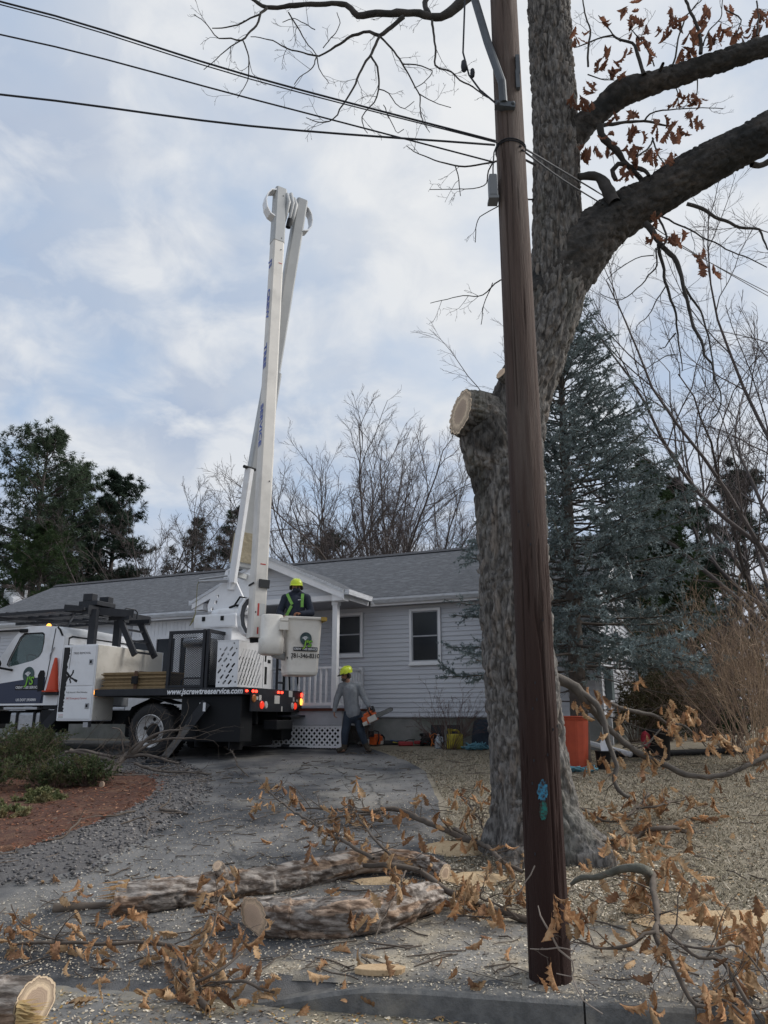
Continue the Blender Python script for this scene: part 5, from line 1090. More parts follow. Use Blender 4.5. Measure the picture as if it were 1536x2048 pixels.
boom(lb0.lerp(lb1, .035), mid, .40, .34, 'lower_boom', M_boomg, R(26)); boom(mid.lerp(lb0, .03), lb1, .28, .26, 'lower_boom_tip', M_boomg, R(26))
cv, _, _, _ = boom(lb0.lerp(lb1, .045), lb0.lerp(lb1, .115), .43, .43, 'canvas_cover', mat('canvas', (.42,.37,.27), (.36,.31,.22), 8, .9, .02, 9), R(26))
boom(at(463, 1180, 15.98), at(478, 1060, 15.9), .17, .12, 'riser_link', M_wpaint, R(26)); 
la, lc = at(466, 1165, 15.85), at(499, 938, 15.55); boom(la, lc, .12, .15, 'levelling_arm', M_wpaint, R(-25), bev=.015); b = MB(); b.tube([lc-Vector((.1,.12,-.02)), lc+Vector((.1,.12,.02))], .035, 10); b.build('arm_pin', M_under, truck)
ub0, ub1 = at(511, 1277, 14.72), at(560, 382, 15.55); UY = R(30)
ubm = ub0.lerp(ub1, .86)
up_, n1, e1, d1 = boom(ub0, ubm, .285, .265, 'upper_boom', M_boom, UY); boom(ubm.lerp(ub1, -.02), ub1, .28, .27, 'upper_boom_tip', M_boomg, UY)
nl = -e1 if e1.x > 0 else e1                                  # normal of the narrow left face
rgt = n1 if n1.x > 0 else -n1
axd = -d1; ayr = nl.cross(axd); ayr = ayr if ayr.x > 0 else -ayr
tl = ub0.lerp(ub1, .595)+nl*.139
for body, fr, sz in (("J'S", .80, .21), ('CREW', .70, .21), ('TREE', .575, .21), ('SERVICE', .42, .21)):
    p = ub0.lerp(ub1, fr)+nl*(.1425-.011*fr)
    text(body, sz, p, axd, nl.cross(axd), M_bluep, truck, off=.03, sx=1.28 if body != "J'S" else 1.1, lift=.006)
nf = n1 if n1.y < 0 else -n1; rt = d1.cross(nf)
rt = rt if rt.x > 0 else -rt
def face_label(fr, dx, w, h, m, name='boom_label'):
    p = ub0.lerp(ub1, fr)+nf*(.1435-.011*fr)+rt*dx; b = MB(); b.add([(p+rt*(a*w/2)+d1*(c*h/2)+nf*.003)[:] for a, c in ((-1,-1),(1,-1),(1,1),(-1,1))]+[(p+rt*(a*w/2)+d1*(c*h/2)-nf*.006)[:] for a, c in ((-1,-1),(1,-1),(1,1),(-1,1))], [(0,1,2,3),(0,4,5,1),(1,5,6,2),(2,6,7,3),(3,7,4,0)]); b.build(name, m, truck)
for fr, dx, w, h, m in ((.135,.02,.11,.022,M_redp),(.05,-.03,.035,.24,M_redp),(.012,-.02,.03,.13,M_redp),(.05,.05,.10,.24,M_clear),(.80,.05,.08,.016,M_redp)): face_label(fr, dx, w, h, m)
for fr, dx in ((.835,.05),(.865,.05),(.978,.04),(.3,.06),(.045,-.08)): q = ub0.lerp(ub1, fr)+nf*(.146-.011*fr)+rt*dx; MB().ball(q, .014).build('bolt', M_under, truck)
# clamp on the upper boom and guard hoop beside it
q = ub0.lerp(ub1, .098); b = MB(); 
b.bar(q+nf*.155+rt*-.05, q+nf*.155+rt*.16, .06, .16); b.build('boom_clamp', mat('clamp_rubber', (.045,.047,.05), None, rough=.8), truck)
b = MB(); b.bar(q+nl*.15+nf*-.12, q+nl*.15+nf*.14, .02, .03); b.build('clamp_strap', M_under, truck)
def hoop(c, r, s0, s1, dirv, upv, wid, m, name, seg=8):       # half-octagon guard strip
    out = []; dv, uv = Vector(dirv).normalized(), Vector(upv).normalized(); nv = dv.cross(uv).normalized(); v = []
    for i in range(seg+1):
        t = s0+(s1-s0)*i/seg; p = c+dv*(r*math.cos(t)*.62)+uv*(r*math.sin(t)); v += [(p-nv*wid/2)[:], (p+nv*wid/2)[:], (p*1+(c-p)*.08+nv*wid/2)[:], (p+(c-p)*.08-nv*wid/2)[:]]
    f = [(4*i+k, 4*i+(k+1) % 4, 4*i+4+(k+1) % 4, 4*i+4+k) for i in range(seg) for k in range(4)]+[(0,1,2,3),(4*seg+3,4*seg+2,4*seg+1,4*seg)]
    return MB().add(v, f).build(name, m, truck)
hc = at(500, 1234, 14.9); hoop(hc, .40, math.pi/2, 3*math.pi/2, rt, Z3, .16, M_wpaint, 'knuckle_guard', 6)
b = MB(); b.tube([hc+rt*(-.17*math.cos(t))+Z3*(.32*math.sin(t)) for t in np.linspace(-1.35, 1.35, 12)], .055, 9); b.build('guard_lining', mat('rubber_grey', (.12,.125,.135), None, rough=.7), truck)
tip = ub1.lerp(ub0, .055)
hoop(ub1.lerp(ub0, .045)+nl*.12, .40, math.pi/2, 3*math.pi/2, rt, d1, .24, M_wpaint, 'knuckle_guard', 6); hoop(lb1.lerp(lb0, .05)+rt*.10, .36, -math.pi/2, math.pi/2, rt, Z3, .24, M_wpaint, 'knuckle_guard', 6)
b = MB(); b.tube([ub1.lerp(ub0, .03), lb1.lerp(lb0, .03)], .13, 16); b.build('knuckle_shaft', M_boomg, truck, True)
b = MB(); kc = ub1.lerp(lb1, .5)
for j, (ox, h, L) in enumerate(((-.08, .0, .9), (.02, .05, 1.1), (.10, -.05, .8))):
    b.tube([kc+rt*ox+Vector((0,-.10,-.05+h)), kc+rt*(ox+.06)+Vector((0,-.16,-.3)), kc+rt*(ox+.01)+Vector((0,-.14,-.6)), kc+rt*(ox-.05)+Vector((0,-.10,-.6-L*.3))], [.045,.055,.04,.03], 9)
b.build('boom_hose', M_boomg, truck, True)
b = MB(); b.tube([kc+rt*.02+Vector((0,-.14,-.72)), kc+rt*-.02+Vector((0,-.13,-.95))], .06, 10); b.build('hose_collar', M_under, truck)
# ---------------------------------------------------------------- bucket
BKC = at(596, 1351, 14.62); BZ0, BZ1 = BKC.z, at(600, 1232, 14.4).z; BY = R(20)
bx_ = Vector((math.cos(BY), math.sin(BY), 0)); by_ = Vector((-math.sin(BY), math.cos(BY), 0)); bcen = Vector((BKC.x, BKC.y+.20, 0))
def bk(x, y, z): return bcen+bx_*x+by_*y+Z3*z
def rrect(hx_, hy_, r, n=5):
    p = []
    for sx_, sy_, a0 in ((1,-1,-90),(1,1,0),(-1,1,90),(-1,-1,180)):
        for i in range(n): a = R(a0+90*i/(n-1)); p.append((sx_*(hx_-r)+r*math.cos(a), sy_*(hy_-r)+r*math.sin(a)))
    return p
rings = [(BZ0+.03,.285,.285),(BZ0,.265,.265),(BZ0,.24,.24)][::-1]
rings = [(BZ0, .25,.25),(BZ0+.015,.28,.28),(BZ0+.06,.295,.295),(BZ1-.05,.345,.33),(BZ1-.045,.38,.365),(BZ1-.01,.385,.37),(BZ1,.37,.355),(BZ1-.01,.335,.32),(BZ0+.1,.28,.28),(BZ0+.08,.24,.24)]
b = MB(); v = []; n_ = 20
for z, hx_, hy_ in rings: v += [bk(x, y, z)[:] for x, y in rrect(hx_, hy_, .07)]
f = [(j*n_+i, j*n_+(i+1) % n_, (j+1)*n_+(i+1) % n_, (j+1)*n_+i) for j in range(len(rings)-1) for i in range(n_)]+[list(range(n_))[::-1], list(range((len(rings)-1)*n_, len(rings)*n_))]
bucket = b.add(v, f).build('bucket', M_bucket, truck)
fo = bk(.035, -.3335, (BZ0+BZ1)/2); fu = (bk(0, -.348, BZ1-.1)-bk(0, -.302, BZ0+.1)).normalized(); fx = bx_
logo(fo+fu*.03-fx*.01, fx, fu, .33, bucket); text('781-346-8310', .115, fo-fu*.19-fx*.01, fx, fu, M_black, bucket, off=.022, sx=.84)
b = MB(); b.bar(bk(.30, -.39, BZ1-.035), bk(.395, -.39, BZ1-.035), .03, .07); b.bar(bk(.398, -.4, BZ1-.035), bk(.398, .3, BZ1-.035), .03, .07); b.build('rim_pad', mat('yellow_pad', (.45,.30,.06), (.36,.24,.06), 9, .7), bucket)
b = MB(); b.bar(bk(-.28, -.25, BZ0+.26), bk(-.31, -.28, BZ0+.33), .015); b.bar(bk(-.22, -.296, BZ0+.27), bk(-.22, -.31, BZ0+.34), .012); b.build('bucket_hook', M_blk, bucket)
# levelling housing between boom and bucket
hc0 = bk(-.60, -.20, 0); zt_, zb2 = BZ1+.02, BZ1-.72
def hou(z, hx_, hy_): return [(hc0+bx_*x+by_*y+Z3*z)[:] for x, y in rrect(hx_, hy_, .13, 5)]
b = MB(); v = []; rg_ = [(zb2,.16,.16),(zb2+.03,.215,.20),(zb2+.30,.225,.205),(zb2+.32,.205,.19),(zt_-.02,.20,.185),(zt_,.18,.165)]
for z, a, c in rg_: v += hou(z, a, c)
f = [(j*n_+i, j*n_+(i+1) % n_, (j+1)*n_+(i+1) % n_, (j+1)*n_+i) for j in range(len(rg_)-1) for i in range(n_)]+[list(range(n_))[::-1], list(range((len(rg_)-1)*n_, len(rg_)*n_))]
b.add(v, f); b.build('levelling_housing', M_bucket, truck, True)
b = MB(); p = bk(-.42, -.36, BZ1-.15)
for (x0, x1, y0, y1, z0, z1) in ((-.50,-.34,-.46,-.30,BZ1-.27,BZ1-.12),(-.48,-.34,-.43,-.28,BZ1-.10,BZ1-.05)):
    b.add([bk(x, y, z)[:] for z in (z0, z1) for x, y in ((x0,y0),(x1,y0),(x1,y1),(x0,y1))], [(0,3,2,1),(4,5,6,7),(0,1,5,4),(1,2,6,5),(2,3,7,6),(3,0,4,7)])
b.build('control_box', M_bucket, truck)
b = MB(); b.tube([bk(-.55, -.2, BZ0+.40), bk(-.3, -.05, BZ0+.35)], .08, 10); b.build('bucket_mount', M_boomg, truck)
b = MB(); b.bar(ub0+Vector((-.1,0,-.03)), ub0+Vector((.25,0,.0)), .12, .10); b.build('boom_end_bracket', M_under, truck)
# ---------------------------------------------------------------- loads on the truck
M_ply = mat('plywood_edge', (.30,.215,.115), (.20,.14,.075), 12, .9, .004, 50, stretch=(1,1,8), rnd=.22)
rgp = np.random.default_rng(12)
for k in range(14):
    a0, a1 = -1.31+rgp.uniform(-.035, .035), .24+rgp.uniform(-.04, .04); w0 = .10+rgp.uniform(-.03, .03); z = 2.305+k*.0238
    o = MB(tx); dz = .004*math.sin(k); o.add([(s, w, z+zz+dz*((s+.5)**2)) for zz in (0, .0205) for s, w in ((a0, w0), ((a0+a1)/2, w0), (a1, w0), (a1, w0+1.2), ((a0+a1)/2, w0+1.2), (a0, w0+1.2))], [(5,4,3,2,1,0),(6,7,8,9,10,11)]+[(i, (i+1) % 6, (i+1) % 6+6, i+6) for i in range(6)])
    tag(o.build('plywood_sheet', M_ply, None, org=tp(-.5, .7, z)), 'topmost brown plywood mat of the strapped stack on the truck deck' if k == 13 else 'bottom brown plywood mat of the stack, lying on the truck deck' if k == 0 else 'brown plywood mat between others in the strapped stack on the truck', 'plywood', 'plywood mats strapped on the truck deck')
b = MB(tx); zz = 2.305+14*.0238+.012; b.box(-.50, -.43, .045, .055, 2.2, zz); b.box(-.50, -.43, .056, 1.35, zz, zz+.006); st = b.build('ratchet_strap', mat('strap_brown', (.10,.055,.035), None, rough=.85), None, org=tp(-.47, .05, 2.3)); tag(st, 'brown ratchet strap over the stack of plywood mats', 'strap')
b = MB(tx); b.box(-.53, -.40, .0, .045, 2.40, 2.55); b.build('ratchet', M_under, st); 
M_cone = mat('cone_orange', (.55,.065,.025), (.48,.055,.022), 4, .5)
c = tp(-2.53, .05, 2.262); cn = thing('traffic_cone', 'orange traffic cone stowed behind the truck cab', 'cone', c)
b = MB(); b.lathe([(.135, .03), (.13, .05), (.03, .70), (.025, .71), (.0005, .712)], c, 24); b.build('cone_body', M_cone, cn, True)
b = MB(); b.cbox(c.x-.16, c.x+.16, c.y-.16, c.y+.16, c.z, c.z+.03, .01); b.build('cone_base', M_cone, cn)
# ================================================================ LOGS, FALLEN BRANCHES
def log_thing(name, label, rows, seed, cw=.05, ch=.26, depth=.022, flaky=.010, cut0=True, cut1=True, cat='log', m0=None, skew0=0, skew1=0):
    """rows: px, py(centre line on the ground side), radius m, lift"""
    pts = []
    for x, y, r, up in rows: g = gnd(x, y); pts.append((g.x, g.y, g.z+r*.86+up, r))
    t = thing(name, label, cat, (pts[0][0], pts[0][1], pts[0][2]-pts[0][3]))
    v, q, e = bark_tube(pts, .011, cw, ch, depth, seed, flaky=flaky, lump=.05, warp=.8, sharp=.13)
    nu_ = len(e[0]); K_ = len(v)//nu_; v = v.reshape(K_, nu_, 3)
    for sk, c_, T_, ks in ((skew0, e[0].mean(0), e[2], range(0, 34)), (skew1, e[1].mean(0), e[3], range(K_-34, K_))):
        if sk:
            for k_ in ks: a_ = k_ if sk == skew0 and ks.start == 0 else K_-1-k_; v[k_] += T_*(sk*(1-a_/34.0)*-(v[k_][:, 1:2]-c_[1]))
    e = (v[0].copy(), v[-1].copy(), e[2], e[3]); v = v.reshape(-1, 3)
    w = fast('bark', v, q, M_logbark, t, smooth=False, colors=CID[0])
    if cut0: cut_face(e[0][::-1], -e[2], m0 or M_cut, t, .003)
    if cut1: cut_face(e[1], e[3], M_cut, t, .003)
    return t, pts, e
lg1, p1, e1_ = log_thing('curved_log', 'longer bent log with shaggy bark and torn splintered left end', [(232,1828,.128,0),(320,1820,.125,0),(440,1800,.12,0),(560,1782,.114,.0),(660,1764,.115,.02),(740,1752,.10,.05),(830,1752,.085,.05),(890,1768,.075,.02)], 11, cut0=False)
# torn wood at the split end
rgs = np.random.default_rng(31); b = MB(); c0 = np.array(p1[0][:3]); dx = unit(np.array(p1[0][:3])-np.array(p1[1][:3])); up_v = np.array([0, 0, 1.]); sd_ = np.cross(dx, up_v)
for k in range(46):
    a, r = rgs.uniform(0, 2*math.pi), .13*math.sqrt(rgs.uniform()); p = c0+sd_*r*math.cos(a)+up_v*r*math.sin(a)
    L = rgs.uniform(.02, .07)+(.16*max(0, math.sin(a)) if rgs.uniform() < .6 else 0); q = p+dx*L+rgs.normal(0, .012, 3); b.add([tuple(p-dx*.08+sd_*.02), tuple(p-dx*.08-sd_*.02), tuple(p-dx*.08+up_v*.022), tuple(q)], [(0,1,3),(1,2,3),(2,0,3)])
b.build('splintered_wood', mat('torn_wood', (.42,.27,.13), (.30,.16,.075), 30, .9, stretch=(4,1,1)), lg1)
V = e1_[0]; cut_face(V[::-1], dx, mat('torn_core', (.33,.19,.10), (.2,.1,.05), 25, .95), lg1, -.02, 'torn_end')
# small sawn side stub
g0 = Vector(p1[2][:3]); st = [(*(g0+Vector((.04,.0,.05))), .055), (*(g0+Vector((.02,-.07,.13))), .05), (*(g0+Vector((-.01,-.14,.19))), .045)]
v, q, e = bark_tube(st, .01, .03, .05, .008, 13); fast('side_stub', v, q, M_logbark, lg1, colors=CID[0]); cut_face(e[1], e[3], M_cutp, lg1, .002, 'stub_face')
lg2, p2, _ = log_thing('thick_log', 'thick log with pale sawn left face lying before the longer bent log', [(505,1868,.140,0),(600,1873,.14,.0),(690,1872,.14,.0),(770,1860,.136,.01),(830,1842,.125,.03),(872,1826,.10,.04)], 12, cut1=False, m0=M_cutp, skew0=1.5)
lg3, p3, e3 = log_thing('road_log', 'cut log end with splintered rim in the lower left corner', [(-260,2052,.14,0),(-90,2055,.14,0),(66,2052,.138,0)], 14, cut0=False, depth=.010, m0=M_cutp, skew1=-.5)
b = MB(); c0 = np.array(p3[-1][:3]); dx = unit(np.array(p3[-1][:3])-np.array(p3[-2][:3])); sd_ = np.cross(dx, up_v)
for k in range(60):
    a = rgs.uniform(-1.2, .3); r = .15*rgs.uniform(.75, 1.02); p = c0+sd_*r*math.cos(a)+up_v*r*math.sin(a); q = p+dx*rgs.uniform(.03, .13)+rgs.normal(0, .02, 3)+sd_*.02*math.cos(a)
    b.add([tuple(p-dx*.05+sd_*.012), tuple(p-dx*.05-sd_*.012), tuple(p-dx*.05+up_v*.014), tuple(q)], [(0,1,3),(1,2,3),(2,0,3)])
b.build('splinter_fringe', mat('splinter_wood', (.58,.42,.20), (.46,.30,.13), 30, .85), lg3)
# flat offcut on the kerb
q = gnd(760, 1990); b = MB(); n = 22; rx, ry = .16, .07; v = []
for z, k in ((0, .97), (.03, 1.0), (.034, .97)): v += [(q.x+rx*k*math.cos(2*math.pi*i/n)*(1+.06*math.sin(i*1.7)), q.y+.05+ry*k*math.sin(2*math.pi*i/n), q.z+z+.02) for i in range(n)]
b.add(v, [list(range(n))[::-1], list(range(2*n, 3*n))]+[(j*n+i, j*n+(i+1) % n, (j+1)*n+(i+1) % n, (j+1)*n+i) for j in range(2) for i in range(n)]); tag(b.build('wood_offcut', M_saw, None, org=q), 'pale oval slice of sawn wood lying on the kerb', 'offcut')
BR = np.random.default_rng(77)
def fallen(name, label, mains, nleaf, twd=5.0, size=(.095, .168), seed=0, group='fallen oak branches', m=None, leafspread=.10, hang=True, tl=(.12, .42), lpts=None):
    """mains: list of rows (px, py, width px, height above the ground m, optional D). Leaves hang on the twigs."""
    rg = np.random.default_rng(500+seed); OUT = []; S_, D_, L_, R_ = [], [], [], []; org = None
    for rows in mains:
        pts = []
        for r in rows:
            x, y, w, h = r[:4]
            if len(r) > 4: p = at(x, y, r[4])
            else: p = gnd(x, y, h)
            pts.append((*p, max(.0035, w*.5/pxm(y, p.y))))
        if org is None: org = (pts[0][0], pts[0][1], float(zg(pts[0][0], pts[0][1])))
        S = spline(pts, .05); S[:, 3] = np.maximum(S[:, 3], .003)
        S[:, :3] += (np.stack([fbm(S[:, 0]*8, S[:, 1]*8, S[:, 2]*8+t, 2, 5) for t in (0, 5, 9)], 1)-.375)*.04
        OUT.append((S[None, :, :3], S[None, :, 3]*(1+.6*(fbm(np.arange(len(S))*.55, 0, 0, 3, seed)-.45)), 8))
        L = np.linalg.norm(np.diff(S[:, :3], axis=0), axis=1).sum()
        for _ in range(int(L*twd)):
            i = int(rg.uniform(.1, 1)*(len(S)-2)); T = unit(S[i+1, :3]-S[i, :3]); r = unit(rg.normal(0, 1, 3)); r = unit(r-(r@T)*T); r[2] = abs(r[2])*.8; a = rg.uniform(.4, 1.1)
            S_.append(S[i, :3]); D_.append(T*math.cos(a)+r*math.sin(a)); L_.append(rg.uniform(*tl)); R_.append(min(.006, S[i, 3]*.6))
    nleaf = int(nleaf*.95)
    t = thing(name, label, 'branch', org, group)
    V, Q = wood(OUT); fast('branch_wood', V, Q, m or M_twig, t)
    if S_:
        o2, tips = grow(S_, D_, L_, R_, [dict(K=6, wig=.25, n=4, kids=2, t0=.3, ang=(.4, 1.0), lr=(.4, .8), rr=.75, rmin=.0022, trop=(0,0,-.04)), dict(K=4, wig=.25, n=3, rmin=.0018, trop=(0,0,-.05))], rg)
        for P, _, _ in o2: P[..., 2] = np.maximum(P[..., 2], zg(P[..., 0], P[..., 1])+.012)
        V, Q = wood(o2); tag(fast('twigs', V, Q, M_twig, t), kind='stuff')
        A = np.concatenate([P[:, k] for P, _, _ in o2 for k in range(2, P.shape[1])])
    if nleaf and S_:
        tp_ = o2[-1][0][:, -1]; idx = rg.permutation(len(tp_))
        # leaves gather in bunches at twig ends
        k = 0
        while k < nleaf:
            c = tp_[idx[(k*7919) % len(idx)]]
            for _ in range(int(rg.integers(2, 5))):
                p = c+rg.normal(0, leafspread*.35, 3); p[2] = max(p[2], float(zg(p[0], p[1]))+.03)
                d = (rg.normal(0, .6), rg.normal(0, .6), -1.0 if p[2]-float(zg(p[0], p[1])) > .14 else rg.normal(.1, .25))
                leaf(t, p, d, rg.uniform(*size)); k += 1
    if lpts:
        for (x, y, n, h) in lpts:
            for _ in range(max(2, int(n*.95))):
                p = gnd(x+rg.normal(0, 12), y+rg.normal(0, 9), 0); p = p+Vector((0, 0, h*rg.uniform(.45, 1.05)))
                leaf(t, p, (rg.normal(0, .6), rg.normal(0, .5), -1.0 if h > .13 else rg.normal(.3, .3)), rg.uniform(*size))
    return t
g = lambda s, x0, y0, *rows: [(x0+r[0]/s, y0+r[1]/s, *r[2:]) for r in rows]
c3, c4, c2_, c7 = (2.743, 400, 1560), (2.415, 900, 1480), (2.954, 0, 1680), (3.368, 1080, 1100)
fallen('fallen_branch', 'forked leafy branch lying across the driveway behind the bent log', [g(*c3, (1540,360,13,.05),(1400,300,12,.10),(1200,210,11,.16),(1090,165,10,.18),(1000,160,8,.18),(940,175,6,.16),(830,165,5,.14),(700,160,4,.12),(570,155,3,.1)), g(*c3, (1010,180,6,.15),(890,195,5,.12),(740,205,4,.1),(640,240,3,.08),(540,235,2.5,.06)), g(*c3, (1000,180,5,.14),(940,240,4,.1),(910,290,3,.06))], 70, 6, seed=1)
fallen('fallen_branch', 'thin leafy branch arching over the right part of the bent log', [g(*c3, (330,20,3,.25),(480,150,4,.3),(600,220,5,.32),(700,290,6,.34),(820,355,7,.36),(950,430,8,.3)), g(*c3, (820,130,3,.5),(900,250,4,.45),(980,350,5,.4),(1060,420,5,.3))], 70, 6, seed=2)
fallen('fallen_branch', 'dark branch from the log tops toward the oak trunk foot', [g(*c3, (900,470,9,.20),(1010,465,10,.24),(1150,485,11,.22),(1250,525,12,.18),(1350,605,13,.12),(1530,690,14,.06),(1700,740,15,.06),(1800,760,14,.05)), g(*c3, (1130,490,4,.2),(1090,600,3.5,.25),(1010,740,3,.2),(960,880,2.5,.12))], 60, 6, seed=3, lpts=[(815,1800,6,.22),(870,1820,7,.2),(790,1875,4,.1),(850,1770,5,.25),(880,1790,4,.2)])
fallen('fallen_branch', 'big leafy oak bough spread across the lower left foreground', [g(*c2_, (60,620,5,.05),(250,612,6,.08),(440,608,7,.1),(640,612,7,.1),(900,608,8,.12),(1040,640,10,.12),(1080,740,12,.1),(1130,870,13,.08),(1230,1000,14,.05)), g(*c2_, (1450,640,4,.35),(1360,720,5,.3),(1240,800,6,.25),(1130,860,7,.15)), g(*c2_, (70,380,2.5,.3),(120,490,3,.22),(250,560,3.5,.15),(400,600,4,.1)), g(*c2_, (1300,330,3,.45),(1280,420,3.5,.4),(1250,560,4,.3),(1150,700,5,.2)), g(*c2_, (1620,900,5,.1),(1500,860,6,.15),(1380,830,6,.15),(1230,860,7,.1))], 90, 5, seed=4, size=(.095,.165), lpts=[(455,1820,9,.36),(470,1850,9,.28),(430,1870,7,.3),(400,1920,9,.2),(380,1990,10,.1),(370,2010,6,.06),(500,1980,8,.15),(510,2015,6,.1),(440,1945,9,.2),(480,1915,6,.24),(230,1870,6,.1),(260,1868,6,.1),(300,1868,5,.1),(180,1865,5,.08),(145,1828,4,.12),(25,1880,8,.12),(10,1900,5,.1),(80,1910,4,.06),(110,1912,4,.05),(175,1935,5,.08),(225,1950,5,.05),(280,1940,5,.06),(190,2012,4,.05),(520,1820,3,.2)])
fallen('fallen_branch', 'sprawling leafy branch right of the pole reaching over the kerb', [g(*c4, (980,650,12,.35),(985,760,13,.32),(1000,850,13,.3),(995,940,13,.28),(1040,1030,11,.22),(1085,1110,10,.2),(1180,1200,9,.18),(1300,1255,7,.2),(1420,1330,5,.2)), g(*c4, (990,930,7,.3),(940,935,7,.3),(880,990,7,.26),(800,1000,6,.24),(700,1000,5,.25),(560,1010,4,.28),(430,1000,2.5,.3)), g(*c4, (1010,900,8,.3),(1100,980,8,.28),(1200,1050,7,.25),(1320,1150,7,.22),(1450,1220,6,.2),(1560,1260,5,.2)), g(*c4, (1110,990,5,.28),(1250,1010,5,.3),(1400,1080,4,.3),(1560,1130,4,.3)), g(*c4, (1180,1200,5,.18),(1190,1300,4,.15),(1190,1372,3,.1))], 90, 6, seed=5, lpts=[(1270,1850,8,.4),(1300,1870,8,.35),(1320,1800,6,.45),(1300,1785,5,.45),(1390,1860,10,.38),(1420,1880,10,.34),(1460,1900,9,.3),(1500,1920,9,.3),(1440,1920,8,.28),(1500,1950,8,.25),(1530,1930,6,.3),(1470,1995,6,.15),(1495,2025,4,.1),(1220,1915,5,.2),(1270,1905,4,.2),(1350,1815,6,.35),(1380,1840,6,.35)])
fallen('fallen_branch', 'crooked mossy limb piece leaning at the right foot of the oak', [g(*c4, (590,695,8,.22),(640,670,10,.28),(720,652,12,.33),(800,632,13,.37),(870,615,16,.42),(930,620,19,.42),(965,650,17,.36),(955,690,10,.28))], 30, 4, seed=6, m=mat('mossy_limb', (.15,.145,.12), (.085,.085,.07), 9, .95, .006, 50), lpts=[(1290,1690,6,.12),(1320,1700,7,.12),(1350,1710,6,.08),(1285,1660,5,.2),(1240,1760,5,.25),(1200,1790,4,.25)])
fallen('fallen_branch', 'curved dark branch on the lawn right of the oak foot', [g(*c4, (690,490,9,.08),(780,490,9,.1),(870,480,10,.1),(930,450,10,.14),(1010,425,10,.2),(1080,425,9,.18),(1150,448,8,.1))], 40, 5, seed=9)
fallen('fallen_branch', 'pale thin twigs with two hanging leaves against the pole foot', [g(*c4, (430,800,2.5,.75,5.0),(440,850,3.2,.7,4.98),(480,930,3.6,.6,4.97),(530,1010,3.8,.5,4.97),(590,1060,3.6,.4,4.97),(600,1110,3.4,.3,4.97),(585,1140,3,.25,4.97),(510,1135,2.2,.25,4.97)), g(*c4, (385,1003,2,.5,4.96),(470,1005,2.6,.5,4.97),(530,1000,2.8,.5,4.97),(600,1010,2.4,.5,4.98)), g(*c4, (240,750,2.4,.3,5.1),(330,750,2.6,.3,5.05),(370,690,2.4,.4,5.0),(405,600,2,.5,4.98)), g(*c4, (590,1140,2.8,.2,4.97),(610,1200,2.6,.1,4.9),(640,1260,2,.05,4.85),(740,1330,1.6,.03,4.8))], 0, 5, seed=7, m=mat('pale_twig', (.25,.21,.18), None, rough=.9), tl=(.05, .16))
tpole = bpy.data.objects[[o.name for o in bpy.data.objects if o.get('label', '').startswith('pale thin twigs')][0]]
for (x, y, s, d) in ((500,780,.17,(0,.05,-1)),(545,840,.19,(.75,0,-.55)),(490,870,.15,(-.1,0,-1)),(515,800,.15,(.1,-.1,-1)),(670,930,.12,(0,0,-1)),(560,900,.10,(.1,0,-1)),(430,1160,.10,(.5,0,-.7))):
    leaf(tpole, at(900+x/2.415, 1480+y/2.415-6, 4.95), d, s)
fallen('fallen_branch', 'long sagging grey branch hung across the lawn right of the pole', [g(*c7, (100,850,20,0,9.0),(130,870,21,0,9.0),(240,930,21,0,9.0),(300,1000,18,0,9.0),(370,1090,15,0,9.05),(450,1190,14,0,9.1),(560,1290,13,0,9.1),(700,1390,12.5,0,9.1),(830,1440,12,0,9.1),(950,1500,11.5,0,9.1),(1080,1530,11,0,9.1),(1250,1510,10,0,9.15),(1400,1450,9.5,0,9.2),(1540,1380,9,0,9.3),(1700,1300,8,0,9.4)), g(*c7, (240,935,15,0,9.0),(350,1010,13,0,8.95),(400,1080,12,0,8.9),(430,1170,11.5,0,8.85),(455,1280,11,0,8.8),(490,1385,10.5,0,8.75),(520,1460,10,0,8.7),(500,1540,9,0,8.65),(530,1620,9,0,8.6),(600,1670,8,0,8.55)), g(*c7, (440,1015,8,0,9.3),(560,1065,8,0,9.35),(680,1100,7.5,0,9.4),(790,1125,7,0,9.4),(850,1165,6.5,0,9.4),(980,1190,4.5,0,9.4),(1120,1320,3,0,9.4)), g(*c7, (560,1330,4,0,9.1),(700,1320,4,0,9.2),(830,1190,3,0,9.3))], 60, 3.5, seed=8, m=mat('grey_limb', (.13,.115,.10), (.085,.075,.066), 8, .95, .006, 50))
tl8 = [o for o in bpy.data.objects if o.get('label', '').startswith('long sagging grey')][0]
for (x, y, n) in ((245,1070,4),(290,1100,3),(360,980,3),(410,1020,3),(660,890,4),(560,1110,3),(510,1095,2),(530,1210,3),(870,1090,4),(900,1120,5),(980,1110,6),(1040,1130,5),(890,1200,5),(1080,1260,3),(1190,1270,6),(1230,1300,6),(1010,1280,2),(1480,1300,5),(1430,1370,4),(720,1380,5),(700,1460,6),(780,1480,5),(440,1460,5),(310,1460,3),(540,1440,3),(1090,1480,2),(800,1190,2)):
    for _ in range(n): leaf(tl8, at(1080+x/3.368+LRG.normal(0, 5), 1100+y/3.368-10+LRG.normal(0, 5), 9.1+LRG.normal(0, .1)), (LRG.normal(0, .4), LRG.normal(0, .4), -1), LRG.uniform(.12, .18))
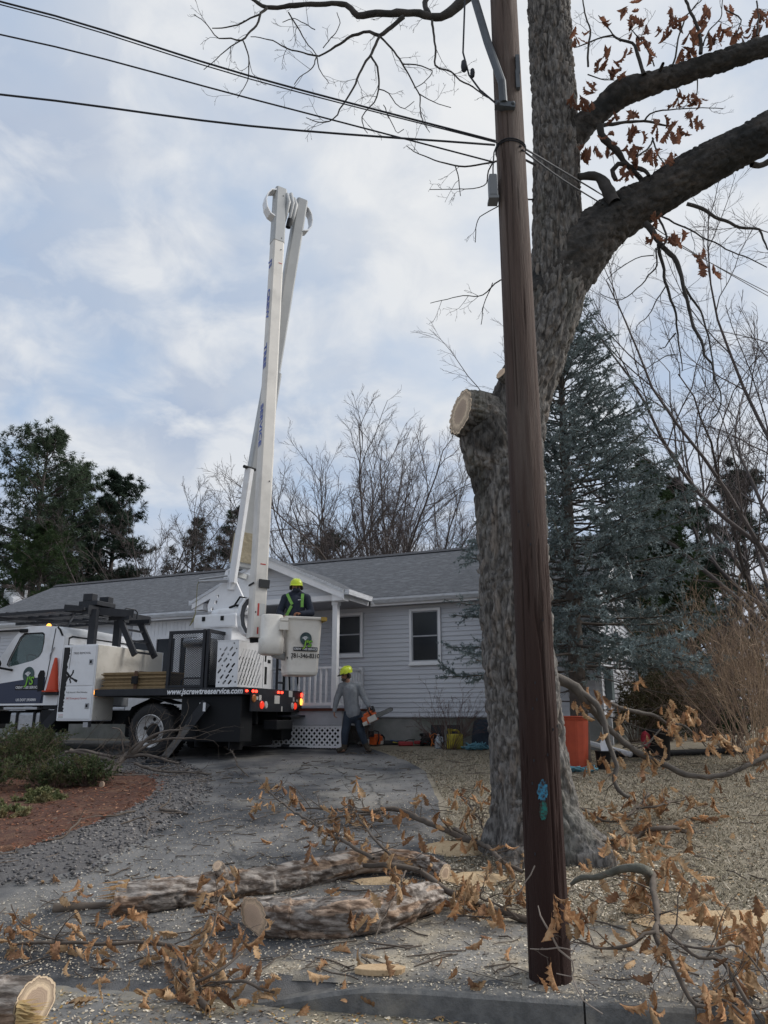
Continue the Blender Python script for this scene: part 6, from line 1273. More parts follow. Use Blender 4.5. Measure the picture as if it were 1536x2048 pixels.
for i_, (lab, mains, nl_) in enumerate((('leafy branch heap on the lawn between oak and long sagging branch', [g(*c4, (640,330,4,.05),(720,380,5,.1),(820,390,5,.12),(900,330,6,.15),(960,260,6,.2)), g(*c4, (900,330,4,.2),(1000,320,4,.25),(1080,300,4,.2),(1190,330,3,.1))], 90), ('leafy twig pile left of the oak trunk foot', [g(*c4, (10,230,3,.2),(100,320,4,.2),(150,400,4.5,.15),(190,500,5,.1)), g(*c4, (20,430,9,.05),(100,480,9,.1),(180,520,9,.15),(260,590,9,.15),(350,640,9,.1))], 60), ('low leafy twigs between the log ends and the pole', [g(*c4, (60,700,4,.1),(150,760,4.5,.15),(250,800,5,.15),(330,860,4,.1)), g(*c4, (20,850,3,.05),(150,855,3,.08),(300,850,3,.1))], 45))):
    fallen('fallen_branch', lab, mains, nl_, 8, seed=20+i_)
# cut brush heap beside the truck wheel
c1 = (3.072, 0, 1420)
gb_ = lambda *rows: [(r[0]/3.072, 1420+r[1]/3.072, r[2], r[3], 13.6-.6*max(0, (r[1]-300)/150)) for r in rows]
fallen('brush_pile', 'heap of bare cut brush with sawn butt beside the rear truck wheel', [gb_( (630,440,16,.08),(690,380,15,.12),(760,290,13,.2),(830,250,10,.25),(900,180,7,.4),(1010,130,4,.5),(1120,125,3,.5)), gb_( (430,250,9,.1),(560,280,9,.12),(690,320,8,.15),(740,390,7,.1)), gb_( (400,260,5,.2),(520,250,6,.2),(700,290,7,.2),(900,280,6,.2),(1100,330,4,.1)), gb_( (640,290,6,.2),(800,280,6,.2),(960,190,5,.35),(1200,170,3,.45)), gb_( (760,290,6,.2),(860,200,5,.4),(1000,190,4,.5)), gb_( (830,330,6,.1),(950,370,5,.1),(1100,380,4,.1),(1300,390,3,.08)), gb_( (600,350,7,.1),(730,400,6,.1),(900,400,5,.08)), gb_( (690,110,2.5,.6),(740,130,2.5,.5),(760,270,3,.3)), gb_( (1100,90,2.5,.7),(1110,140,2.5,.6),(1080,200,3,.5))], 0, 7, seed=40, group='', m=mat('grey_brush', (.16,.135,.115), (.10,.085,.075), 6, .9), tl=(.2, .8))
q = gnd(205, 1570, .09); MB_ = MB(); MB_.lathe([(.055, 0), (.055, .02), (.0005, .022)], q, 16, (-.6, -.8, .1)); bp = [o for o in bpy.data.objects if o.name.startswith('brush_pile')][0]; MB_.build('sawn_butt', M_cutp, bp)
# loose sticks on the drive
stk = [('thin forked stick with pale broken tip on the drive by the outrigger', g(*c1, (1365,215,5,.2),(1430,262,3,.2),(1460,340,3,.12),(1530,410,2.5,.05)), None), ('bent twig lying on the grey gravel strip', g(*c1, (1050,510,3,.15),(1035,570,3,.1),(985,610,6,.05),(1090,625,6,.05),(1150,640,4,.05)), None), ('long thin stick across the red mulch', g(*c1, (380,715,4,.05),(560,660,4,.06),(700,650,4,.06),(830,620,3,.06)), None), ('pale broken stick on the mulch by the low shrub', g(*c1, (150,685,5,.05),(250,690,6,.05),(350,668,6,.06)), None), ('short crooked stick with curled leaf on the mulch', g(*c1, (260,805,5,.05),(380,780,5,.05),(440,730,4,.08),(500,670,3,.1)), None), ('thin twig beside the gravel edge of the drive', g(*c1, (740,700,3,.05),(850,665,3,.08),(905,660,3,.1),(920,720,3,.08),(900,770,3,.04)), None), ('dark rotten stick on the drive left of the splintered log', g(2.954, 0, 1680, (320,405,22,.03),(420,400,22,.03),(540,390,15,.03),(650,385,12,.03)), None)]
for i_, (lab, rows, _) in enumerate(stk):
    o = fallen('loose_stick', lab, [rows], 0, 3.0 if i_ != 6 else 0, seed=60+i_, group='loose sticks', m=M_twig, tl=(.05, .2))
    o['category'] = 'stick'
# ================================================================ TREES AND SHRUBS BEHIND
M_far = mat('far_bark', (.105,.09,.086), (.07,.06,.058), .8, .95)
M_fartw = mat('far_twig', (.115,.094,.092), (.078,.066,.066), .6, .95)
M_pine = mat('pine_needles', (.060,.085,.048), (.036,.058,.040), .7, .8, sub=.2, spec=.2)
M_cedar = mat('cedar_needles', (.050,.078,.030), (.026,.048,.022), .9, .85, sub=.2, spec=.2)
M_hem = mat('hemlock_needles', (.040,.060,.040), (.022,.038,.030), .9, .85, sub=.15, spec=.2)
M_spruce = mat('spruce_needles', (.215,.262,.265), (.095,.125,.125), 1.6, .75, sub=.12, spec=.25, rnd=.0)
M_spbark = mat('spruce_bark', (.115,.098,.085), (.075,.064,.056), 9, .95, .01, 40)
def bare_tree(label, base, H, r, seed, nmain=6, spread=.55, lean=(0, 0), fork=.25, kids=(9, 8, 5), up=.022, mt=None, name='bare_tree', group='bare trees behind the house', tw=.0072, split=None):
    rg = np.random.default_rng(seed); base = np.array(tuple(base), float); t = thing(name, label, 'tree', base, group)
    ht = H*fork; K = 9; zz = np.linspace(0, 1, K); off = np.cumsum(rg.normal(0, .012*H, (K, 2)), 0)*.4+np.outer(zz, np.array(lean)*ht)
    P = np.column_stack([base[0]+off[:, 0], base[1]+off[:, 1], base[2]-.2+zz*ht]); Rr = r*(1-.35*zz); Rr[0] *= 1.25
    S, D, L, Rd = [], [], [], []
    for k in range(nmain):
        q = rg.uniform(.45, 1) if k else 1.0; i = min(K-1, int(q*(K-1))); az = 2*math.pi*k/nmain+rg.uniform(-.5, .5); sp = spread*1.5*rg.uniform(.3, 1.15) if k else spread*.15
        S.append(P[i]); D.append((math.cos(az)*sp+lean[0]*.5, math.sin(az)*sp+lean[1]*.5, 1)); L.append((H-(P[i][2]-base[2]))*(.98-.12*sp)*rg.uniform(.85, 1.0)); Rd.append(Rr[i]*rg.uniform(.35, .55))
    o, _ = grow(S, D, L, Rd, [dict(K=11, wig=.115, n=5, kids=kids[0], t0=.22, ang=(.3, .75), lr=(.30, .52), rr=.42, trop=(0,0,up), rmin=tw*1.4, end=.2, lt=.5), dict(K=7, wig=.11, n=3, kids=kids[1], t0=.15, ang=(.3, .8), lr=(.32, .55), rr=.5, trop=(0,0,up*1.4), rmin=tw*1.2, end=.4), dict(K=4, wig=.13, n=3, kids=kids[2], t0=.15, ang=(.3, .8), lr=(.35, .65), rr=.6, trop=(0,0,up), rmin=tw, end=.6), dict(K=3, wig=.13, n=3, rmin=tw*.8, end=.7)], rg)
    V, Q = tubes(P[None], Rr[None], 10); fast('trunk', V, Q, M_far, t)
    V, Q = wood(o[:2]); tag(fast('limbs', V, Q, M_far, t), kind='stuff'); V, Q = wood(o[2:]); tag(fast('crown', V, Q, mt or M_fartw, t, smooth=False), kind='stuff'); return t
def gz_(x, y): return float(zg(x, y))
def base_at(px, D): x = (px-768)/F/ray(768, 1440)[1]*D; return (x, D, gz_(x, D))
def top_h(py, D): return at(768, py, D).z-gz_(0, D)
def scatter(TV, TF, pos, dirs, scale, rg, spin=True):
    """place template (length along +X) at many positions"""
    M = len(pos); d = unit(dirs); rv = unit(rg.normal(0, 1, (M, 3))); b = unit(np.cross(d, rv)); c = np.cross(d, b)
    V = pos[:, None]+scale[:, None, None]*(TV[None, :, 0:1]*d[:, None]+TV[None, :, 1:2]*b[:, None]+TV[None, :, 2:3]*c[:, None])
    Fq = (TF[None]+(np.arange(M)*len(TV))[:, None, None]).reshape(-1, TF.shape[1]); return V.reshape(-1, 3), Fq
def tuft(n, L, w, rg, fwd=.35, along=0.0):                       # needles as slim triangles
    V, T = [], []
    for k in range(n):
        x0 = along*rg.uniform(); d = unit(np.array([fwd+rg.uniform(-.3, .5), *rg.normal(0, 1, 2)])); s = unit(np.cross(d, rg.normal(0, 1, 3))); o = np.array([x0, 0, 0]); ln = L*rg.uniform(.7, 1.1)
        V += [o-s*w/2, o+s*w/2, o+d*ln]; T.append((3*k, 3*k+1, 3*k+2))
    return np.array(V), np.array(T)
def pine(label, px, D, ytop, seed, width=.33, m=M_pine, name='pine_tree', dens=1.0, bare=.25, cone=.5, size=.34, group='pines behind the house', needles=26, droop=-.02):
    rg = np.random.default_rng(seed); base = np.array(base_at(px, D)); H = top_h(ytop, D); t = thing(name, label, 'tree', base, group)
    K = 10; zz = np.linspace(0, 1, K); P = np.column_stack([base[0]+np.cumsum(rg.normal(0, .01*H, K))*.3, base[1]+np.zeros(K), base[2]-.2+zz*H]); r = .020*H*(1-.9*zz)
    V, Q = tubes(P[None], r[None], 8); fast('trunk', V, Q, M_far, t)
    nb_ = int(56*dens); hz = bare+(1-bare)*np.sort(rg.uniform(0, 1, nb_)); az = rg.uniform(0, 2*math.pi, nb_)
    ln = H*width*(1-((hz-bare)/(1-bare))**1.6*cone-.12*rg.uniform(0, 1, nb_))*rg.uniform(.6, 1.1, nb_)*np.where(hz > .93, .5, 1)
    S = np.column_stack([np.interp(hz, zz, P[:, 0]), np.interp(hz, zz, P[:, 1]), np.interp(hz, zz, P[:, 2])]); Dv = np.column_stack([np.cos(az), np.sin(az), .15+.55*hz])
    o, tips = grow(S, Dv, ln, .006*H*(1-.6*hz), [dict(K=7, wig=.09, n=4, kids=10, t0=.15, ang=(.4, 1.2), lr=(.28, .5), rr=.5, trop=(0,0,droop), rmin=.006, flat=.5), dict(K=4, wig=.12, n=3, kids=5, t0=.15, ang=(.3, 1.0), lr=(.35, .75), rr=.6, rmin=.005), dict(K=3, wig=.12, n=3, rmin=.004)], rg)
    V, Q = wood(o[:2]); tag(fast('branches', V, Q, M_far, t, smooth=False), kind='stuff')
    TV, TF = tuft(max(6, int(needles*.28)), 1.0, .13, rg); pos = np.concatenate([o[2][0][:, -1], o[2][0][:, 1], o[1][0][:, -1], o[1][0][:, 2], o[0][0][:, -1]]); dr = np.concatenate([o[2][0][:, -1]-o[2][0][:, 0], o[2][0][:, 1]-o[2][0][:, 0], o[1][0][:, -1]-o[1][0][:, -2], o[1][0][:, 2]-o[1][0][:, 1], o[0][0][:, -1]-o[0][0][:, -2]])+np.array([0, 0, .05])
    V, T = scatter(TV, TF, pos, dr, rg.uniform(.5, 1.15, len(pos))*size*.66, rg); tag(fast('crown', V, T, m, t, smooth=False), kind='stuff'); return t
# left group
pine('tall dark pine at the far left edge behind the truck cab', 28, 38, 872, 201, .27, dens=2.6, bare=.08, size=.44, cone=.30)
pine('second dark broad pine from the left edge', 192, 41, 955, 202, .19, dens=2.4, bare=.08, size=.44, cone=.35, m=M_hem)
pine('dark pine between the leftmost pine and the second broad pine', 105, 46, 945, 206, .22, dens=2.2, bare=.08, size=.5, cone=.35)
pine('lower shadowed evergreen beneath the leftmost pines', 50, 35, 1060, 207, .36, dens=1.6, bare=.05, size=.30, cone=.5, m=M_cedar)
pine('slim pine left of the boom base above the roof ridge', 452, 43, 1008, 203, .21, dens=.75, bare=.18, size=.38, cone=.55)
pine('small rounded dark pine among bare trees left of the boom', 360, 46, 1042, 204, .23, dens=1.0, bare=.1, size=.40, cone=.45, m=M_hem)
pine('low dark evergreen above the roof right of the porch gable', 640, 52, 1072, 205, .24, dens=1.0, bare=.05, size=.42, cone=.4, m=M_hem)
bare_tree('pale bare tree just right of the two leftmost pines', base_at(268, 37), top_h(965, 37), .24, 211, 6, .75)
bare_tree('bare tree left of the small rounded pine', base_at(322, 40), top_h(985, 40), .24, 212, 7, .7)
bare_tree('bare tree between the small pine and the boom', base_at(405, 42), top_h(1000, 42), .22, 213, 6, .6)
bare_tree('thin bare tree right behind the raised boom', base_at(530, 44), top_h(1010, 44), .20, 214, 6, .6)
bare_tree('bare tree rising over the porch gable peak', base_at(618, 42), top_h(900, 42), .27, 215, 7, .50)
bare_tree('slender bare tree left of the broad crowned one', base_at(685, 46), top_h(890, 46), .26, 216, 8, .55)
bare_tree('broad crowned bare tree above the middle of the roof', base_at(790, 40), top_h(845, 40), .34, 217, 10, .62, kids=(11, 9, 6), fork=.18)
bare_tree('bare tree just left of the sawn stub', base_at(872, 42), top_h(890, 42), .28, 218, 8, .60, fork=.25)
bare_tree('bare tree half hidden behind the oak trunk', base_at(940, 44), top_h(985, 44), .26, 219, 7, .55)
bare_tree('rounded bare crown between the slender and broad crowned trees', base_at(745, 50), top_h(888, 50), .26, 221, 9, .6)
bare_tree('rounded bare crown right of the broad crowned tree', base_at(838, 49), top_h(880, 49), .26, 222, 9, .6)
# right side
bare_tree('large bare tree reaching in from beyond the right edge', (11.2, 19.5, gz_(11.2, 19.5)), 15.5, .22, 231, 10, .85, lean=(-.12, 0), kids=(9, 8, 6), fork=.30, up=.01, group='bare trees on the right', tw=.0042)
bare_tree('bare tree at the right edge behind the brown thicket', (14.2, 27, gz_(14, 27)), 17, .32, 232, 9, .8, kids=(8, 7, 6), fork=.25, group='bare trees on the right', tw=.006)
bare_tree('slim bare tree between the cedar and the right edge', (11.0, 25, gz_(11, 25)), 9.5, .16, 233, 7, .6, kids=(7, 6, 4), group='bare trees on the right')
pine('dark green cedar right behind the blue spruce', 1338, 22, 890, 241, .27, m=M_cedar, name='cedar_tree', dens=2.3, bare=.02, size=.30, cone=.85, group='evergreens on the right')
pine('dark evergreen at the right behind the thicket', 1405, 27, 955, 242, .27, m=M_hem, name='cedar_tree', dens=2.0, bare=.02, size=.36, cone=.7, group='evergreens on the right')
pine('shadowy evergreen at the right picture edge', 1530, 33, 930, 243, .27, m=M_hem, name='cedar_tree', dens=1.4, bare=.05, size=.42, cone=.6, group='evergreens on the right', needles=18)
pine('low dark evergreen filling between cedar and house end', 1270, 27, 1085, 244, .38, m=M_hem, name='cedar_tree', dens=1.4, bare=.02, size=.36, cone=.6, group='evergreens on the right')
# ---------------------------------------------------------------- the blue spruce
def spruce():
    rg = np.random.default_rng(301); D = 14.3; base = np.array(base_at(1158, D)); base[1] = D; tip = at(1112, 585, D); H = tip.z-base[2]
    t = thing('blue_spruce', 'tall blue spruce with bare lower trunk in front of the house corner', 'tree', base)
    K = 14; zz = np.linspace(0, 1, K); P = np.column_stack([base[0]+(tip.x-base[0])*zz, np.full(K, D), base[2]-.1+zz*(H+.1)]); r = .165*(1-.93*zz)+.008
    rows = np.column_stack([P, r]); v, q, *_ = bark_tube(rows, .03, .06, .10, .008, 33); fast('trunk', v, q, M_spbark, t)
    hz, az, ln, el = [], [], [], []
    for k in range(50):                                            # whorls
        h = .19+.80*(k/49)**.92; nbr = 6 if h < .8 else 5
        for j in range(nbr):
            hz.append(h+rg.uniform(-.008, .008)); az.append(2*math.pi*j/nbr+rg.uniform(-.4, .4)+k); ln.append((3.15*(1-h)**.80+.22)*rg.uniform(.6, 1.12)); el.append(-.18+.75*h**2+rg.uniform(-.1, .1))
    hz, az, ln, el = map(np.array, (hz, az, ln, el))
    # fewer, longer boughs low down, reaching right
    keep = (hz > .40) | (rg.uniform(0, 1, len(hz)) < .8); hz, az, ln, el = hz[keep], az[keep], ln[keep], el[keep]
    ln = ln*(1+.12*np.cos(az))                                    # longer on the right side
    S = np.column_stack([np.interp(hz, zz, P[:, 0]), np.full(len(hz), D), np.interp(hz, zz, P[:, 2])]); Dv = np.column_stack([np.cos(az), np.sin(az), el])
    o, tips = grow(S, Dv, ln, .010+.012*ln/2, [dict(K=8, wig=.05, n=4, kids=11, t0=.28, ang=(.6, 1.1), lr=(.20, .38), rr=.45, trop=(0,0,.03), rmin=.005, flat=.25, lt=.6), dict(K=4, wig=.07, n=3, kids=4, t0=.2, ang=(.5, .9), lr=(.4, .65), rr=.6, rmin=.004, flat=.4, trop=(0,0,.02)), dict(K=3, wig=.06, n=3, rmin=.003)], rg)
    V, Q = wood(o[:2]); tag(fast('branches', V, Q, M_spbark, t, smooth=False), kind='stuff')
    TV, TF = tuft(14, .36, .13, rg, fwd=.6, along=.95)            # bottle-brush shoot of unit length
    P1, P2, P3 = o[0][0], o[1][0], o[2][0]; pos, dr, sc = [], [], []
    def seg(P, a, b_): pos.append(P[:, a]); dr.append(P[:, b_]-P[:, a]); sc.append(np.linalg.norm(P[:, b_]-P[:, a], axis=1)*1.15)
    for a in range(3, 7): seg(P1, a, a+1)
    for a in range(0, 3): seg(P2, a, a+1)
    seg(P3, 0, 2)
    pos, dr, sc = np.concatenate(pos), np.concatenate(dr), np.clip(np.concatenate(sc), .10, .30)
    V, T = scatter(TV, TF, pos, dr, sc, rg); tag(fast('crown', V, T, M_spruce, t, smooth=False), kind='stuff')
    # dead inner boughs low on the trunk
    n = 26; h = rg.uniform(.10, .45, n); a = rg.uniform(0, 2*math.pi, n); S = np.column_stack([np.interp(h, zz, P[:, 0]), np.full(n, D), np.interp(h, zz, P[:, 2])])
    o, _ = grow(S, np.column_stack([np.cos(a), np.sin(a), np.full(n, -.1)]), rg.uniform(.8, 2.2, n), np.full(n, .014), [dict(K=7, wig=.08, n=4, kids=6, t0=.3, ang=(.4, .9), lr=(.2, .4), rr=.5, trop=(0,0,.02), rmin=.004), dict(K=4, wig=.12, n=3, rmin=.003)], rg)
    V, Q = wood(o); tag(fast('dead_branches', V, Q, M_spbark, t, smooth=False), kind='stuff')
spruce()
def shrub(label, px, py, h, w, seed, m, n=40, leafm=None, nl=0, D=None, name='bare_shrub', ls=.05, up=.0, thick=.006, group='shrubs', kids=(5, 4), tw=.0025):
    rg = np.random.default_rng(seed); p = gnd(px, py) if D is None else Vector(base_at(px, D)); t = thing(name, label, 'shrub', p, group)
    az = rg.uniform(0, 2*math.pi, n); sp = rg.uniform(.05, 1, n)**.7*w/h
    S = np.tile(np.array(p), (n, 1))+np.column_stack([np.cos(az)*.12*w*sp, np.sin(az)*.12*w*sp, np.zeros(n)]); Dv = np.column_stack([np.cos(az)*sp, np.sin(az)*sp, np.ones(n)])
    o, tips = grow(S, Dv, h*rg.uniform(.6, 1.1, n), np.full(n, thick), [dict(K=8, wig=.09, n=4, kids=kids[0], t0=.2, ang=(.25, .8), lr=(.35, .65), rr=.6, rmin=tw, trop=(0,0,up)), dict(K=5, wig=.14, n=3, kids=kids[1], t0=.2, ang=(.3, .9), lr=(.3, .6), rr=.6, rmin=tw*.8), dict(K=3, wig=.15, n=3, rmin=tw*.7)], rg)
    V, Q = wood(o); tag(fast('stems', V, Q, m, t, smooth=False), kind='stuff')
    if nl:
        TV, TF = tuft(7, 1.0, .45, rg, fwd=.2); A = np.concatenate([o[2][0][:, -1], o[2][0][:, 1], o[1][0][:, 3]]); A = A[rg.permutation(len(A))[:nl]]
        V, T = scatter(TV, TF, A, rg.normal(0, 1, A.shape)+np.array([0, 0, .5]), rg.uniform(.6, 1.3, len(A))*ls, rg); tag(fast('foliage', V, T, leafm, t, smooth=False), kind='stuff')
    return t
M_red = mat('reddish_stem', (.13,.075,.065), (.085,.05,.045), 3, .9); M_strw = mat('straw_stem', (.36,.265,.18), (.24,.17,.12), 2, .9); M_brn = mat('brown_stem', (.21,.15,.12), (.14,.10,.08), 3, .9)
M_yew = mat('yew_leaf', (.075,.105,.038), (.045,.068,.028), 3, .7, c3=(.17,.135,.06), s3=4, f3=.7, sub=.15); M_olive = mat('olive_leaf', (.085,.075,.032), (.05,.048,.024), 2, .85, sub=.15); M_ivy = mat('ivy_leaf', (.20,.20,.09), (.06,.10,.035), 4, .6, c3=(.36,.27,.15), s3=3, f3=.7, sub=.15)
shrub('small bare reddish shrub against the foundation by the basement window', 900, 1499, 1.15, 1.15, 401, M_red, 26, tw=.003)
shrub('bare stems behind the man by the lattice end', 722, 1494, .55, .4, 402, M_red, 14)
for i_, (lab, px, D, h, w) in enumerate((('tall straw coloured thicket at the right picture edge', 1500, 13.5, 2.9, 1.9), ('arching brown thicket right of the black pot', 1455, 15.0, 2.7, 1.8), ('dense brown brush beyond the arching thicket', 1400, 18.5, 2.6, 1.9), ('straw brush beyond the right edge thicket', 1560, 16, 3.1, 1.8))):
    shrub(lab, px, 0, h, w, 410+i_, M_strw if i_ in (0, 3) else M_brn, 38, D=D, name='thicket', up=-.01, thick=.009, group='thickets on the right', kids=(6, 5), tw=.0038)
shrub('olive green rounded shrub at the house end', 1268, 0, 1.5, 1.2, 420, M_brn, 40, M_olive, 2600, D=17.6, name='evergreen_shrub', ls=.06)
shrub('brownish evergreen shrub right of the olive one', 1330, 0, 1.3, 1.1, 421, M_brn, 40, M_olive, 2200, D=18.2, name='evergreen_shrub', ls=.06)
for i_, (lab, px, py, h, w) in enumerate((('tall yew shrub at the left edge before the truck cab', 25, 1560, .75, .75), ('low spreading yew in the mulch bed', 110, 1580, .5, .85), ('yew shrub end nearest the cut brush', 175, 1580, .45, .45), ('yew shrub crowding the left picture edge', -40, 1590, .6, .8), ('back yew under the front outrigger', 70, 1530, .62, .6))):
    shrub(lab, px, py, h, w, 430+i_, M_brn, 60, M_yew, 7000, name='yew_shrub', ls=.034, group='yew shrubs in the bed', up=.02)
shrub('yellowing ivy clump on the mulch at the left', 80, 1610, .22, .5, 440, M_strw, 30, M_ivy, 900, name='ivy_clump', ls=.06)
shrub('dry leafy ground cover at the left edge of the mulch', 10, 1640, .2, .5, 441, M_strw, 26, M_ivy, 700, name='ivy_clump', ls=.06)
# ================================================================ PEOPLE
def capsule(b, p, q, r0, r1, n=14):
    p, q = Vector(p), Vector(q); d = q-p; L = d.length; d = d/L if L > 1e-6 else Vector((0, 0, 1)); pr = []
    for i in range(6): a = math.pi/2*(1-i/5); pr.append((max(1e-4, r0*math.cos(a)), -r0*math.sin(a)))
    for i in range(6): a = math.pi/2*i/5; pr.append((max(1e-4, r1*math.cos(a)), L+r1*math.sin(a)))
    b.lathe(pr, p, n, d)
def ell(b, c, r, n=16): b.ball(c, 1.0, n, 12, sc=r)
def fuse(name, b, m, parent, voxel=.012, smooth=4, xf=None, loc=None):
    """one continuous surface from overlapping volumes"""
    me = bpy.data.meshes.new('tmp'); me.from_pydata(np.concatenate(b.v).tolist(), [], b.f); t = bpy.data.objects.new('tmp', me); COL.objects.link(t)
    r = t.modifiers.new('r', 'REMESH'); r.mode = 'VOXEL'; r.voxel_size = voxel
    s = t.modifiers.new('s', 'SMOOTH'); s.factor = .5; s.iterations = smooth
    dg = bpy.context.evaluated_depsgraph_get(); me2 = bpy.data.meshes.new_from_object(t.evaluated_get(dg)); bpy.data.objects.remove(t); bpy.data.meshes.remove(me)
    V = np.zeros(len(me2.vertices)*3); me2.vertices.foreach_get('co', V); V = V.reshape(-1, 3)
    if xf is not None: V = xf(V)
    o = ORG.get(parent.name) if parent is not None else np.array(tuple(loc))
    me2.vertices.foreach_set('co', (V-o).ravel()); me2.name = name; me2.materials.clear(); ob = link(name, me2, m, parent, True); ORG[ob.name] = o
    if parent is None: ob.location = tuple(o)
    return ob
M_skin = mat('skin', (.34,.19,.13), (.29,.155,.105), 9, .6); M_hood = mat('grey_hoodie', (.24,.255,.275), (.17,.185,.205), 7, .95, .03, 11); M_jean = mat('navy_work_trousers', (.022,.032,.050), (.032,.043,.062), 8, .9, .012, 14); M_boot = mat('brown_work_boot', (.045,.036,.026), (.07,.055,.04), 9, .8)
M_hivis = mat('lime_helmet', (.55,.66,.03), None, rough=.3, spec=.5); M_navyc = mat('navy_jacket', (.020,.026,.042), (.030,.036,.055), 7, .9, .012, 14); M_lime = mat('lime_strap', (.22,.46,.10), (.16,.36,.07), 20, .7); M_hair = mat('dark_hair', (.02,.016,.014), None, rough=.9); M_glove = mat('tan_glove', (.30,.13,.07), (.22,.10,.055), 20, .8)
def hand(b, w, d, up_, s=1.0, curl=.9):
    """palm and five bent fingers from wrist w along d; up_ = back of the hand"""
    w, d, up_ = Vector(w), Vector(d).normalized(), Vector(up_).normalized(); side = d.cross(up_).normalized(); up_ = side.cross(d)
    for k in (-1.5, -.5, .5, 1.5):
        capsule(b, w, w+d*.075*s+side*(k*.019*s), .018*s, .014*s, 8)
        L = (.030, .036, .034, .026)[int(k+1.5)]*s; p = w+d*.085*s+side*(k*.020*s); a = 0
        for j in range(3): a += curl*.75; q = p+(d*math.cos(a)-up_*math.sin(a))*L; capsule(b, p, q, .0092*s, .0085*s, 7); p = q; L *= .78
    p = w+d*.03*s-side*.03*s; q = p+(d*.6-side*.7-up_*.3).normalized()*.035*s; capsule(b, w+d*.01*s, p, .018*s, .013*s, 8); capsule(b, p, q, .0115*s, .0105*s, 7); capsule(b, q, q+(d*.8-up_*.6).normalized()*.028*s, .0105*s, .0095*s, 7)
def head(b, c, yaw, s=1.0, tilt=0.0):
    """skull, jaw, nose, ears; yaw 0 faces the camera (-Y)"""
    f = Vector((math.sin(yaw), -math.cos(yaw), -tilt)).normalized(); rt_ = Vector((-f.y, f.x, 0)).normalized(); c = Vector(c)
    ell(b, c+Vector((0, 0, .025*s)), (.078*s, .092*s, .095*s)); ell(b, c+f*.028*s+Vector((0, 0, -.05*s)), (.055*s, .058*s, .065*s)); ell(b, c+f*.06*s+Vector((0, 0, -.085*s)), (.028*s, .026*s, .024*s))
    capsule(b, c+f*.082*s+Vector((0, 0, .012*s)), c+f*.108*s+Vector((0, 0, -.028*s)), .010*s, .016*s, 8)
    capsule(b, c+f*.08*s-rt_*.035*s+Vector((0, 0, .028*s)), c+f*.08*s+rt_*.035*s+Vector((0, 0, .028*s)), .014*s, .014*s, 8)
    capsule(b, c+f*.076*s-rt_*.018*s+Vector((0, 0, -.055*s)), c+f*.076*s+rt_*.018*s+Vector((0, 0, -.055*s)), .011*s, .011*s, 8)
    for k in (-1, 1): ell(b, c+rt_*(.080*s*k)+Vector((0, 0, -.005*s)), (.016*s, .022*s, .032*s))
    return f, rt_, c
def face_bits(f, rt_, c, root, s=1.0):
    for k in (-1, 1): MB().ball(c+f*.083*s+rt_*(.032*s*k)+Vector((0, 0, .008*s)), .011*s, 8, 6).build('eye', M_hair, root)
def helmet(f, rt_, c, root, s=1.0, visor=True):
    b = MB(); n = 24; cc = c+Vector((0, 0, .045*s)); v = []; pr = [(0, .128), (.05, .122), (.09, .10), (.115, .06), (.122, .01), (.124, -.02)]
    for r, h in pr: v += [(cc+f*(r*1.12*s*math.cos(2*math.pi*i/n))+rt_*(r*s*math.sin(2*math.pi*i/n))+Vector((0, 0, h*s)))[:] for i in range(n)]
    b.add(v, [(j*n+i, j*n+(i+1) % n, (j+1)*n+(i+1) % n, (j+1)*n+i) for j in range(len(pr)-1) for i in range(n)]); h = b.build('helmet', M_hivis, root, True)
    b = MB()
    for k in (-.05, 0, .05): b.tube([cc+f*(.12*math.cos(t)*s)+rt_*k*s+Vector((0, 0, (.128*math.sin(t)+.002)*s)) for t in np.linspace(.5, 2.6, 9)], .010*s, 6)
    b.build('helmet_rib', M_hivis, h, True)
    b = MB(); b.add([(cc+f*(.125+q)*s+rt_*k*s+Vector((0, 0, (-.01-q*.35+z)*s)))[:] for z in (0, -.008) for q, k in ((-.03, -.115), (.045, -.08), (.06, 0), (.045, .08), (-.03, .115))], [(0,1,2,3,4), (9,8,7,6,5)]+[(i, i+5, (i+1) % 5+5, (i+1) % 5) for i in range(5)]); b.build('peak', M_hair if visor else M_hivis, h)
    b = MB()
    for k in (-1, 1): b.ball(c+rt_*(.105*s*k)+Vector((0, 0, -.005*s)), .04*s, 10, 8, sc=(.8, 1, 1.2))
    b.build('ear_defender', M_hair, h, True)
    b = MB()
    for k in (-1, 1): b.tube([cc+rt_*(.118*s*k), c+rt_*(.085*s*k)+f*.02*s+Vector((0, 0, -.06*s)), c+f*.06*s+Vector((0, 0, -.125*s))], .006*s, 5)
    b.build('chin_strap', M_hair, h); return h
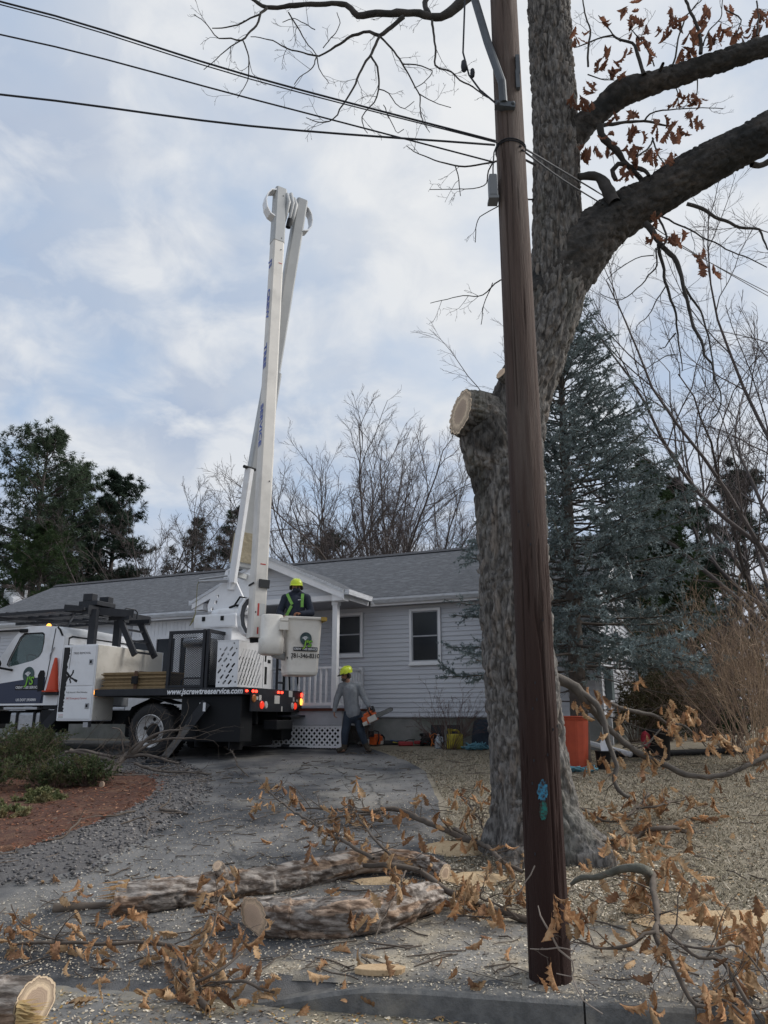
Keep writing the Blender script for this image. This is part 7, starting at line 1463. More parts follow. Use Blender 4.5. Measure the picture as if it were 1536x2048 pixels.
def ground_man():
    D = 16.25; o = at(712, 1505, D); o = Vector((o.x, D, float(zg(o.x, D))+.014)); k = 1/101.0
    X = lambda v: np.asarray(v)+np.array(tuple(o)); J = lambda px, py, y=0: Vector(((px-712)*k, y, (1507-py)*k))
    hd = J(690, 1353, -.03); nk = J(695, 1372); ch = J(699, 1388); be = J(702, 1415); pv = J(705, 1430)
    sl, sr = J(681, 1377), J(717, 1377); el_, er = J(671, 1403, -.02), J(728, 1399, -.03); wl, wr = J(667, 1427, -.08), J(738, 1417, -.14)
    hl, hr = J(696, 1433), J(714, 1433); kl, kr = J(689, 1470, -.06), J(722, 1468, -.03); al, ar = J(688, 1500), J(735, 1499, .02); tl_, tr = J(677, 1505, -.13), J(741, 1504, -.17)
    b = MB(); head(b, hd, R(-62), 1.0, .25); capsule(b, hd+Vector((.01, .01, -.06)), nk+Vector((0, 0, -.03)), .055, .062)
    capsule(b, ch, be, .13, .12); capsule(b, be, pv, .12, .125); capsule(b, sl, sr, .07, .07)
    for (s_, e_, w_) in ((sl, el_, wl), (sr, er, wr)): capsule(b, s_, e_, .052, .042); capsule(b, e_, w_, .042, .030)
    for (h_, k_, a_, t_) in ((hl, kl, al, tl_), (hr, kr, ar, tr)): capsule(b, h_, k_, .085, .058); capsule(b, k_, a_, .055, .04); capsule(b, a_-Vector((0,0,.02)), t_, .04, .03)
    hand(b, wl, (-.03, -.1, -1), (-1, 0, 0)); hand(b, wr, (.15, -.25, -1), (1, -.2, .1), curl=1.1)
    root = fuse('person', b, M_skin, None, .013, 2, X, o); tag(root, 'man in grey hoodie and lime helmet walking with a chainsaw by the porch', 'person')
    f, rt_, c = head(MB(), hd+o, R(-62), 1.0, .25); face_bits(f, rt_, c, root); helmet(f, rt_, c, root)
    bb = MB(); ell(bb, c-Vector(o)+f*.052+Vector((0, 0, -.085)), (.05, .05, .042)); ell(bb, c-Vector(o)-f*.03+Vector((0, 0, -.03)), (.082, .08, .07)); fuse('hair_and_beard', bb, mat('grey_beard', (.09,.075,.07), None, rough=.95), root, .010, 2, X)
    b = MB(); capsule(b, ch+Vector((0,0,.02)), be, .165, .155); capsule(b, be, pv+Vector((0,0,-.0)), .158, .168); capsule(b, sl, sr, .085, .085); capsule(b, sl.lerp(nk, .5), sr.lerp(nk, .5), .085, .085); capsule(b, nk+Vector((.0, .02, .0)), nk+Vector((.03, .06, -.02)), .085, .09)
    for (s_, e_, w_) in ((sl, el_, wl), (sr, er, wr)): capsule(b, s_, e_, .078, .066); capsule(b, e_, w_.lerp(e_, .05), .066, .046)
    hg = fuse('hoodie', b, M_hood, root, .012, 3, X)
    b = MB(); capsule(b, pv+Vector((-.02,0,.03)), pv+Vector((.02,0,-.06)), .155, .15)
    for (h_, k_, a_) in ((hl, kl, al), (hr, kr, ar)): capsule(b, h_, k_, .105, .080); capsule(b, k_, k_.lerp(a_, .62), .080, .068)
    fuse('trousers', b, M_jean, root, .012, 3, X)
    for (k_, a_, t_) in ((kl, al, tl_), (kr, ar, tr)):
        b = MB(); capsule(b, k_.lerp(a_, .45), a_+Vector((0,0,.0)), .068, .055); capsule(b, a_+Vector((0,.05,-.005)), t_+Vector((0,0,.02)), .052, .046); b.v[-1][:, 2] = np.maximum(b.v[-1][:, 2], 0.0); b.v[-2][:, 2] = np.maximum(b.v[-2][:, 2], 0.0); fuse('boot', b, M_boot, root, .010, 2, X)
    return Vector(X([tuple(wr)])[0])
wr_w = ground_man()
M_org = mat('saw_orange', (.55,.10,.02), (.48,.085,.02), 7, .45); M_sblk = mat('saw_black', (.015,.015,.017), None, rough=.6); M_sgrey = mat('saw_bar', (.22,.225,.22), (.14,.145,.14), 9, .4, metal=.6); M_swht = mat('saw_cover', (.55,.54,.50), (.40,.38,.34), 9, .6)
def chainsaw(o, fw, upv, label, bar=.45):
    o, fw = Vector(o), Vector(fw).normalized(); sd_ = fw.cross(Vector(upv)).normalized(); up_ = sd_.cross(fw); P = lambda a, s, u: o+fw*a+sd_*s+up_*u
    t = thing('chainsaw', label, 'chainsaw', o)
    b = MB(); b.cbox(-.16, .13, -.085, .085, -.10, .07, .025); b.cbox(-.10, .10, -.075, .075, .05, .12, .03); b.xf = lambda V: np.array([tuple(P(*v)) for v in V]); b.build('housing', M_org, t)
    b = MB(); b.cbox(-.02, .17, .085, .125, -.10, .02, .015); b.xf = lambda V: np.array([tuple(P(*v)) for v in V]); b.build('clutch_cover', M_swht, t)
    b = MB(); b.cbox(-.17, -.06, -.1, .1, -.11, -.03, .02); b.xf = lambda V: np.array([tuple(P(*v)) for v in V]); b.build('fuel_tank', M_swht, t)
    b = MB(); b.tube([P(.10, -.11, -.09), P(.06, -.13, .04), P(.04, -.11, .17), P(.03, 0, .19), P(.05, .10, .15), P(.08, .11, .02)], .014, 8); b.build('front_handle', M_sblk, t, True)
    b = MB(); b.tube([P(-.14, 0, .06), P(-.24, 0, .08), P(-.33, 0, .02), P(-.34, 0, -.08), P(-.16, 0, -.09)], .018, 8); b.build('rear_handle', M_sblk, t, True)
    b = MB(); b.bar(P(.13, -.05, .13), P(.15, .08, .13), .02, .12, up=up_); b.build('hand_guard', M_sblk, t)
    n = 8; pts = [(.12, -.032), (bar+.10, -.028)]+[(bar+.10+.032*math.sin(math.pi*i/n), -.028*math.cos(math.pi*i/n)) for i in range(1, n)]+[(bar+.10, .028), (.12, .032)]
    b = MB(); b.prism(pts, .006, P(0, .105, -.03), fw, up_); bb = b.build('guide_bar', M_sgrey, t)
    b = MB(); L = [(bar+.11, -.036), (.14, -.04), (.14, .04), (bar+.10, .036), (bar+.145, 0), (bar+.11, -.036)]
    for p, q in zip(L[:-1], L[1:]): b.bar(P(p[0], .108, p[1]-.03), P(q[0], .108, q[1]-.03), .010, .008, up=sd_)
    b.build('saw_chain', M_sblk, bb); return t
# held saw: front handle in the man's fist
fw = Vector((.80, -.35, .36)).normalized(); sc0 = wr_w+Vector((.03, -.05, -.22))
chainsaw(sc0, fw, Vector((-.35, 0, 1)), 'orange chainsaw hanging from the hand of the man in grey', .42)
q = gnd(742, 1492); chainsaw(q+Vector((.1, 0, .13)), (-.55, -.80, -.06), (0, 0, 1), 'orange and white chainsaw standing on the grass by the foundation', .40)
def bucket_man():
    zf = BZ0+.09; c0 = bk(-.10, .02, 0); o = Vector((c0.x, c0.y, zf)); top = at(570, 1156, c0.y).z; s = (top-zf)/1.79
    X = lambda v: np.asarray(v)*s+np.array(tuple(o)); V_ = Vector
    hd = V_((.0, -.02, 1.60)); nk = V_((0, 0, 1.47)); sl, sr = V_((-.205, .0, 1.39)), V_((.205, 0, 1.39)); el_, er = V_((-.31, -.03, 1.10)), V_((.31, -.05, 1.10)); wl, wr = V_((-.22, -.20, 1.02)), V_((.13, -.24, 1.06))
    hl, hr = V_((-.1, 0, .92)), V_((.1, 0, .92)); kl, kr = V_((-.11, -.03, .5)), V_((.11, -.03, .5)); al, ar = V_((-.11, 0, .09)), V_((.11, 0, .09))
    b = MB(); head(b, hd, R(6), 1.0); capsule(b, hd+V_((0, .01, -.06)), nk, .055, .06); capsule(b, V_((0, 0, 1.28)), V_((0, 0, 1.0)), .14, .13); capsule(b, sl, sr, .06, .06)
    for (s_, e_, w_) in ((sl, el_, wl), (sr, er, wr)): capsule(b, s_, e_, .052, .042); capsule(b, e_, w_, .042, .03)
    for (h_, k_, a_) in ((hl, kl, al), (hr, kr, ar)): capsule(b, h_, k_, .085, .058); capsule(b, k_, a_, .055, .04); capsule(b, a_-V_((0,0,.04)), a_+V_((0, -.14, -.05)), .04, .03)
    hand(b, wr, (-.8, -.45, .05), (0, -.2, 1)); hand(b, wl, (.7, -.4, -.1), (0, -.2, 1))
    root = fuse('person', b, M_skin, None, .013, 2, X, o); tag(root, 'worker in navy jacket and lime harness standing in the raised bucket', 'person')
    f, rt_, c = head(MB(), V_(X([tuple(hd)])[0]), R(6), s); face_bits(f, rt_, c, root, s); helmet(f, rt_, c, root, s, False)
    b = MB(); ell(b, hd+V_((.01, -.045, -.055)), (.075, .068, .06)); capsule(b, hd+V_((0, 0, -.10)), nk+V_((0, 0, -.02)), .075, .095); fuse('neck_gaiter', b, M_navyc, root, .010, 2, X)
    b = MB(); capsule(b, V_((0, 0, 1.28)), V_((0, 0, .92)), .185, .175); capsule(b, sl, sr, .088, .088); capsule(b, sl.lerp(nk, .5), sr.lerp(nk, .5), .09, .09); capsule(b, nk+V_((-.06, .04, .0)), nk+V_((.06, .04, 0)), .08, .08)
    for (s_, e_, w_) in ((sl, el_, wl), (sr, er, wr)): capsule(b, s_, e_, .082, .07); capsule(b, e_, w_, .07, .05)
    jk = fuse('jacket', b, M_navyc, root, .012, 3, X)
    b = MB()
    for (h_, k_, a_) in ((hl, kl, al), (hr, kr, ar)): capsule(b, h_, k_, .11, .08); capsule(b, k_, a_, .08, .07)
    fuse('trousers', b, M_jean, root, .014, 3, X)
    for a_ in (al, ar): b = MB(); capsule(b, a_, a_+V_((0, -.14, -.03)), .055, .045); fuse('boot', b, M_boot, root, .012, 2, X)
    Y = lambda x, z, d=0.0: V_(X([(x, -.207+abs(x)*.28+d-(.0 if z < 1.36 else -(z-1.36)*.55), z)])[0])
    for pts in ([(-.16, 1.46), (-.13, 1.40), (-.09, 1.32), (-.05, 1.25)], [(-.06, 1.22), (-.12, 1.10), (-.16, 1.02)], [(.14, 1.46), (.14, 1.38), (.14, 1.28), (.14, 1.20)]):
        b = MB(); P = [Y(x, z) for x, z in pts]
        for p, q in zip(P[:-1], P[1:]): b.bar(p, q+(q-p)*.08, .055*s, .012, up=(0, -1, .05))
        b.build('harness_strap', M_lime, root)
    b = MB(); b.bar(Y(.06, 1.33), Y(.11, 1.335), .012, .02, up=(0, -1, 0)); b.build('chest_badge', M_whitep, root)
    b = MB(); hand(b, wr, (-.8, -.45, .05), (0, -.2, 1), 1.13); fuse('glove', b, M_glove, root, .008, 1, X)
bucket_man()
# ================================================================ PROPS BY THE HOUSE
def prop(name, label, cat, px, py, up=.0):
    q = gnd(px, py)
    if (q.x-HC[0])*HN[0]+(q.y-HC[1])*HN[1] < .22 and px < 1000: u = hwall(px, py, .22)[0]; q = hp(u, .22, 0); q.z = float(zg(q.x, q.y))
    q.z += up; return thing(name, label, cat, q), q
t, q = prop('jerry_can', 'dirty yellow fuel can on the grass below the basement window', 'fuel can', 910, 1498); M_yel = mat('yellow_plastic', (.40,.33,.03), (.26,.21,.03), 5, .5, c3=(.10,.08,.03), s3=4, f3=.6)
b = MB(); b.cbox(q.x-.165, q.x+.165, q.y-.1, q.y+.1, q.z, q.z+.30, .035); b.build('body', M_yel, t, True)
b = MB(); b.tube([q+Vector((-.12, 0, .28)), q+Vector((-.10, 0, .37)), q+Vector((.05, 0, .37)), q+Vector((.14, 0, .28))], .024, 8); b.build('handle', M_yel, t, True)
b = MB(); b.lathe([(.045, .28), (.045, .36), (.06, .36), (.06, .40), (.0005, .405)], q+Vector((-.10, 0, 0)), 14); b.build('cap', M_yel, t)
t, q = prop('plastic_jug', 'clear plastic gallon jug with handle left of the yellow can', 'jug', 877, 1497); M_jug = mat('milky_plastic', (.42,.46,.50), (.30,.34,.40), 9, .35)
b = MB(); b.lathe([(.07, 0), (.078, .01), (.078, .14), (.07, .18), (.03, .245), (.024, .25), (.024, .262)], q, 20); b.build('body', M_jug, t, True); b = MB(); b.lathe([(.027, .262), (.027, .285), (.0005, .286)], q, 14); b.build('cap', M_whitep, t); b = MB(); b.tube([q+Vector((.03, -.03, .23)), q+Vector((.085, -.04, .22)), q+Vector((.088, -.04, .14)), q+Vector((.07, -.03, .12))], .014, 7); b.build('handle', M_jug, t, True); MB().lathe([(.0792, .03), (.0792, .11)], q, 20, caps=False).build('label', mat('jug_label', (.12,.13,.16), (.4,.4,.4), 30, .6), t)
t, q = prop('tool_case', 'low red plastic tool case lying open on the grass', 'case', 828, 1487); M_redc = mat('red_plastic', (.30,.025,.028), (.22,.02,.022), 6, .45)
b = MB(); b.cbox(q.x-.34, q.x-.02, q.y-.12, q.y+.12, q.z+.0, q.z+.085, .02); b.build('tray', M_redc, t); b = MB(); b.cbox(q.x+.0, q.x+.30, q.y-.10, q.y+.14, q.z+.03, q.z+.10, .02); b.build('lid', M_redc, t); b = MB(); b.tube([q+Vector((-.2, -.05, .085)), q+Vector((-.12, -.05, .12)), q+Vector((.02, 0, .12))], .012, 6); b.build('latch_handle', M_sblk, t)
t, q = prop('hand_tools', 'dark bundle of hand tools with yellow handle left of the red case', 'tools', 790, 1482)
b = MB(); b.cbox(q.x-.28, q.x+.20, q.y-.05, q.y+.12, q.z, q.z+.09, .03); b.build('tool_roll', M_sblk, t); b = MB(); b.tube([q+Vector((-.05, -.1, .06)), q+Vector((.25, -.12, .02))], .014, 7); b.build('handle', M_yel, t); b = MB(); b.tube([q+Vector((-.1, -.08, .10)), q+Vector((.2, 0, .05))], .012, 7); b.build('rod', mat('blue_rod', (.05,.09,.2), None, rough=.5), t)
t, q = prop('climbing_harness', 'black harness with orange cord heaped right of the red case', 'harness', 856, 1492); b = MB(); rg = np.random.default_rng(3)
for k in range(9): a = rg.uniform(0, 6.28); b.tube([q+Vector((.14*math.cos(a+j*.8)+rg.normal(0, .02), .08*math.sin(a+j*.8), .05+.035*k*.6+.05*math.sin(j*1.7+k))) for j in range(7)], .022, 6)
b.build('webbing', M_sblk, t, True); b = MB(); b.tube([q+Vector((.02, -.12, .27)), q+Vector((.05, -.13, .18)), q+Vector((.10, -.14, .05)), q+Vector((.2, -.15, .01))], .011, 6); b.tube([q+Vector((.03, -.12, .2)), q+Vector((.14, -.1, .26)), q+Vector((.2, -.1, .22))], .011, 6); b.tube([q+Vector((.12, -.13, .22)), q+Vector((.08, -.13, .1)), q+Vector((.06, -.13, .0))], .011, 6); b.build('cord', mat('orange_cord', (.55,.17,.05), None, rough=.8), t)
t, q = prop('canvas_bag', 'tall dark blue canvas bag standing against the foundation beside the trunk', 'bag', 968, 1492); b = MB(); v = []; pr = [(.24, .17, 0), (.26, .18, .06), (.24, .15, .3), (.2, .11, .46), (.17, .07, .54), (.12, .03, .56)]
for j, (a, c, z) in enumerate(pr): v += [(q.x+a*math.cos(2*math.pi*i/20)*(1+.06*math.sin(i*2.3+j)), q.y+c*math.sin(2*math.pi*i/20)*(1+.08*math.sin(i*1.7+j*2)), q.z+z+.015*math.sin(i*1.9)) for i in range(20)]
b.add(v, [(j*20+i, j*20+(i+1) % 20, (j+1)*20+(i+1) % 20, (j+1)*20+i) for j in range(5) for i in range(20)]+[list(range(100, 120))]); b.build('sack', mat('canvas_blue', (.020,.028,.040), (.035,.045,.06), 5, .9, .02, 9), t, True); b = MB(); b.tube([q+Vector((.1, -.16, .4)), q+Vector((.13, -.19, .3)), q+Vector((.1, -.18, .2))], .018, 6); b.build('strap', M_navy, t)
M_rope = mat('blue_rope', (.09,.22,.28), (.14,.30,.36), 40, .8)
def rope_pile(label, px, py, w, d, seed, n=14):
    rg = np.random.default_rng(seed); q = gnd(px, py); b = MB()
    for k in range(n):
        a = rg.uniform(0, 6.28); rx, ry = w*rg.uniform(.35, 1), d*rg.uniform(.4, 1); ox, oy = rg.normal(0, w*.25), rg.normal(0, d*.2)
        b.tube([q+Vector((ox+rx*math.cos(a+j*.5), oy+ry*math.sin(a+j*.5), .018+.010*k*rg.uniform(.4, 1)+.02*math.sin(j*1.3+k))) for j in range(13)], .011, 6, cap=True)
    return tag(b.build('rope_coil', M_rope, None, True, org=q), label, 'rope')
rope_pile('heaped teal rope on the grass before the dark bag', 952, 1500, .24, .13, 5); rope_pile('teal rope strewn at the foot of the orange bin', 1165, 1545, .30, .12, 6, 9)
t, q = prop('orange_bin', 'tall ribbed orange plastic bin right behind the utility pole', 'bin', 1150, 1538); M_bin = mat('orange_bin_plastic', (.42,.070,.030), (.34,.055,.026), 4, .6)
b = MB(); n = 48; v = []; pr = [(.235, 0), (.24, .02), (.285, .78), (.30, .79), (.31, .83), (.30, .85), (.28, .85), (.27, .80), (.225, .05)]
for j, (r, z) in enumerate(pr): v += [(q.x+r*(1+(.018 if (i % 4 < 2 and 0 < j < 3) else 0))*math.cos(2*math.pi*i/n), q.y+.1+r*(1+(.018 if (i % 4 < 2 and 0 < j < 3) else 0))*math.sin(2*math.pi*i/n), q.z+z) for i in range(n)]
b.add(v, [(j*n+i, j*n+(i+1) % n, (j+1)*n+(i+1) % n, (j+1)*n+i) for j in range(len(pr)-1) for i in range(n)]+[list(range(n))[::-1], list(range(8*n, 9*n))]); b.build('tub', M_bin, t); b = MB(); b.tube([(q.x+.305*math.cos(a), q.y+.1+.305*math.sin(a), q.z+.835) for a in np.linspace(0, 2*math.pi, 40)], .016, 7, cap=False); b.build('rim', M_bin, t, True)
t, q = prop('black_bucket', 'small black bucket with a white paper sticking out', 'bucket', 1208, 1538); b = MB(); b.lathe([(.10, 0), (.105, .01), (.125, .27), (.132, .27), (.132, .29), (.118, .29), (.095, .02)], q, 24); b.build('pail', M_sblk, t, True); b = MB(); b.add([(q.x-.03, q.y-.02, q.z+.22), (q.x+.09, q.y-.03, q.z+.22), (q.x+.08, q.y, q.z+.50), (q.x+.02, q.y+.02, q.z+.52), (q.x-.03, q.y+.02, q.z+.40), (q.x-.03, q.y-.014, q.z+.22), (q.x+.09, q.y-.024, q.z+.22), (q.x+.08, q.y+.006, q.z+.50), (q.x+.02, q.y+.026, q.z+.52), (q.x-.03, q.y+.026, q.z+.40)], [(0,1,2,3,4), (9,8,7,6,5)]+[(i, i+5, (i+1) % 5+5, (i+1) % 5) for i in range(5)]); b.build('paper', M_whitep, t)
t, q = prop('black_tub', 'black plastic tub with a red cloth on its left rim', 'tub', 1325, 1522); b = MB(); b.lathe([(.19, 0), (.20, .02), (.235, .50), (.25, .50), (.25, .54), (.23, .54), (.18, .04)], q+Vector((0, .2, 0)), 30); b.build('shell', M_sblk, t, True); b = MB(); b.ball(q+Vector((-.25, .05, .36)), .10, 12, 9, sc=(.9, .8, 1.5)); b.build('red_cloth', mat('red_cloth', (.36,.03,.05), (.22,.02,.03), 9, .9, .03, 9), t, True)
b = MB(); p, q = gnd(1182, 1508), gnd(1262, 1518); b.tube([p+Vector((0, .2, .2)), q+Vector((0, 0, .08))], .05, 14); tag(b.build('drain_pipe', M_trim, None, True, org=p), 'white plastic pipe sloping to the ground right of the bin', 'pipe')
b = MB(); p, q = gnd(1250, 1516), gnd(1450, 1509); b.tube([p+Vector((-.4, 0, .07)), p+Vector((.3, .05, .06)), p.lerp(q, .5)+Vector((0, 0, .06)), q+Vector((0, 0, .06)), q+Vector((1.2, .1, .06))], .055, 14); tag(b.build('drain_hose', M_sblk, None, True, org=p), 'black corrugated drain hose along the lawn edge', 'hose')
# ================================================================ LITTER ON THE GROUND
LT = np.random.default_rng(900)
def sample(poly, n, excl=None, f=None):
    P = np.asarray(poly); lo, hi = P.min(0), P.max(0); out = np.zeros((0, 2))
    while len(out) < n:
        c = LT.uniform(lo, hi, (n*3, 2)); k = in_poly(P, c[:, 0], c[:, 1])
        if excl is not None:
            for e in excl: k &= ~in_poly(e, c[:, 0], c[:, 1])
        if f is not None: k &= LT.uniform(0, 1, len(c)) < f(c[:, 0], c[:, 1])
        out = np.vstack([out, c[k]])
    return out[:n]
def flakes(name, label, xy, lift, size, flat, m, cols, cat, tri=False):
    """small tilted chips, one quad each"""
    n = len(xy); z = zg(xy[:, 0], xy[:, 1])+lift; a = LT.uniform(0, 6.28, n); L = LT.uniform(*size, n); W = L*LT.uniform(*flat, n); ti = LT.normal(0, .25, n)
    d = np.column_stack([np.cos(a), np.sin(a), ti]); s = np.column_stack([-np.sin(a), np.cos(a), LT.normal(0, .25, n)]); c = np.column_stack([xy, z])
    V = np.stack([c-d*L[:, None]*.5, c+s*W[:, None]*.5, c+d*L[:, None]*.5, c-s*W[:, None]*.5], 1); V[:, :, 2] = np.maximum(V[:, :, 2], z[:, None]-.004)
    cc = np.array(cols)[LT.integers(0, len(cols), n)]*LT.uniform(.7, 1.25, (n, 1)); o = fast(name, V.reshape(-1, 3), np.arange(4*n).reshape(-1, 4), m, smooth=False, colors=np.repeat(cc, 4, 0)); return tag(o, label, cat, None, 'stuff')
M_tint = mat('litter', (1,1,1), None, rough=.95, tint=True, spec=.1)
near_kerb = lambda x, y: np.exp(-np.maximum(0, de(x, y)[0]-.2)/1.6)*.9+.06
apron = [ke(e, -.02) for e in (-4, 7)]+[ke(7, 4.2), ke(-4, 6.5)]
inv = lambda p: [tuple(x) for x in p]
TAN = [(.66,.57,.44), (.56,.47,.34), (.72,.66,.55), (.40,.34,.26), (.16,.145,.13)]
flakes('sawdust_chips', 'pale sawdust chips strewn over drive, verge and kerb', sample(apron, 46000, [P_mulch, P_bed], near_kerb), .022, (.007, .026), (.25, .7), M_tint, TAN, 'sawdust')
flakes('road_litter', 'wood crumbs and leaf bits on the road before the kerb', sample([ke(-6, -.9), ke(5, -.9), ke(5, -.16), ke(-6, -.16)], 9000), .006, (.008, .035), (.3, .8), M_tint, TAN+[(.36,.20,.09), (.45,.30,.10), (.10,.09,.08)], 'litter')
lawn = gp((895,1790),(886,1700),(893,1650),(888,1600),(860,1550),(800,1518),(760,1500),(1000,1500),(1536,1500),(1900,1510),(1900,1800),(1536,1826),(1300,1848),(1150,1846),(1010,1826))
def grass(name, label, xy, h, m, cols):
    n = len(xy); z = zg(xy[:, 0], xy[:, 1]); a = LT.uniform(0, 6.28, n); H = LT.uniform(*h, n); w = LT.uniform(.003, .007, n); lean = LT.uniform(.5, 2.6, n)
    c = np.column_stack([xy, z]); s = np.column_stack([-np.sin(a), np.cos(a), np.zeros(n)]); t = c+np.column_stack([np.cos(a)*H*lean, np.sin(a)*H*lean, H]); V = np.stack([c-s*w[:, None], c+s*w[:, None], t], 1)
    cc = np.array(cols)[LT.integers(0, len(cols), n)]*LT.uniform(.7, 1.2, (n, 1)); return tag(fast(name, V.reshape(-1, 3), np.arange(3*n).reshape(-1, 3), m, smooth=False, colors=np.repeat(cc, 3, 0)), label, 'grass', None, 'stuff')
nearer = lambda x, y: np.clip(1.6-(y-7)*.13, .25, 1)
STRAW = [(.36,.315,.245), (.30,.26,.195), (.24,.205,.15), (.16,.15,.10), (.43,.385,.31)]
grass('dormant_grass', 'short dormant straw coloured grass of the lawn', sample(lawn, 90000, None, nearer), (.008, .030), M_tint, STRAW)
grass('grass_tufts', 'longer dry grass tufts dotting the lawn', sample(lawn, 9000, None, nearer), (.03, .07), M_tint, STRAW)
flakes('lawn_debris', 'brown leaf crumbs and bark bits over the lawn', sample(lawn, 7000), .012, (.015, .05), (.3, .8), M_tint, [(.22,.13,.065), (.30,.19,.10), (.10,.08,.06), (.46,.36,.24)], 'debris')
flakes('drive_crumbs', 'dark bark crumbs on the asphalt drive', sample([p for p in gp((60,1800),(260,1710),(410,1600),(400,1545),(740,1500),(860,1555),(885,1700),(860,1800),(700,1840),(300,1850))], 5000), .017, (.008, .035), (.25, .8), M_tint, [(.05,.045,.04), (.09,.075,.06), (.34,.28,.2), (.2,.15,.1)], 'debris')
n_ = 2600; e_ = LT.uniform(jo[0]+.5, 7, n_); d_ = -.145*LT.uniform(0, 1, n_)**1.6; xy = np.column_stack([KO[0]+KT[0]*e_+KN[0]*d_, KO[1]+KT[1]*e_+KN[1]*d_]); zt_ = -.03+.175*sstep(jo[0]-.3, jo[0]+.9, e_)
flakes('kerb_chips', 'sawdust chips caught on top of the granite kerb', xy, zt_-zg(xy[:, 0], xy[:, 1])+.008, (.006, .022), (.3, .7), M_tint, TAN, 'sawdust')
# gravel border stones and mulch shreds
n = 9000; xy = sample(np.asarray(P_bed).mean(0)+(np.asarray(P_bed)-np.asarray(P_bed).mean(0))*1.02, n, [np.asarray(P_mulch).mean(0)+(np.asarray(P_mulch)-np.asarray(P_mulch).mean(0))*.97]); z = zg(xy[:, 0], xy[:, 1])+.034; oc = np.array([(1,0,0),(0,1,0),(-1,0,0),(0,-1,0),(0,0,.8),(0,0,-.6)]); V = oc[None]*LT.uniform(.010, .028, (n, 1, 1))*LT.uniform(.65, 1.25, (n, 6, 3)); V = V+np.column_stack([xy, z])[:, None]
TF = np.array([(0,1,4),(1,2,4),(2,3,4),(3,0,4),(1,0,5),(2,1,5),(3,2,5),(0,3,5)]); Q = (TF[None]+(np.arange(n)*6)[:, None, None]).reshape(-1, 3)
cc = np.array([(.13,.125,.13), (.19,.18,.175), (.08,.078,.08), (.25,.23,.215)])[LT.integers(0, 4, n)]*LT.uniform(.7, 1.2, (n, 1)); tag(fast('gravel_stones', V.reshape(-1, 3), Q, M_tint, smooth=False, colors=np.repeat(cc, 6, 0)), 'dark grey gravel stones bordering the mulch bed', 'gravel', None, 'stuff')
xy = sample(np.asarray(P_mulch).mean(0)+(np.asarray(P_mulch)-np.asarray(P_mulch).mean(0))*1.03, 14000); flakes('mulch_shreds', 'shredded red brown bark mulch in the bed', xy, .075, (.02, .085), (.12, .35), M_tint, [(.24,.10,.06), (.17,.065,.04), (.11,.05,.035), (.33,.18,.11)], 'mulch')
# twig litter
def twig_litter(name, label, xy, L, r, lift, m):
    n = len(xy); a = LT.uniform(0, 6.28, n); ln = LT.uniform(*L, n); z = zg(xy[:, 0], xy[:, 1])+lift; c = np.column_stack([xy, z]); P = np.empty((n, 4, 3)); d = np.column_stack([np.cos(a), np.sin(a)])
    for k in range(4): P[:, k, :2] = c[:, :2]+d*(ln*(k/3-.5))[:, None]+LT.normal(0, .012, (n, 2)); P[:, k, 2] = zg(P[:, k, 0], P[:, k, 1])+lift+np.abs(LT.normal(0, .006, n))
    V, Q = tubes(P, np.tile(LT.uniform(*r, n)[:, None], (1, 4)), 4); return tag(fast(name, V, Q, m), label, 'twigs', None, 'stuff')
twig_litter('twig_litter', 'dark short twigs scattered over the asphalt drive', sample(gp((30,1850),(120,1770),(260,1710),(410,1600),(400,1545),(740,1500),(860,1555),(885,1700),(900,1850),(500,1880)), 240), (.04, .24), (.003, .007), .020, M_twig)
twig_litter('twig_litter', 'fine twigs and stalks over the foreground by kerb and logs', sample(apron, 500, [P_mulch, P_bed], near_kerb), (.05, .4), (.002, .006), .024, M_twig)
twig_litter('twig_litter', 'dead stalks over gravel strip and mulch bed', sample(P_bed, 350), (.08, .5), (.002, .006), .06, mat('dead_stalk', (.22,.17,.13), (.13,.10,.08), 6, .9))
twig_litter('twig_litter', 'small twigs dropped on the lawn', sample(lawn, 420), (.05, .35), (.002, .006), .02, M_twig)
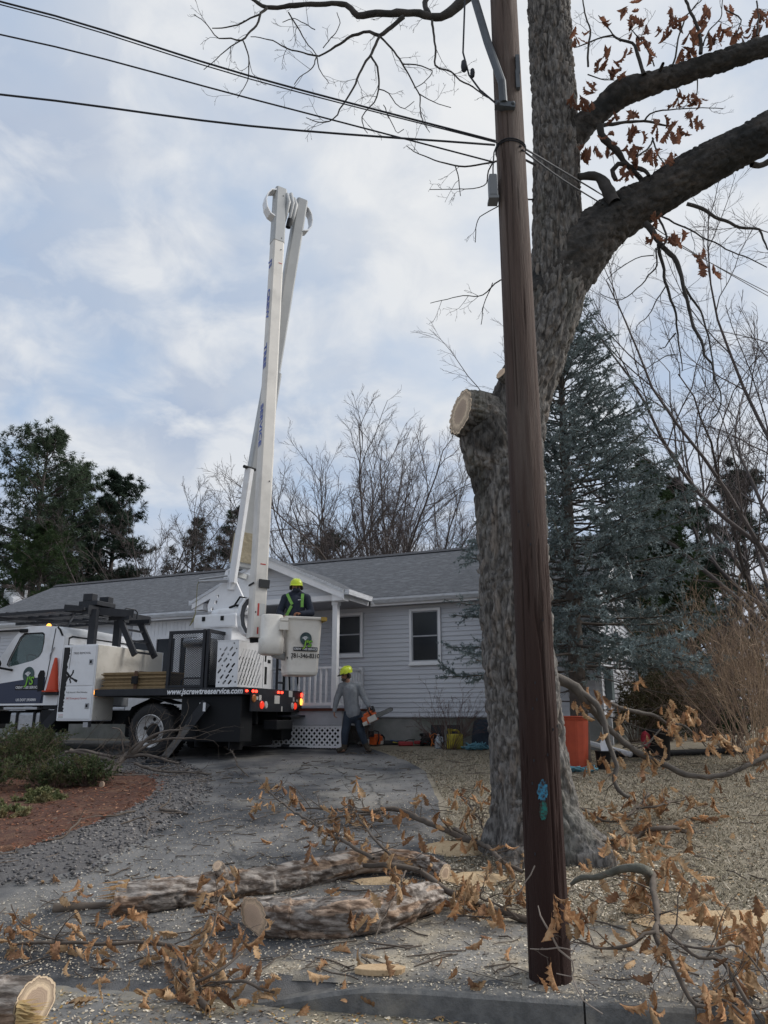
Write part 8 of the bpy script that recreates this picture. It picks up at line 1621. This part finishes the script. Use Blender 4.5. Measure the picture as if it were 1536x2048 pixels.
# sawdust heaps
def heap(label, px, py, rx, ry, h):
    q = gnd(px, py); n = 26; K = 7; v = []; cs = []
    for k in range(K):
        t_ = 1-k/(K-1)
        for i in range(n): a = 2*math.pi*i/n; w_ = 1+.35*(float(vnoise(math.cos(a)*1.6+px, math.sin(a)*1.6))-.5); x, y = q.x+rx*t_*w_*math.cos(a), q.y+ry*t_*w_*math.sin(a); v.append((x, y, float(zg(x, y))+.008+h*(1-t_*t_)*(.8+.4*float(vnoise(x*14, y*14)))))
    b = MB(); b.add(v, [(j*n+i, j*n+(i+1) % n, (j+1)*n+(i+1) % n, (j+1)*n+i) for j in range(K-1) for i in range(n)]); o = b.build('sawdust_heap', mat('sawdust', (.56,.42,.26), (.44,.32,.19), 30, .95, .015, 60), None, True, org=q); return tag(o, label, 'sawdust', None, 'stuff')
heap('tan sawdust heap left of the oak foot', 905, 1700, .34, .30, .06); heap('smaller sawdust drift between log and oak', 950, 1760, .30, .25, .04); heap('sawdust patch behind the log gap', 760, 1765, .30, .12, .03); heap('pale sawdust drift at the right edge of the lawn', 1480, 1840, .8, .22, .03)
flakes('sawdust_chips', 'coarse chips round the oak foot', sample(gp((800,1780),(850,1680),(950,1660),(1250,1700),(1400,1780),(1250,1850),(950,1850)), 6000), .02, (.01, .035), (.3, .7), M_tint, TAN[:3]+[(.16,.12,.08)], 'sawdust')
# loose leaves, each a thing
spots = [(330,1772),(270,1780),(415,1670),(510,1645),(660,2005),(700,1990),(615,1990),(640,1952),(1400,1760),(1350,1725),(1460,1680),(940,1985),(895,1970),(1020,1930),(960,1880),(930,1905),(1085,1970),(560,1965),(700,1915),(1270,1930),(1460,1640),(1430,1900),(1490,1850),(240,1990),(330,1990),(300,2005),(155,1920),(60,1925),(350,1975),(420,2010),(470,2030),(820,2025),(900,2035),(760,2030),(960,2032),(120,1770),(85,1768),(545,1690),(600,1650),(1540,1700),(1250,1640),(760,1925),(735,1940),(800,1950),(690,1880),(880,1935),(200,1900),(240,1915),(330,1925),(290,1890),(220,1975),(140,1960)]
def loose(x, y, p, o):
    d_, e_ = de(p.x, p.y)
    wh = 'on the road before the kerb' if d_ < -.15 else 'on the granite kerb' if d_ < .02 and e_ > -1 else 'on the lawn' if in_poly(lawn, np.array([p.x]), np.array([p.y]))[0] else 'on the gravel border' if in_poly(P_bed, np.array([p.x]), np.array([p.y]))[0] else 'on the verge near the pole' if e_ > -.3 else 'on the drive'
    tag(o, 'dry brown oak leaf lying loose '+wh, 'leaf', 'loose oak leaves '+wh)
for x, y in spots:
    p = gnd(x, y); p.z += .03; loose(x, y, p, leaf(None, p, (LRG.normal(), LRG.normal(), .1), LRG.uniform(.10, .17), name='fallen_leaf'))
for x, y in ((690,1975),(770,1965),(1105,1985),(1515,2010)): p = gnd(x, y); p.z += .16; loose(x, y, p, leaf(None, p, (LRG.normal(0, .2), -.2, -1), .18, name='fallen_leaf'))
